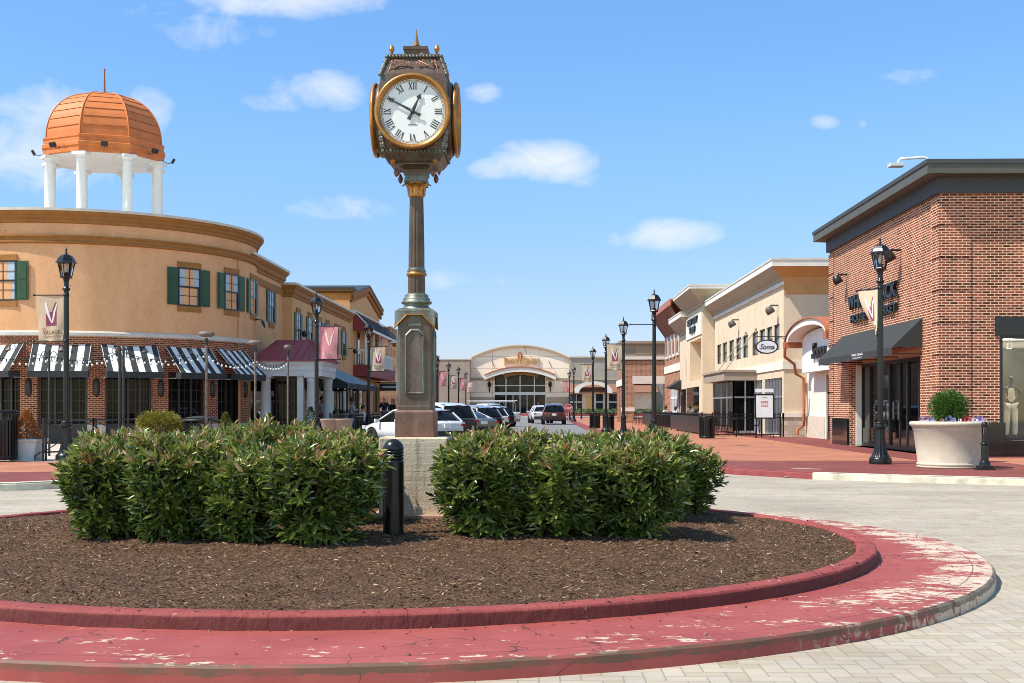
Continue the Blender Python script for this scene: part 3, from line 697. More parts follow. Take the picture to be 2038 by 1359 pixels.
for nn, uu in faces4:
    for i in range(17):
        rope.ball(CK + nn * .262 + uu * (-.255 + .51 * i / 16) + Z3 * 4.672, .0165, 8, 5); rope2.ball(CK + nn * .292 + uu * (-.285 + .57 * i / 16) + Z3 * 3.772, .0165, 8, 5)
    for sgn in (-1, 1):
        for q in range(9):
            s = q / 8; rope.ball(CK + nn * (.258 + .055 * s) + uu * sgn * (.255 + .06 * s) + Z3 * (4.655 - .165 * s), .014 + .008 * math.sin(q * 2.1) ** 2, 8, 5)
            rope2.ball(CK + nn * (.298 + .02 * s) + uu * sgn * (.275 + .03 * s) + Z3 * (3.80 + .15 * s), .014 + .009 * math.sin(q * 2.1) ** 2, 8, 5)
        for cx_, cz_, fl, tl in ((.045, 4.600, 1, (.14, -.045)), (.19, 4.605, -1, (.10, .018)), (.19, 4.605, 1, (.045, -.085))):
            scroll = MB(); spiral(scroll, CK + nn * (.285 + .12 * (4.65 - cz_)) + uu * sgn * cx_ + Z3 * cz_, uu, Z3, nn, .022, sgn * fl, tl); scroll.build('scroll', m['scroll'], hd)
        for cx_, cz_, fl, tl in ((.055, 3.835, 1, (.12, .045)), (.20, 3.845, -1, (.09, -.02)), (.20, 3.845, 1, (.04, .085))):
            scroll = MB(); spiral(scroll, CK + nn * (.304 + .2 * (cz_ - 3.83)) + uu * sgn * cx_ + Z3 * cz_, uu, Z3, nn, .023, sgn * fl, tl); scroll.build('scroll', m['scroll'], hd)
rope.build('beaded_cresting', m['verdigris'], hd); rope2.build('beaded_cresting', m['verdigris'], hd)
m['dial'] = plain('white_dial', (.80, .80, .76), .7, nscale=2, amt=.02, spec=.2); m['ink'] = plain('black_ink', (.014, .014, .016), .5)
m['hand'] = plain('charcoal_hand', (.035, .038, .04), .4)
def stroke(mb, P, a, b, wd, h=.003):
    d = V(b[0] - a[0], b[1] - a[1], 0); L = d.length; d.normalize(); s = V(-d.y, d.x, 0) * wd / 2
    q = [V(a[0], a[1], 0) + s, V(a[0], a[1], 0) - s, V(b[0], b[1], 0) - s, V(b[0], b[1], 0) + s]
    mb.face([P(p.x, p.y, h) for p in q])
def numeral(mb, P, s, ang, rad, hgt):
    wid = {'I': .34, 'V': .62, 'X': .66}; tot_ = sum(wid[c] for c in s); x = -tot_ / 2
    def T(a, b):
        lx, ly = a * hgt, (b - .5) * hgt
        return (math.sin(ang) * (rad + ly) + math.cos(ang) * lx, math.cos(ang) * (rad + ly) - math.sin(ang) * lx)
    for c in s:
        k = wid[c]; q = x + k / 2
        if c == 'I': stroke(mb, P, T(q, 0), T(q, 1), .145 * hgt); se = [(q, 0), (q, 1)]
        elif c == 'V': stroke(mb, P, T(q, .02), T(q - .22, 1), .15 * hgt); stroke(mb, P, T(q, .02), T(q + .22, 1), .07 * hgt, .0033); se = [(q - .22, 1), (q + .22, 1)]
        else: stroke(mb, P, T(q + .22, 0), T(q - .22, 1), .15 * hgt); stroke(mb, P, T(q - .22, 0), T(q + .22, 1), .07 * hgt, .0033); se = [(q - .22, 1), (q + .22, 1), (q - .22, 0), (q + .22, 0)]
        for e in se: stroke(mb, P, T(e[0] - .15, e[1]), T(e[0] + .15, e[1]), .05 * hgt, .0036)
        x += k
for nn, uu in faces4:
    o = CK + Z3 * zc
    mb = MB(); mb.lathe([(.350, L4 - .012), (.357, L4 - .006), (.358, L4 + .002), (.350, L4 + .018), (.338, L4 + .024), (.326, L4 + .020), (.322, L4 + .012), (.314, L4 + .010), (.308, L4 + .0), (.303, L4 - .028)], o, 72, axis=(uu, Z3, nn), cap=False); mb.build('bezel', m['gilt'], clock)
    mb = MB(); mb.lathe([(.0005, L4 - .026), (.310, L4 - .026)], o, 72, axis=(uu, Z3, nn), cap=False); dl = mb.build('dial', m['dial'], clock)
    P = lambda a, b, h: o + uu * a + Z3 * b + nn * (L4 - .026 + h)
    ink = MB()
    for i, s in enumerate(['XII', 'I', 'II', 'III', 'IIII', 'V', 'VI', 'VII', 'VIII', 'IX', 'X', 'XI']): numeral(ink, P, s, i * PI / 6, .240, .062)
    for r0, r1 in ((.283, .2855), (.293, .2965)): ink.lathe([(r0, L4 - .0228), (r1, L4 - .0228)], o, 90, axis=(uu, Z3, nn), cap=False)
    for i in range(60):
        a = i * PI / 30; stroke(ink, P, (.285 * math.sin(a), .285 * math.cos(a)), (.294 * math.sin(a), .294 * math.cos(a)), .0025)
    letters(ink, 'electric time', P(0, -.128, .001), uu, Z3, nn, .088, .012, .002, shear=.35)
    ink.build('numerals', m['ink'], dl)
    def hand(ang, L, w0, tail, h, nm):
        mb = MB(); d = (math.sin(ang), math.cos(ang)); s = (math.cos(ang), -math.sin(ang))
        out = [(0.0, w0 * .75), (.03, w0), (L * .62, w0 * .42), (L * .70, w0 * .5), (L * .74, w0 * 1.6), (L * .80, w0 * 1.35), (L * .93, w0 * .35), (L, .0008)]
        if nm == 'minute_hand': out = [(0.0, w0 * .75), (.03, w0), (L * .76, w0 * .45), (L * .80, w0 * .6), (L * .815, w0 * 1.7), (L * .87, w0 * 1.1), (L * .95, w0 * .4), (L, .0008)]
        out = [(-tail, w0 * 1.25), (-tail + .018, w0 * 1.15), (-tail * .45, w0 * .6)] + out
        poly = [(d[0] * a + s[0] * b, d[1] * a + s[1] * b) for a, b in out] + [(d[0] * a - s[0] * b, d[1] * a - s[1] * b) for a, b in reversed(out)]
        mb.prism(poly, o + nn * (L4 - .026), uu, Z3, nn, h, h + .005)
        if nm == 'minute_hand': mb.lathe([(.001, .0), (.024, .0), (.024, .024), (.012, .028), (.001, .028)], o + nn * (L4 - .026), 20, axis=(uu, Z3, nn))
        mb.build(nm, m['hand'], dl)
    hand(R(25), .185, .0155, .085, .010, 'hour_hand'); hand(R(298), .272, .0125, .085, .017, 'minute_hand')

# ---- domed bollards in the bed
def dome_bollard(loc, label):
    b = thing('bollard', label, 'bollard', loc, 'domed black bollards in the planted island')
    L = V(*loc); mb = MB(); r = .086
    mb.lathe([(r, -.1), (r, .60)], L, 40); mb.build('post', m['black_satin'], b)
    mb = MB(); prof = [(r, .60)]
    for q in range(4): prof += [(r, .612 + q * .026), (r - .007, .614 + q * .026), (r - .007, .622 + q * .026), (r, .624 + q * .026)]
    for q in range(9): prof.append((max(r * math.cos(PI / 2 * q / 8), .0005), .708 + r * math.sin(PI / 2 * q / 8)))
    mb.lathe(prof, L, 40); mb.build('domed_cap', m['black_satin'], b)
p = onZ(783, 1076, .24); dome_bollard((p.x, p.y, mulch_z(p.x, p.y)), 'black domed bollard standing between the two hedge halves')
p = U(560, 880, 13.4); dome_bollard((p.x, p.y, mulch_z(p.x, p.y) + .10), 'black domed bollard half hidden behind the hedge to the clock\'s street side')

# ================================================================ cherry laurel shrubs
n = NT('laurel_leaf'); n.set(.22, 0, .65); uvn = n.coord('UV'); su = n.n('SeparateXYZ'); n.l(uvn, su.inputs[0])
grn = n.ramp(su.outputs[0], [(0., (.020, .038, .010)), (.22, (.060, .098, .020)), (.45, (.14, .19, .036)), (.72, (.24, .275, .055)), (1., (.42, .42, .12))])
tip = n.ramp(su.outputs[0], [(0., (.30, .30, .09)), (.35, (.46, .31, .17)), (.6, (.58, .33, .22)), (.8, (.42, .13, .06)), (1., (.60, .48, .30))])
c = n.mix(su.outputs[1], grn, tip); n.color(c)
tl = n.n('BsdfTranslucent'); n.l(n.mix(.5, c, (.9, 1, .35), 'MULTIPLY'), tl.inputs['Color'])
mx = n.n('MixShader'); mx.inputs[0].default_value = .16; n.l(n.b.outputs[0], mx.inputs[1]); n.l(tl.outputs[0], mx.inputs[2]); n.l(mx.outputs[0], n.out.inputs['Surface']); m['laurel'] = n.m
m['twig'] = plain('twig_bark', (.06, .045, .03), .9)
def leaf(mb, base, d, up, L, W, uv, curl=.25):
    """a folded, drooping blade of two faces"""
    s = d.cross(up)
    if s.length < 1e-4: s = d.cross(V(1, 0, 0))
    s.normalize(); nn = s.cross(d).normalized()
    a1 = base + d * L * .34 + nn * L * .04; a2 = base + d * L * .72 + nn * L * (.02 - curl * .12); tp = base + d * L - nn * L * curl * .3
    n0 = len(mb.v)
    mb.v.extend([base, a1 + s * W * .46 + nn * W * .12, a2 + s * W * .40 + nn * W * .12, tp, a2 - s * W * .40 + nn * W * .12, a1 - s * W * .46 + nn * W * .12])
    for f in ((0, 1, 2, 3), (0, 3, 4, 5)):
        mb.f.append([n0 + q for q in f]); mb.uv.append([uv] * 4); mb.sm.append(False); mb.mi.append(0)
def laurel(seed, rx, ry, h, nsh=640):
    rnd = random.Random(seed); fo, st = MB(), MB()
    for q in range(nsh):
        # shoots start on a rounded box, a few inside
        for _ in range(60):
            th = rnd.uniform(0, 2 * PI); zz = rnd.random() ** .8
            e = 3.2; cx_, sn_ = math.cos(th), math.sin(th)
            rr_ = (abs(cx_) ** e + abs(sn_) ** e) ** (-1 / e)
            lump = 1 + .13 * math.sin(3 * th + seed) + .10 * math.sin(5 * th + 2 * zz * 4 + seed * 1.7)
            prof = min(1, .60 + .75 * zz) if zz < .5 else (1 if zz < .82 else 1 - .35 * ((zz - .82) / .18) ** 2)
            top = rnd.random() < .30
            f = rnd.uniform(.0, .97) ** .6 if top else rnd.uniform(.80, 1.0) if rnd.random() < .8 else rnd.uniform(.3, .8)
            if top: zz = rnd.uniform(.93, 1.0); prof = .86
            break
        p = V(rx * rr_ * cx_ * f * prof * lump, ry * rr_ * sn_ * f * prof * lump, .03 + (h - .03) * zz * (1 + .07 * math.sin(3 * th + seed) - .17 * f * f * (1 if top else 0) + (rnd.random() ** 3) * .12))
        out = V(cx_, sn_, 0)
        ax = (out * (0.25 + .75 * (1 - (zz if top else zz * .55))) * rnd.uniform(.5, 1.2) + V(0, 0, 1) * (1.0 if top else rnd.uniform(.25, .9)) + V(rnd.uniform(-.4, .4), rnd.uniform(-.4, .4), rnd.uniform(-.25, .2))).normalized()
        if zz < .3 and not top: ax = (out + V(0, 0, rnd.uniform(-.45, .35)) + V(rnd.uniform(-.4, .4), rnd.uniform(-.4, .4), 0)).normalized()
        SL = rnd.uniform(.07, .15); nl = rnd.randint(6, 9); a0 = rnd.uniform(0, 6)
        t1 = ax.orthogonal().normalized(); t2 = ax.cross(t1)
        young = zz > .80 and rnd.random() < .55
        tone = rnd.random()
        for k in range(nl):
            s = k / (nl - 1); a = a0 + k * 2.4
            rad = t1 * math.cos(a) + t2 * math.sin(a)
            d = (rad * (1.05 - .72 * s) + ax * (.28 + .75 * s)).normalized()
            L = rnd.uniform(.090, .150) * (1 - .28 * s * s); Wd = L * rnd.uniform(.25, .33)
            yg = young and s > .55
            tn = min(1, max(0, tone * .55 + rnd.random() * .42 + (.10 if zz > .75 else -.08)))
            pk = rnd.random()
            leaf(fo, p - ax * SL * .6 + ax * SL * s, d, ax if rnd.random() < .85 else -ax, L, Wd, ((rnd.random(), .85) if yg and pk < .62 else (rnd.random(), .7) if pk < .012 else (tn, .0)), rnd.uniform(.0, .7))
        if q % 7 == 0: st.tube([V(p.x * .15, p.y * .15, 0), V(p.x * .55, p.y * .55, p.z * .45), p - ax * SL * .7], [.010, .007, .004], 5)
    for q in range(5):
        a = q * 2 * PI / 5; st.tube([V(.03 * math.cos(a), .03 * math.sin(a), -.05), V(.10 * math.cos(a), .10 * math.sin(a), h * .45), V(.2 * math.cos(a), .2 * math.sin(a), h * .8)], [.016, .012, .006], 6)
    t = thing('laurel_shrub', 'clipped glossy cherry laurel shrub', 'shrub', (0, 0, 0), 'laurel shrubs ringing the clock')
    fo.build('foliage', m['laurel'], t); st.build('stems', m['twig'], t); return t
protos = [laurel(1, .40, .40, .84), laurel(2, .42, .38, .86), laurel(5, .39, .41, .82)]
# image column, depth, height scale, label
shr = [(228, 10.5, 1.0, 1.0, 'laurel shrub at the outer end of the restaurant-side hedge, its front corner'),
       (350, 10.25, 1.0, 1.0, 'laurel shrub second from the outer end in the front row of the restaurant-side hedge'),
       (482, 10.20, 1.0, 1.08, 'laurel shrub in the middle of the front row of the restaurant-side hedge'),
       (628, 10.0, 1.0, 1.10, 'bulging laurel shrub right beside the bollard'),
       (240, 11.6, 1.05, 1.0, 'laurel shrub at the outer end of the restaurant-side hedge, second row'),
       (385, 11.35, 1.08, 1.05, 'laurel shrub second from the outer end in the second row of the restaurant-side hedge'),
       (535, 11.3, 1.08, 1.05, 'laurel shrub near the bollard in the second row of the restaurant-side hedge'),
       (664, 11.2, 1.05, .92, 'laurel shrub between the plinth and the bulging shrub by the bollard'),
       (300, 12.9, 1.12, 1.05, 'laurel shrub below the round yellowish bush, rear row'),
       (450, 12.9, 1.14, 1.05, 'laurel shrub in front of the small conifers, rear row'),
       (590, 13.2, 1.12, 1.05, 'laurel shrub in front of the stone urns, rear row'),
       (705, 13.3, 1.10, .85, 'laurel shrub before the nose of the white crossover'),
       (966, 10.55, 1.0, 1.08, 'laurel shrub on the store side next to the plinth, front row'),
       (1105, 10.6, 1.0, 1.08, 'laurel shrub in the middle of the store-side hedge, front row'),
       (1255, 10.75, 1.0, 1.10, 'laurel shrub last in the front row of the store-side hedge'),
       (1005, 11.8, 1.06, 1.0, 'laurel shrub below the parked dark cars, second row'),
       (1150, 11.9, 1.06, 1.05, 'laurel shrub below the maroon vehicle, second row'),
       (1290, 12.2, 1.05, 1.10, 'laurel shrub with many pinkish tips in the second row of the store-side hedge'),
       (1350, 13.3, 1.02, 1.05, 'laurel shrub at the outer corner of the store-side hedge'),
       (960, 13.4, 1.10, .95, 'laurel shrub behind the plinth on the store side, rear row'),
       (1060, 13.6, 1.08, 1.05, 'laurel shrub below the asphalt street, rear row'),
       (1200, 13.8, 1.05, 1.05, 'laurel shrub below the black litter bins, rear row')]
for i, (x, D, sz, sw, lb) in enumerate(shr):
    q = U(x, HZ, D); q.z = mulch_z(q.x, q.y) - .01; sw *= .91; sz *= (1 + .06 * math.sin(i * 2.3)) * (.86 if D > 12.4 else .95)
    if D < 10.8: q = U(x, HZ, D - .22); q.z = mulch_z(q.x, q.y) - .01
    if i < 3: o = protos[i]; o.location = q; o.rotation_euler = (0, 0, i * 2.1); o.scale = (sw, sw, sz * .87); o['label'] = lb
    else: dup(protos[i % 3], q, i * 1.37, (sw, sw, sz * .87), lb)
# ================================================================ street lamps and banners
def make_lamp():
    t = thing('street_lamp', 'black street lamp', 'street lamp', (0, 0, 0), 'black lantern lamps along the pavements')
    mb = MB(); mb.lathe([(.235, 0), (.24, .05), (.235, .13), (.21, .15), (.20, .165)], (0, 0, 0), 36)
    fluted(mb, [(.20, .16), (.165, .22), (.135, .32), (.115, .45), (.105, .60), (.100, .76)], V(0, 0, 0), 12, .10, 72)
    mb.lathe([(.10, .755), (.118, .775), (.122, .81), (.118, .85), (.10, .87), (.112, .885), (.112, .90), (.075, .915)], (0, 0, 0), 32); mb.build('base', m['black_satin'], t)
    mb = MB(); fluted(mb, [(.066, .90), (.064, 2.4), (.056, 3.93)], V(0, 0, 0), 10, .14, 60)
    mb.lathe([(.06, 3.92), (.088, 3.945), (.088, 3.975), (.058, 3.99), (.052, 4.1), (.066, 4.16), (.075, 4.2)], (0, 0, 0), 24); mb.build('post', m['black_satin'], t)
    fr = MB(); gl_ = MB(); hx = [(math.cos(PI / 6 + PI / 3 * i), math.sin(PI / 6 + PI / 3 * i)) for i in range(6)]
    fr.lathe([(.07, 4.19), (.13, 4.21), (.135, 4.24), (.125, 4.255)], (0, 0, 0), 6, smooth=False, a0=PI / 6, a1=2 * PI + PI / 6)
    lo = [V(.122 * a, .122 * b, 4.25) for a, b in hx]; hi = [V(.19 * a, .19 * b, 4.56) for a, b in hx]
    for i in range(6):
        fr.tube([lo[i], hi[i]], .011, 6); gl_.face([lo[i] * .97 + V(0, 0, .03 * 4.25), lo[(i + 1) % 6] * .97 + V(0, 0, .03 * 4.25), hi[(i + 1) % 6] * .97 + V(0, 0, .03 * 4.56), hi[i] * .97 + V(0, 0, .03 * 4.56)])
        fr.tube([hi[i], hi[(i + 1) % 6]], .010, 6)
    fr.build('lantern_frame', m['black_satin'], t); gl_.build('lantern_glass', m['lamp_glass'], t)
    mb = MB(); mb.lathe([(.195, 4.555), (.245, 4.56), (.245, 4.578), (.215, 4.60), (.185, 4.66), (.14, 4.72), (.075, 4.755), (.03, 4.765)], (0, 0, 0), 6, smooth=False, a0=PI / 6, a1=2 * PI + PI / 6)
    mb.lathe([(.03, 4.76), (.018, 4.785), (.035, 4.80), (.016, 4.82), (.012, 4.835), (.03, 4.86), (.016, 4.885), (.008, 4.90), (.001, 4.95)], (0, 0, 0), 16); mb.build('lantern_roof', m['black_satin'], t)
    mb = MB(); mb.lathe([(.05, 4.25), (.055, 4.33), (.03, 4.345)], (0, 0, 0), 16); mb.build('lamp_socket', m['black'], t)
    mb = MB(); mb.lathe([(.028, 4.34), (.045, 4.39), (.042, 4.46), (.02, 4.53), (.001, 4.55)], (0, 0, 0), 16, cap=False); mb.build('bulb', m['bulb'], t)
    return t
def cloth_mat(name, c): return plain(name, c, .9, nscale=3, amt=.06)
m['banner_cream'] = cloth_mat('cream_banner', (.60, .46, .31)); m['banner_pink'] = cloth_mat('pink_banner', (.62, .235, .255)); m['mauve'] = cloth_mat('mauve_print', (.30, .055, .115)); m['banner_white'] = cloth_mat('white_print', (.78, .76, .72))
m['banner_ink'] = cloth_mat('brown_print', (.16, .09, .06)); m['banner_pale'] = cloth_mat('pale_print', (.74, .60, .46))
def make_banner(pink, sx, twist=False):
    """hangs on the side sx of its pole; pole axis at the origin, z counted from the pavement"""
    t = thing('banner', 'banner', 'banner', (0, 0, 0), 'banners hanging from the street lamps')
    W_, H_, zt = .60, 1.02, 3.80
    def P(a, b, h):       # a 0..1 from the pole outward when sx>0; picture coordinates stay left to right
        aa = a if sx > 0 else 1 - a
        x = (.085 + aa * W_) * sx
        wv = .022 * math.sin(aa * 5 + b * 3.1) * (.3 + b) + .012 * math.sin(aa * 11 - b * 6) * b
        z = zt - b * H_ - (.05 * b * (1 - a) if sx < 0 else .03 * b * a)
        x += sx * (-.04 * b * math.sin(b * 2.2)) * aa
        if twist:
            k = max(0, b) ** 1.6; x = x * (1 - .80 * k) + .0; wv += .25 * k * aa - .12 * k
        return V(x, wv - h - .0, z)
    def patch(mb, poly_rows, h):
        mb.grid([[P(a, b, h) for a, b in r] for r in poly_rows], smooth=True)
    mb = MB(); N = 14
    patch(mb, [[(i / 10, j / N) for i in range(11)] for j in range(N + 1)], .0); cl = mb.build('cloth', m['banner_pink' if pink else 'banner_cream'], t)
    mb = MB(); patch(mb, [[(i / 10, 1.0 * j / N) for i in range(11)] for j in range(N + 1)], -.004); mb.build('cloth_back', m['banner_pink' if pink else 'banner_cream'], cl)
    if not pink:
        mb = MB(); patch(mb, [[(.35 + .40 * i / 6, .40 - .10 * i / 6 + (.66 - .40 + .10 * i / 6) * j / 6) for i in range(7)] for j in range(7)], .004); mb.build('emblem', m['mauve'], cl)
        mb = MB(); patch(mb, [[(a - w_, b), (a + w_, b)] for a, b, w_ in [(.735, .14, .018), (.68, .22, .035), (.625, .33, .04), (.60, .44, .035), (.575, .53, .012)]], .005); mb.build('emblem', m['mauve'], cl)
    mb = MB(); patch(mb, [[(a - w_, b), (a + w_, b)] for a, b, w_ in [(.34, .13, .03), (.37, .25, .05), (.43, .38, .055), (.50, .50, .04), (.575, .60, .02)]], .007)
    patch(mb, [[(a - w_, b), (a + w_, b)] for a, b, w_ in [(.79, .15, .012), (.73, .24, .03), (.675, .34, .038), (.64, .46, .035), (.605, .56, .025), (.575, .60, .018)]], .0075)
    mb.build('emblem', m['banner_pale' if pink else 'banner_white'], cl)
    ik = MB()
    for s, wd, b0, hh in (('VILLAGE', .70, .845, .085), ('THE', .13, .735, .03), ('TOWNE CENTRE', .62, .915, .032)):
        letters(ik, s, V(0, 0, 0), V(1, 0, 0), V(0, 0, 1), V(0, -1, 0), wd, hh, .002, spacing=1.1)
        n0 = len(ik.v)
        vs = ik.v[getattr(ik, 'mark', 0):]
        for q in vs:
            a, b = (.24 if s == 'THE' else .55) + q.x, b0 - q.z; w_ = P(a, b, .006); q.x, q.y, q.z = w_.x, w_.y + q.y, w_.z
        ik.mark = n0
    ik.build('lettering', m['banner_pale' if pink else 'banner_ink'], cl)
    return t
def make_arms(lamp, sx, bottom=True):
    mb = MB()
    for z in ([3.82, 2.76] if bottom else [3.82]):
        mb.tube([(0, 0, z), (sx * .74, 0, z)], .014, 8); mb.ball((sx * .75, 0, z), .028, 8, 6); mb.lathe([(.062, z - .03), (.066, z - .03), (.066, z + .03), (.062, z + .03)], (0, 0, 0), 16)
    mb.build('banner_arm', m['black_satin'], lamp)
lamp0 = make_lamp()
lamp_list = [(132, 28.4, -1, 'cream', 'black lantern lamp beside the square planter, holding a cream banner before the round restaurant'),
    (630, 39.2, 1, 'pink', 'black lantern lamp with a pink banner before the grey patio awning'),
    (734, 52.1, 1, 'cream', 'black lantern lamp with a cream banner before the balcony'),
    (797, 64.0, 1, None, None),
    (870, 87.6, 1, 'pink', 'first lantern lamp beyond the clock over the parked cars, pink banner'),
    (893, 98.5, 1, 'cream', 'second lantern lamp beyond the clock over the parked cars, cream banner'),
    (912.5, 109, 1, 'pink', 'third lantern lamp beyond the clock over the parked cars, pink banner'),
    (927, 124, 1, 'cream', 'last lantern lamp before the food court corner, cream banner'),
    (1752, 26.7, -1, 'twist', 'black lantern lamp beside the round flower planter, holding a twisted cream banner'),
    (1302, 38.4, -1, 'bare', 'black lantern lamp with one bare arm and no banner'),
    (1241, 50.1, -1, 'cream', 'black lantern lamp with a cream banner over the brick pavilion corner'),
    (1206, 61.2, -1, None, 'slim black lantern lamp without banner beside the brick pavilion'),
    (1180, 73.7, -1, 'cream', 'black lantern lamp with a cream banner behind the farther litter bin'),
    (1142, 107.6, -1, None, 'bare lantern lamp beside the stop sign'),
    (1133, 121.0, -1, 'pink', 'lantern lamp with a pink banner behind the stop sign')]
bn = {}
protos_b = {('cream', -1): make_banner(False, -1), ('cream', 1): make_banner(False, 1), ('pink', 1): make_banner(True, 1), ('pink', -1): make_banner(True, -1), ('twist', -1): make_banner(False, -1, True)}
used_b = set(); first = True
for x, D, sx, kind, lb in lamp_list:
    if lb is None: continue
    q = U(x, HZ, D); q.z = ZS
    ra = R(-63) if kind == 'twist' else 0
    if first: lp = lamp0; lp.location = q; lp['label'] = lb; first = False
    else: lp = dup(lamp0, q, ra, None, lb)
    if kind in ('cream', 'pink', 'twist'):
        k = (kind, sx); pb = protos_b[k]
        bl = {132: 'cream banner with a mauve emblem beside the round restaurant\'s lamp', 630: 'pink banner with a pale emblem before the tan wing', 734: 'cream banner hanging before the balcony',
              870: 'small pink banner, first beyond the clock', 893: 'small cream banner, second beyond the clock', 912.5: 'small pink banner, third beyond the clock', 927: 'small cream banner at the food court corner',
              1752: 'cream banner twisted round its lamp post before the brick store', 1241: 'cream banner hanging beside the brick pavilion', 1180: 'cream banner hanging before the grey far wing', 1133: 'small pink banner above the stop sign'}[x]
        if k not in used_b: used_b.add(k); pb.location = q; pb['label'] = bl; pb.rotation_euler = (0, 0, ra)
        else: dup(pb, q, 0, None, bl)
for o in list(COL.objects):
    pass
# the arms are built once per side and copied onto the posts
arm_src = {}
for o in [o for o in COL.objects if o.name.startswith('street_lamp')]:
    for x, D, sx, kind, lb in lamp_list:
        if lb and o.get('label') == lb and kind:
            key = (sx, kind in ('bare', 'twist'))
            if key not in arm_src:
                make_arms(o, sx, not key[1]); a = o.children[-1]
                a = [c for c in o.children if c.name.startswith('banner_arm')][0]
                for v in a.data.vertices: v.co += o.location
                arm_src[key] = a
            else:
                c = arm_src[key].copy(); COL.objects.link(c); c.parent = o
# ================================================================ round restaurant building
RC, RR = V(-17.7, 48.1, 0), 6.45
def cyl(phi, r, z): return RC + V(r * math.sin(R(phi)), -r * math.cos(R(phi)), z)
def arc(mb, prof, p0, p1, n=90, smooth=True):
    """sweep a (r, z) profile round the drum"""
    rows, uvs = [], []; d = 0
    for q, (r, z) in enumerate(prof):
        if q: d += math.hypot(r - prof[q - 1][0], z - prof[q - 1][1])
        ph = [p0 + (p1 - p0) * i / n for i in range(n + 1)]
        rows.append([cyl(p, r, z) for p in ph]); uvs.append([(R(p) * RR, z) for p in ph])
    mb.grid(rows, uvs, smooth=smooth)
def tang(phi): return V(math.cos(R(phi)), math.sin(R(phi)), 0), V(math.sin(R(phi)), -math.cos(R(phi)), 0)
rest = thing('round_restaurant', 'tan stucco restaurant with a round corner over brick piers and striped awnings', 'building', (RC.x, RC.y, ZS))
n = NT('pocked_stucco'); n.set(.92, 0, .2); oc = n.coord('Object')
c = n.mix(n.ramp(n.noise(n.coord('Object', (1, 1, .35)), .9, 6, .62), [(.3, 0.), (.7, 1.)]), (.66, .335, .160), (.82, .44, .225))
c = n.mix(.35, c, n.ramp(n.noise(oc, 9, 6, .7), [(.3, .72), (.7, 1.18)]), 'MULTIPLY')
vo = n.n('TexVoronoi'); vo.inputs['Scale'].default_value = 1.9; n.l(n.coord('Object', (1, 1, 1.4)), vo.inputs['Vector'])
sel = n.math('GREATER_THAN', n.noise(oc, .55, 3, .5), .52)
spot = n.math('MULTIPLY', n.math('LESS_THAN', vo.outputs['Distance'], .052), sel)
n.color(n.mix(n.math('MULTIPLY', spot, .85), c, (.06, .03, .018))); n.bump(n.noise(oc, 95, 3), .3, .01); m['stucco_pocked'] = n.m
mb = MB(); arc(mb, [(RR, 3.9), (RR, 7.75)], -70, 112, 120); mb.build('upper_wall', m['stucco_pocked'], rest)
mb = MB(); arc(mb, [(RR, 6.96), (RR + .10, 7.0), (RR + .10, 7.04), (RR + .07, 7.06), (RR + .07, 7.16), (RR + .13, 7.2), (RR + .13, 7.25), (RR, 7.27)], -70, 112, 120, False); mb.build('belt_course', m['trim'], rest)
mb = MB(); arc(mb, [(RR, 7.66), (RR + .06, 7.69), (RR + .06, 7.78), (RR + .13, 7.83), (RR + .13, 7.90), (RR + .22, 7.97), (RR + .25, 8.03), (RR + .25, 8.07)], -70, 118, 120, False); mb.build('cornice', m['trim'], rest)
mb = MB(); arc(mb, [(RR + .25, 8.06), (RR + .29, 8.06), (RR + .29, 8.15), (RR - .1, 8.16), (0.01, 8.0)], -70, 180, 120, False); mb.build('roof_coping', m['coping'], rest)
mb = MB(); arc(mb, [(RR, 3.80), (RR + .09, 3.82), (RR + .09, 3.92), (RR + .05, 3.97), (RR, 3.985)], -70, 96, 110, False); mb.build('stone_band', m['stone'], rest)
# ground floor: brick over openings, piers, recessed dark shop windows
P0, PS, PH = 2.4, 19.75, 2.6
mb = MB(); arc(mb, [(RR, 2.62), (RR, 3.81)], -70, 96, 100); arc(mb, [(RR - .3, 2.62), (RR, 2.62)], -70, 96, 100)
piers = [P0 + PS * k for k in range(-3, 5)]
for p in piers:
    arc(mb, [(RR, .75), (RR, 2.63)], p - PH, p + PH, 6)
    for s in (-1, 1):
        a, b, c2, d = cyl(p + s * PH, RR, .12), cyl(p + s * PH, RR - .3, .12), cyl(p + s * PH, RR - .3, 2.63), cyl(p + s * PH, RR, 2.63)
        mb.face([a, b, c2, d] if s > 0 else [d, c2, b, a], uv=[(0, .12), (.3, .12), (.3, 2.63), (0, 2.63)])
mb.build('brick_wall', m['brick_left'], rest)
for p in piers: mb = MB(); arc(mb, [(RR - .01, .1), (RR + .025, .1), (RR + .025, .70), (RR, .76)], p - PH - .1, p + PH + .1, 6, False); mb.build('pier_base', m['stone'], rest)
m['glass_bistro'] = glass('bistro_glass', (.006, .0065, .007), spec=.09)
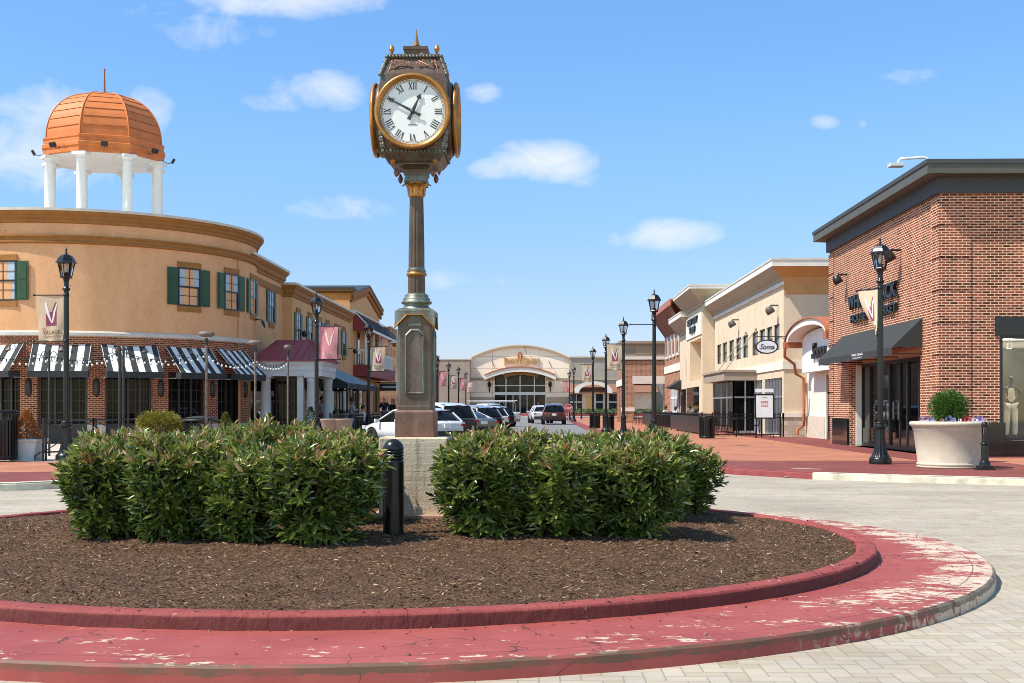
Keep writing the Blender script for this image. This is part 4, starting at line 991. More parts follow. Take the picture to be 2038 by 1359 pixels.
for k in range(7):
    a, b = piers[k] + PH, piers[k + 1] - PH; mid = (a + b) / 2
    u, nn = tang(mid); hw = (RR - .16) * math.sin(R((b - a) / 2)); o = RC + nn * ((RR - .16) * math.cos(R((b - a) / 2)) - .02)
    fr = F(o, u, nn); mb = MB()
    fr.box(mb, -hw, hw, .12, .72, -.12, .03); fr.box(mb, -hw, hw, 2.40, 2.64, -.10, .03); fr.box(mb, -hw, hw, .72, .79, -.08, .07)
    for x in (-hw + .04, -hw * .33 if k % 2 else 0.0, hw * .33 if k % 2 else hw * .5, hw - .04): fr.box(mb, x - .04, x + .04, .79, 2.40, -.08, .02)
    sf = mb.build('shop_window', m['bronze_dark'], rest)
    mb = MB(); fr.quad(mb, -hw, hw, .79, 2.40, -.05); mb.build('pane', m['glass_bistro'], sf)
    mb = MB()
    for z in (1.18, 1.58, 1.98): fr.box(mb, -hw, hw, z - .012, z + .012, -.045, -.025)
    for q in range(1, 6): x = -hw + 2 * hw * q / 6; fr.box(mb, x - .010, x + .010, .79, 2.40, -.045, -.027)
    mb.build('muntins', m['bronze_dark'], sf)
    # awning
    if k < 2: continue
    ro = F(RC + nn * (RR * math.cos(R(9.2)) + .02), u, nn); aw = MB(); W2, dp, zt, zb = .97, .98, 3.55, 2.58
    n_s = 9; wv = 2 * W2 / n_s
    for q in range(n_s):
        aw.cur = q % 2
        x0, x1 = -W2 + q * wv, -W2 + (q + 1) * wv
        for j in range(4):
            s0, s1 = j / 4, (j + 1) / 4
            sag = lambda s: -.03 * math.sin(PI * s)
            aw.face([ro.p(x0, zb + (zt - zb) * s0 + sag(s0), dp * (1 - s0)), ro.p(x1, zb + (zt - zb) * s0 + sag(s0), dp * (1 - s0)), ro.p(x1, zb + (zt - zb) * s1 + sag(s1), dp * (1 - s1)), ro.p(x0, zb + (zt - zb) * s1 + sag(s1), dp * (1 - s1))])
    aw.cur = 0
    aw.face([ro.p(-W2, zb - .22, dp + .004), ro.p(W2, zb - .22, dp + .004), ro.p(W2, zb, dp + .004), ro.p(-W2, zb, dp + .004)])
    for s in (-W2, W2):
        aw.face([ro.p(s, zb - .22, dp), ro.p(s, zb, dp), ro.p(s, zb - .0, dp - .30), ro.p(s, zb - .22, dp - .30)])
    a_ = aw.build('striped_awning', [m['charcoal'], m['canvas_white']], rest)
    mb = MB()
    for s in (-W2 + .02, W2 - .02):
        mb.tube([ro.p(s, zb - .02, dp - .02), ro.p(s, zt - .03, .03)], .015, 6); mb.tube([ro.p(s, zb - .2, dp - .02), ro.p(s, zb - .2, .02)], .012, 6)
    mb.tube([ro.p(-W2, zb - .2, dp - .02), ro.p(W2, zb - .2, dp - .02)], .015, 6); mb.build('awning_frame', m['grey_white'], a_)
    for dx_ in ((-.0,) if k % 2 else (-.45, .5)):
        mb = MB(); b0 = ro.p(dx_, 3.66, .02); pts = [b0 + nn * (.0 + .32 * math.sin(PI * q / 10) * .9) + Z3 * (.18 * math.sin(PI * q / 10 * .9) - .30 * (q / 10) ** 2.5) + nn * (.12 * q / 10) for q in range(11)]
        mb.tube(pts, .014, 6); mb.lathe([(.03, .04), (.05, .0), (.13, -.07), (.15, -.12), (.135, -.11), (.01, -.01)], pts[-1] - Z3 * .02, 16, cap=False); mb.lathe([(.07, 0), (.07, .025)], b0 - nn * .02, 14, axis=(u, Z3, nn)); mb.build('gooseneck_lamp', m['rust'], rest)
for p in piers[2:8]:
    u, nn = tang(p); c0 = RC + nn * RR
    mb = MB(); mb.lathe([(.001, 1.72), (.05, 1.74), (.10, 1.80), (.115, 1.95), (.115, 2.15), (.10, 2.28), (.05, 2.34), (.001, 2.36)], c0, 16, axis=(u, nn, Z3), cap=False, a0=-.2, a1=PI + .2); mb.build('wall_sconce', m['bronze_dark'], rest)
def shutter(mb, fr, a0, a1, b0, b1, c=0.0):
    fr.box(mb, a0, a1, b0, b1, c, c + .035); md = b0 + (b1 - b0) * .52; e = .06
    for q0, q1 in ((b0 + e, md - e / 2), (md + e / 2, b1 - e)): fr.box(mb, a0 + e, a1 - e, q0, q1, c + .034, c + .048)
def sash_window(parent, fr, w, h, sh=.34, blind=.55, trimw=.0, name='window'):
    """fr origin: bottom middle of the glass on the wall face"""
    mb = MB(); t = .05
    fr.box(mb, -w / 2 - t, w / 2 + t, -t, 0, -.02, .05); fr.box(mb, -w / 2 - t, w / 2 + t, h, h + t, -.02, .05); fr.box(mb, -w / 2 - t, -w / 2, 0, h, -.02, .05); fr.box(mb, w / 2, w / 2 + t, 0, h, -.02, .05)
    fr.box(mb, -w / 2, w / 2, h * .5 - .03, h * .5 + .03, -.0, .045); fr.box(mb, -.012, .012, 0, h, .0, .036)
    for q in (.25, .75): fr.box(mb, -w / 2, w / 2, h * q - .010, h * q + .010, .0, .034)
    wd = mb.build(name, m['black'], parent)
    mb = MB(); fr.quad(mb, -w / 2, w / 2, h * .5, h, .02); mb.build('pane', m['blind'], wd)
    mb = MB()
    xs = -w / 2 + w * blind if blind < 1 else w / 2
    mb.cur = 0; fr.quad(mb, -w / 2, xs, 0, h * .5, .014)
    if blind < 1: mb.cur = 1; fr.quad(mb, xs, w / 2, 0, h * .5, .014)
    mb.build('pane', [m['blind'], m['glass']], wd)
    mb = MB(); fr.box(mb, -w / 2 - .08, w / 2 + .08, h + t + .002, h + t + .20, .0, .055); mb.build('lintel', m['trim'], wd)
    mb = MB(); fr.box(mb, -w / 2 - .08, w / 2 + .08, -t - .2, -t - .002, .0, .055); mb.build('sill', m['trim'], wd)
    for s in (-1, 1):
        mb = MB(); x = s * (w / 2 + t + .01); shutter(mb, fr, min(x, x + s * sh), max(x, x + s * sh), -t * .5, h + t * .5, .004); mb.build('shutter', m['green'], wd)
    return wd
for ph, bl in ((-27.5, .7), (-5.5, 1.0), (52.0, .82), (71.8, .62), (90.8, .5)):
    u, nn = tang(ph); sash_window(rest, F(RC + nn * (RR + .012 - .035) + Z3 * 5.05, u, nn), .86, 1.28, .42, bl)
mb = MB(); u, nn = tang(93); mb.lathe([(.09, 0), (.12, .12), (.10, .2), (.02, .22)], RC + nn * (RR + .30) + Z3 * 4.75, 14, axis=(u, Z3, (nn * .6 + Z3 * -.8).normalized())); mb.tube([RC + nn * RR + Z3 * 4.85, RC + nn * (RR + .35) + Z3 * 4.8], .02, 6); mb.build('floodlight', m['black'], rest)

# ---- rooftop cupola
CU = V(-17.25, 48.5, 8.02)
cup = thing('rooftop_cupola', 'orange domed open cupola on white columns over the round corner', 'cupola', CU)
def octrow(r, z, rot=R(-2.9)): return [CU + V(r * math.cos(rot + PI / 4 * i), r * math.sin(rot + PI / 4 * i), z - CU.z) for i in range(8)]
RO = 2.42
def octloft(mb, lv, caps=True):
    rows = [octrow(r, z) for r, z in lv]
    for i in range(len(rows) - 1):
        for j in range(8): mb.face([rows[i][j], rows[i][(j + 1) % 8], rows[i + 1][(j + 1) % 8], rows[i + 1][j]])
    if caps: mb.face(list(reversed(rows[0]))); mb.face(rows[-1])
mb = MB(); lv = []
for q in range(15):
    t = q / 14; lv.append((RO * .955 * math.cos(t * PI / 2 * .985) ** .80, 11.72 + 2.02 * math.sin(t * PI / 2) ** .98))
octloft(mb, lv); dome = mb.build('dome', m['dome'], cup)
mb = MB()
for q in range(1, 8):
    t = q / 8.6; r, z = RO * .955 * math.cos(t * PI / 2 * .985) ** .80, 11.72 + 2.02 * math.sin(t * PI / 2) ** .98
    a, b = octrow(r + .012, z), octrow(r + .012, z + .001)
    for j in range(8):
        e = .10 / max(r, .3); mb.tube([a[j].lerp(a[(j + 1) % 8], e), a[j].lerp(a[(j + 1) % 8], 1 - e)], .013, 5)
mb.build('roof_seam', m['dome_seam'], dome)
mb = MB()
for j in range(8): mb.tube([octrow(r + .012, z)[j] for r, z in lv], .022, 6)
mb.build('roof_rib', m['dome'], dome)
mb = MB(); octloft(mb, [(RO * .98, 11.05), (RO, 11.08), (RO, 11.26), (RO + .05, 11.30), (RO + .05, 11.42), (RO - .01, 11.46), (RO - .01, 11.60), (RO + .02, 11.64), (RO + .02, 11.70), (RO - .1, 11.74)]); mb.build('entablature', m['dome'], cup)
mb = MB(); mb.face(list(reversed(octrow(RO * .975, 11.044)))); mb.build('soffit', m['white_paint'], cup)
mb = MB(); mb.lathe([(.09, 13.70), (.06, 13.80), (.045, 13.9), (.02, 14.7), (.045, 14.74), (.03, 14.80), (.001, 14.82)], V(CU.x, CU.y, 0), 12); mb.build('spire', m['dome_seam'], cup)
for j in range(8):
    c0 = octrow(RO * .90, 0)[j]; c0.z = 0
    mb = MB(); mb.lathe([(.215, 8.0), (.21, 8.1), (.195, 8.15), (.195, 9.2), (.172, 10.72), (.19, 10.74), (.19, 10.79), (.175, 10.81), (.18, 10.86), (.24, 10.93)], c0, 24)
    mb.cbox(c0 + Z3 * 10.925, .54, .54, .115, PI / 8 * 0 + math.atan2(c0.y - CU.y, c0.x - CU.x)); mb.build('column', m['white_paint'], cup)
mb0 = None
for j in range(8):
    a, b = octrow(RO + .04, 11.26)[j], octrow(RO + .04, 11.26)[(j + 1) % 8]; c0 = (a + b) / 2; d = (c0 - CU); d.z = 0; d.normalize(); tt = V(-d.y, d.x, 0)
    mb = MB(); mb.tube([c0 - Z3 * .02, c0 + d * .2 - Z3 * .08, c0 + d * .34 + Z3 * .02], .014, 6); mb.obox(c0 + d * .36 + Z3 * .03, tt, (d * .5 + Z3 * .85).normalized(), (d * .85 - Z3 * .5).normalized(), -.13, .13, -.09, .09, -.05, .05); mb.build('floodlight', m['black'], cup)

# ================================================================ tan street wing behind it
wing = thing('tan_wing', 'two storey tan stucco shop wing with green shuttered windows stepping along the street', 'building', (-11.4, 55, ZS))
X1, X2, Y1, Y2 = -11.42, -11.0, 54.6, 71.4
w1 = F(V(X1, 48.5, 0), V(0, 1, 0), V(1, 0, 0)); w2 = F(V(X2, Y1, 0), V(0, 1, 0), V(1, 0, 0)); wf = F(V(X2, Y1, 0), V(-1, 0, 0), V(0, -1, 0))
mb = MB(); w1.quad(mb, -2, 6.1, 0, 7.0); w2.quad(mb, 0, Y2 - Y1, 2.9, 6.5); wf.quad(mb, 0, 1.2, 2.9, 6.5)
mb.face([(X1, Y1 + .01, 6.5), (X1, Y1, 7.35), (-24, Y1, 7.35), (-24, Y1, 6.5)]); mb.build('stucco_wall', m['stucco'], wing)
mb = MB(); w2.quad(mb, 0, Y2 - Y1, 0, 2.9); wf.quad(mb, 0, 1.2, 0, 2.9); mb.build('brick_wall', m['brick_left'], wing)
def cornice(mb, fr, a0, a1, zt, steps=((.0, .62), (.06, .60), (.06, .50), (.13, .44), (.13, .30), (.24, .18), (.26, .10)), back=.0):
    for q in range(len(steps) - 1):
        (c0, d0), (c1, d1) = steps[q], steps[q + 1]
        mb.face([fr.p(a0 - c0, zt - d0, c0), fr.p(a1 + c0, zt - d0, c0), fr.p(a1 + c1, zt - d1, c1), fr.p(a0 - c1, zt - d1, c1)])
mb = MB(); cornice(mb, w1, -.5, 6.1, 7.45); fr_ = F(V(X1, Y1, 0), V(-1, 0, 0), V(0, 1, 0))
for q in range(1): cornice(mb, F(V(X1, Y1 - .0, 0), V(-1, 0, 0), V(0, 1, 0)), 0, 9, 7.45)
cornice(mb, w2, 0, Y2 - Y1, 6.9); cornice(mb, wf, 0, .9, 6.9); w1.box(mb, -.5, 6.1, 6.35, 6.62, .0, .06)
mb.build('cornice', m['trim'], wing)
mb = MB(); w1.box(mb, -.6, 6.4, 7.35, 7.45, -9, .29); w2.box(mb, -.28, Y2 - Y1, 6.80, 6.90, -9, .29); mb.build('roof_coping', m['coping'], wing)
mb = MB(); w1.quad(mb, 0, 6.1, .12, 2.6, .012); mb.build('shop_window', m['glass_bistro'], wing)
for x, y0, y1, fr, X in ((540, 592, 657, w1, X1),):
    p = onX(x, (y0 + y1) / 2, X + .02); sash_window(wing, F(V(X, p.y, 5.0), V(0, 1, 0), V(1, 0, 0)), .86, 1.28, .42, .0)
for i, x in enumerate((594, 617, 636.5, 652, 669, 684)):
    p = onX(x, 640, X2 + .02); sash_window(wing, F(V(X2, p.y, 4.28), V(0, 1, 0), V(1, 0, 0)), .86, 1.36, .42, .3 if i % 2 else .0)
mb = MB()
for x, y in ((589, 662), (693, 697)):
    p = onX(x, y, X2); mb.lathe([(.10, 0), (.14, .14), (.12, .24), (.02, .26)], p + V(.32, 0, .05), 14, axis=(Y3, V(.8, 0, .6), V(.6, 0, -.8))); mb.tube([p + V(0, 0, .1), p + V(.3, 0, .12)], .02, 6)
mb.build('floodlight', m['black'], wing)
mb = MB()
for q in range(4): w2.box(mb, 2.2 + q * 4.0, 2.6 + q * 4.0, .12, 3.0, 0, .09)
w2.box(mb, 0, Y2 - Y1, 2.95, 3.2, 0, .12); mb.build('pilaster', m['grey_white'], wing)
for q in range(4):
    fr = F(V(X2, Y1 + 2.6 + q * 4.0, 0), V(0, 1, 0), V(1, 0, 0)); mb = MB()
    fr.box(mb, .2, 3.4, .12, .6, 0, .05); fr.box(mb, .2, 3.4, 2.5, 2.62, 0, .05)
    for x in (.2, 1.2, 2.3, 3.3): fr.box(mb, x, x + .1, .6, 2.5, 0, .05)
    sw = mb.build('shop_window', m['bronze_dark'], wing); mb = MB(); fr.quad(mb, .2, 3.4, .6, 2.5, .02); mb.build('pane', m['glass_bistro'], sw)

# ---- columned entrance porch with the red metal roof
porch = thing('entrance_porch', 'white columned entrance porch with a red standing seam roof', 'porch', (-9.8, 48.6, ZS))
xa, xb, ya, yb = -11.05, -8.50, 47.9, 51.2
mb = MB()
for z0, z1, e in ((2.58, 2.80, .0), (2.80, 2.86, .03), (2.86, 3.02, .02), (3.02, 3.10, .08), (3.10, 3.17, .15)): mb.box(xa - e, xb + e, ya - e, yb, z0, z1)
mb.build('entablature', m['grey_white'], porch)
mb = MB(); e = .2; zt = 4.05; q = [V(xa - e, ya - e, 3.175), V(xb + e, ya - e, 3.175), V(xb + e, yb, 3.175), V(xa + .45, ya + 1.6, zt), V(xb - .7, ya + 1.6, zt), V(xb - .7, yb, zt), V(xa + .45, yb, zt), V(xa - e, yb, 3.175)]
for f in ((0, 1, 4, 3), (1, 2, 5, 4), (3, 4, 5, 6), (0, 3, 6, 7)): mb.face([q[i] for i in f])
rf = mb.build('metal_roof', m['red_metal'], porch)
mb = MB()
for i in range(0, 10):
    s = i / 9; b = q[0].lerp(q[1], s); t = q[3].lerp(q[4], min(1, max(0, (s * 3.0 - .35) / 1.85)))
    t = V(min(max(b.x + .10, q[3].x), q[4].x), q[3].y, zt); mb.tube([b + Z3 * .012, t + Z3 * .012], .016, 5)
for i in range(1, 6): b = q[1].lerp(q[2], i / 6); t = V(q[4].x, min(max(b.y, q[4].y), q[5].y), zt); mb.tube([b + V(.01, 0, .01), t + V(.01, 0, .012)], .016, 5)
mb.tube([q[3], q[4], q[5]], .035, 6); mb.tube([q[0], q[1], q[2]], .025, 6); mb.build('roof_seam', m['red_metal'], rf)
for cx_, cy_ in ((xa + .32, ya + .22), (xb - .42, ya + .22), (xb - .22, yb - .6)):
    mb = MB(); mb.cbox((cx_, cy_, .12), .52, .52, .12); mb.lathe([(.25, .24), (.24, .30), (.215, .33), (.21, 1.2), (.185, 2.36), (.205, 2.38), (.205, 2.42), (.19, 2.44), (.2, 2.48), (.25, 2.53)], (cx_, cy_, 0), 24); mb.cbox((cx_, cy_, 2.525), .52, .52, .058); mb.build('column', m['grey_white'], porch)
mb = MB(); mb.box(xb - .98, xb - .74, ya + .12, ya + .36, .12, 2.58); mb.build('pilaster', m['grey_white'], porch)
fr = F(V(xa + .6, ya + .9, 0), X3, V(0, -1, 0)); mb = MB(); W_ = xb - 1.0 - xa - .6
fr.box(mb, 0, W_, .12, .35, -.06, .0); fr.box(mb, 0, W_, 2.4, 2.58, -.06, 0)
for i in range(5): fr.box(mb, W_ * i / 4 - .03, W_ * i / 4 + .03, .35, 2.4, -.05, .02)
for z in (.8, 1.2, 1.6, 2.0): fr.box(mb, 0, W_, z - .015, z + .015, -.04, .01)
dr = mb.build('glazed_screen', m['bronze_dark'], porch); mb = MB(); fr.quad(mb, 0, W_, .35, 2.4, -.02); mb.build('pane', m['glass_bistro'], dr)

# ---- grey patio awning on posts
pat = thing('patio_awning', 'grey and charcoal canvas patio awning on black posts with bulbs along its edge', 'awning', (-9, 57, ZS))
py0, py1 = 52.8, 62.4; A, B = V(-10.95, 0, 3.62), V(-8.25, 0, 2.42)
m['canvas_grey'] = plain('grey_canvas', (.23, .26, .29), .85, nscale=2, amt=.08)
mb = MB(); pt = lambda P, y, dz=0: V(P.x, y, P.z + dz)
mb.face([pt(B, py0), pt(B, py1), pt(A, py1), pt(A, py0)]); mb.build('canopy', m['canvas_grey'], pat)
mb = MB(); mb.face([pt(B, py0, -.24), pt(B, py0, -.004), pt(A, py0, -.004), V(A.x, py0, B.z - .24)]); mb.face([pt(B, py0, -.24), pt(B, py1, -.24), pt(B, py1, -.004), pt(B, py0, -.004)])
mb.face([pt(B, py1, -.24), V(A.x, py1, B.z - .24), pt(A, py1, -.004), pt(B, py1, -.004)]); mb.build('valance', m['charcoal'], pat)
for y in (52.9, 56.0, 59.1, 62.3): mb = MB(); mb.box(-8.31, -8.22, y - .045, y + .045, .12, 2.42); mb.build('post', m['black'], pat)
rnd = random.Random(4)
for i in range(14):
    mb = MB(); mb.ball((B.x - .02 - .5 * rnd.random() * (i % 2), py0 - .02 if i < 8 else py0 + (i - 7) * 1.3, 2.10 + .06 * rnd.random()) if i >= 8 else (A.x + .5 + i * .3, py0 - .04, 2.08 + .08 * rnd.random()), .035, 8, 5); mb.build('bulb', m['glow'], pat)

# ---- gable building with balcony
gab = thing('gabled_building', 'tan gabled shop building with a red and white balcony under a black shingle roof', 'building', (-11, 78, ZS))
GY0, GY1, GX = 71.4, 84.6, -11.0
g = F(V(GX, GY0, 0), Y3, X3); gf = F(V(GX, GY0, 0), V(-1, 0, 0), V(0, -1, 0)); L = GY1 - GY0
mb = MB(); g.quad(mb, 0, L, 0, 8.0); mb.face([g.p(0, 8.0), g.p(L, 8.0), g.p(L / 2, 9.0)]); gf.quad(mb, 0, 14, 0, 8.0); mb.build('stucco_wall', m['stucco'], gab)
mb = MB(); gf.box(mb, -.25, 14, 7.62, 8.22, .0, .14)
for s in (0, 1):
    a, b = g.p(-.3 if s == 0 else L + .3, 7.98), g.p(L / 2, 9.0)
    for c0, c1, d0, d1 in ((.0, .12, -.55, -.12), (.12, .24, -.26, .0)):
        mb.face([a + X3 * c1 + Z3 * d0, b + X3 * c1 + Z3 * d0, b + X3 * c1 + Z3 * d1, a + X3 * c1 + Z3 * d1]); mb.face([a + X3 * c0 + Z3 * d0, b + X3 * c0 + Z3 * d0, b + X3 * c1 + Z3 * d0, a + X3 * c1 + Z3 * d0])
mb.build('cornice', m['trim'], gab)
mb = MB()
for s in (0, 1):
    a, b = g.p(-.35 if s == 0 else L + .35, 8.0), g.p(L / 2, 9.03)
    mb.face([a + X3 * .27, b + X3 * .27, b - X3 * 14, a - X3 * 14]); mb.face([a + X3 * .27, b + X3 * .27, b + X3 * .27 + Z3 * .09, a + X3 * .27 + Z3 * .09]); mb.face([a + X3 * .27 + Z3 * .09, b + X3 * .27 + Z3 * .09, b - X3 * 14 + Z3 * .09, a - X3 * 14 + Z3 * .09])
gf.box(mb, -.3, 14, 8.22, 8.34, -1, .2); mb.build('roof_coping', m['bronze_dark'], gab)
ex = -9.95; by0, by1 = 72.4, 90.0
mb = MB(); mb.face([(ex, by0, 6.0), (ex, by1, 6.0), (GX, by1, 7.05), (GX, by0, 7.05)]); rf = mb.build('shingle_roof', m['shingle'], gab)
mb = MB(); mb.box(ex - .02, ex + .04, by0, by1, 5.86, 6.0); mb.tube([(GX + .03, by0, 7.09), (ex, by0, 6.04)], .04, 6); mb.tube([(GX + .03, by0, 7.12), (GX + .03, by1, 7.12)], .05, 6); mb.build('roof_fascia', m['white_paint'], rf)
mb = MB(); mb.prism([(GX, 5.9), (ex, 5.9), (ex, 5.99), (GX, 7.0)], V(0, by0 + .05, 0), X3, Z3, Y3, 0, .08); mb.build('gable_panel', m['red_panel'], rf)
mb = MB(); mb.box(GX, ex - .15, by0 + .2, 86, 3.2, 3.88); bal = mb.build('balcony', m['red_panel'], gab)
mb = MB()
for y in (72.7, 76.2, 80.0, 83.8): mb.box(ex - .36, ex - .24, y - .06, y + .06, 3.88, 5.95)
mb.build('balcony_post', m['white_paint'], bal)
mb = MB(); mb.box(ex - .33, ex - .27, 72.7, 86, 4.72, 4.80); mb.box(ex - .33, ex - .27, 72.7, 86, 3.93, 3.98); mb.box(GX, ex - .3, 72.67, 72.73, 4.72, 4.80)
for q in range(88): y = 72.75 + q * .15; mb.box(ex - .315, ex - .285, y, y + .045, 3.95, 4.74)
for q in range(5): x = GX + .12 + q * .15; mb.box(x, x + .045, 72.68, 72.72, 3.95, 4.74)
mb.build('balcony_railing', m['white_paint'], bal)
for q in range(3):
    fr = F(V(GX, 74 + q * 4, 3.9), Y3, X3); mb = MB(); fr.box(mb, 0, 1.1, 0, 2.1, 0, .05); d = mb.build('balcony_door', m['trim'], gab); mb = MB(); fr.quad(mb, .15, .95, .3, 1.95, .055); mb.build('pane', m['glass'], d)
mb = MB(); g.box(mb, 0, L, .12, .5, 0, .06)
for q in range(6): g.box(mb, q * 2.5 + .05, q * 2.5 + .35, .12, 3.1, 0, .08)
g.box(mb, 0, L, 2.75, 3.15, .0, .07); mb.build('shopfront', m['ochre'], gab)
for q in range(5):
    fr = F(V(GX, GY0 + .4 + q * 2.5, 0), Y3, X3); mb = MB(); fr.quad(mb, 0, 2.1, .5, 2.7, .02); mb.build('shop_window', m['glass_grey'] if q in (1, 3) else m['glass_bistro'], gab)
p = onX(778, 770, -9.9)
sgn = thing('projecting_sign', 'dark horizontal sign board on a bracket over the far shop doors', 'sign', (p.x, p.y, p.z - .25))
mb = MB(); mb.cbox((p.x, p.y, p.z - .25), 1.5, .1, .5); mb.build('board', m['bronze_dark'], sgn); mb = MB(); mb.tube([(GX, p.y, p.z + .3), (p.x + .6, p.y, p.z + .3)], .025, 6); mb.build('bracket', m['black'], sgn)
mb = MB(); mb.box(p.x - .6, p.x + .5, p.y - .058, p.y - .052, p.z - .06, p.z + .06); mb.build('lettering_strip', m['grey_white'], sgn)

# ---- brick building farther down
bb = thing('brick_building', 'red brick building with stepped parapet beyond the balcony', 'building', (-12, 92, ZS))
f1 = F(V(-13.5, 88.4, 0), X3, V(0, -1, 0)); f2 = F(V(-9.3, 88.4, 0), Y3, X3)
mb = MB(); f1.quad(mb, 0, 4.2, 0, 6.0); f2.quad(mb, 0, 26, 0, 6.0); f1.quad(mb, .4, 2.75, 6.0, 7.15); mb.face([(-10.75, 88.4, 6), (-10.75, 100, 6), (-10.75, 100, 7.15), (-10.75, 88.4, 7.15)]); mb.build('brick_wall', m['brick_right'], bb)
mb = MB(); mb.box(-13.2, -10.7, 88.3, 100, 7.15, 7.24); mb.box(-13.6, -9.2, 88.3, 114, 6.0, 6.1) if False else None; mb.box(-10.7, -9.22, 88.32, 114.1, 6.0, 6.09); mb.build('roof_coping', m['stone'], bb)
# ================================================================ red brick corner store
SX, SY0, SY1 = 10.02, 31.0, 42.7
st = thing('brick_store', 'red brick corner clothing store with dark grey fascia and a black awning', 'building', (SX, SY0, ZS))
ws = F(V(SX, SY0, 0), Y3, V(-1, 0, 0)); wf = F(V(SX, SY0, 0), X3, V(0, -1, 0)); LS = SY1 - SY0; LF = 16.0; ZT = 6.78
dn0, dn1 = 1.62, 9.0          # storefront opening on the street side
wa = onY(1990, 700, SY0).x - SX; ztop = onY(1990, 668, SY0).z; zsl = onY(1990, 876, SY0).z
mb = MB(); holewall(mb, ws, 0, LS, ZS, ZT, [(dn0, dn1, ZS - .02 if False else ZS, 2.95)], .45); holewall(mb, wf, 0, LF, ZS, ZT, [(wa, wa + 4.2, zsl, ztop + .02), (wa + 5.2, wa + 9.4, zsl, ztop + .02)], .30)
mb.face([(SX, SY1, ZS), (SX + 14, SY1, ZS), (SX + 14, SY1, ZT), (SX, SY1, ZT)]); mb.build('brick_wall', m['brick_right'], st)
qn, qn2 = MB(), MB()
zq = [ZS + .95 + i * (.745 + .065) for i in range(7)]
for i, z in enumerate(zq):
    z1 = min(z + .745, 6.60)
    if z > 6.2: break
    qn.box(SX - .035, SX + .74, SY0 - .035, SY0 + .62, z, z1)
    ws.box(qn2, LS - .66, LS, z, z1, .0, .035)
qn.build('brick_quoins', m['brick_right'], st); qn2.build('brick_quoins', m['brick_right'], st)
mb = MB(); wf.box(mb, -.10, LF, 6.70, 7.16, -.3, .10); mb.box(SX - .10, SX + .3, SY0 + .3, SY1 + .1, 6.70, 7.16); mb.build('frieze_band', m['band_grey'], st)
mb = MB(); o = .46
mb.face([(SX - o, SY0 - o, 7.12), (SX - o, SY1 + o, 7.12), (SX, SY1 + o, 7.10), (SX, SY0 - o, 7.10)]); mb.face([(SX - o, SY0 - o, 7.12), (SX + LF, SY0 - o, 7.12), (SX + LF, SY0, 7.10), (SX - o, SY0, 7.10)])
mb.box(SX - o, SX - o + .08, SY0 - o, SY1 + o, 7.12, 7.36); mb.box(SX - o + .08, SX + LF, SY0 - o, SY0 - o + .08, 7.12, 7.36); mb.box(SX - o + .08, SX + 4, SY1 + o - .08, SY1 + o, 7.12, 7.36)
mb.build('fascia', m['fascia_grey'], st)
mb = MB(); mb.box(SX - o - .03, SX - o + .1, SY0 - o - .03, SY1 + o + .03, 7.36, 7.47); mb.box(SX - o + .1, SX + LF, SY0 - o - .03, SY0 - o + .1, 7.36, 7.47); mb.box(SX - o + .1, SX + LF, SY0 - o + .1, SY1 + o, 7.30, 7.40); mb.build('roof_coping', m['band_grey'], st)
mb = MB(); wf.box(mb, wa - .13, wa + 5, ztop, ztop + .47, .0, .06); wf.box(mb, wa + 5.1, LF, ztop, ztop + .47, .0, .06); mb.build('window_header', m['black'], st)
# display window
for k, a in enumerate((wa, wa + 5.2)):
    mb = MB(); wf.box(mb, a, a + .07, zsl, ztop, -.2, .0); wf.box(mb, a + .07, a + 4.13, ztop - .07, ztop, -.2, 0); wf.box(mb, a + .07, a + 4.13, zsl, zsl + .07, -.2, 0); wf.box(mb, a + 4.13, a + 4.2, zsl, ztop, -.2, 0); wf.box(mb, a + 2.07, a + 2.13, zsl + .07, ztop - .07, -.15, -.02)
    w_ = mb.build('display_window', m['black'], st)
    mb = MB(); wf.quad(mb, a + .05, a + 4.15, zsl + .05, ztop - .05, -.1); mb.build('pane', m['glass_clear'], w_)
mb = MB(); P = lambda a, b, c: wf.p(a, b, c)
a0, a1, d = wa - .3, wa + 10, -2.2
for f in ([P(a0, zsl, d), P(a1, zsl, d), P(a1, 3.1, d), P(a0, 3.1, d)], [P(a0, zsl, d), P(a0, zsl, -.32), P(a0, 3.1, -.32), P(a0, 3.1, d)], [P(a1, zsl, -.32), P(a1, zsl, d), P(a1, 3.1, d), P(a1, 3.1, -.32)], [P(a0, 3.1, d), P(a1, 3.1, d), P(a1, 3.1, -.32), P(a0, 3.1, -.32)], [P(a0, zsl, -.32), P(a1, zsl, -.32), P(a1, zsl, d), P(a0, zsl, d)]): mb.face(f)
m['display_wall'] = plain('display_wall', (.62, .60, .50), .9, nscale=1, amt=.06)
mb.build('display_room', m['display_wall'], st)
mb = MB(); wf.box(mb, wa + .62, wa + 2.4, zsl + .02, 2.35, -2.15, -2.05); mb.build('display_panel', plain('beige_panel', (.5, .38, .27), .9), st)
mb = MB()
for x in (wa + .14, wa + .5): mb.lathe([(.05, 0), (.07, -.12), (.05, -.14)], wf.p(x, 3.0, -.7), 12); mb.tube([wf.p(x, 3.1, -.7), wf.p(x, 2.98, -.7)], .015, 6)
mb.build('display_spotlight', m['white_paint'], st)
for x in (wa + .5, wa + 2.6):
    pl_d = bpy.data.lights.new('display_lamp', 'POINT'); pl_d.energy = 45; pl_d.color = (1, .93, .80); pl_d.shadow_soft_size = .06; pl_o = bpy.data.objects.new('display_lamp', pl_d); COL.objects.link(pl_o); pl_o.location = wf.p(x, 2.82, -.75)
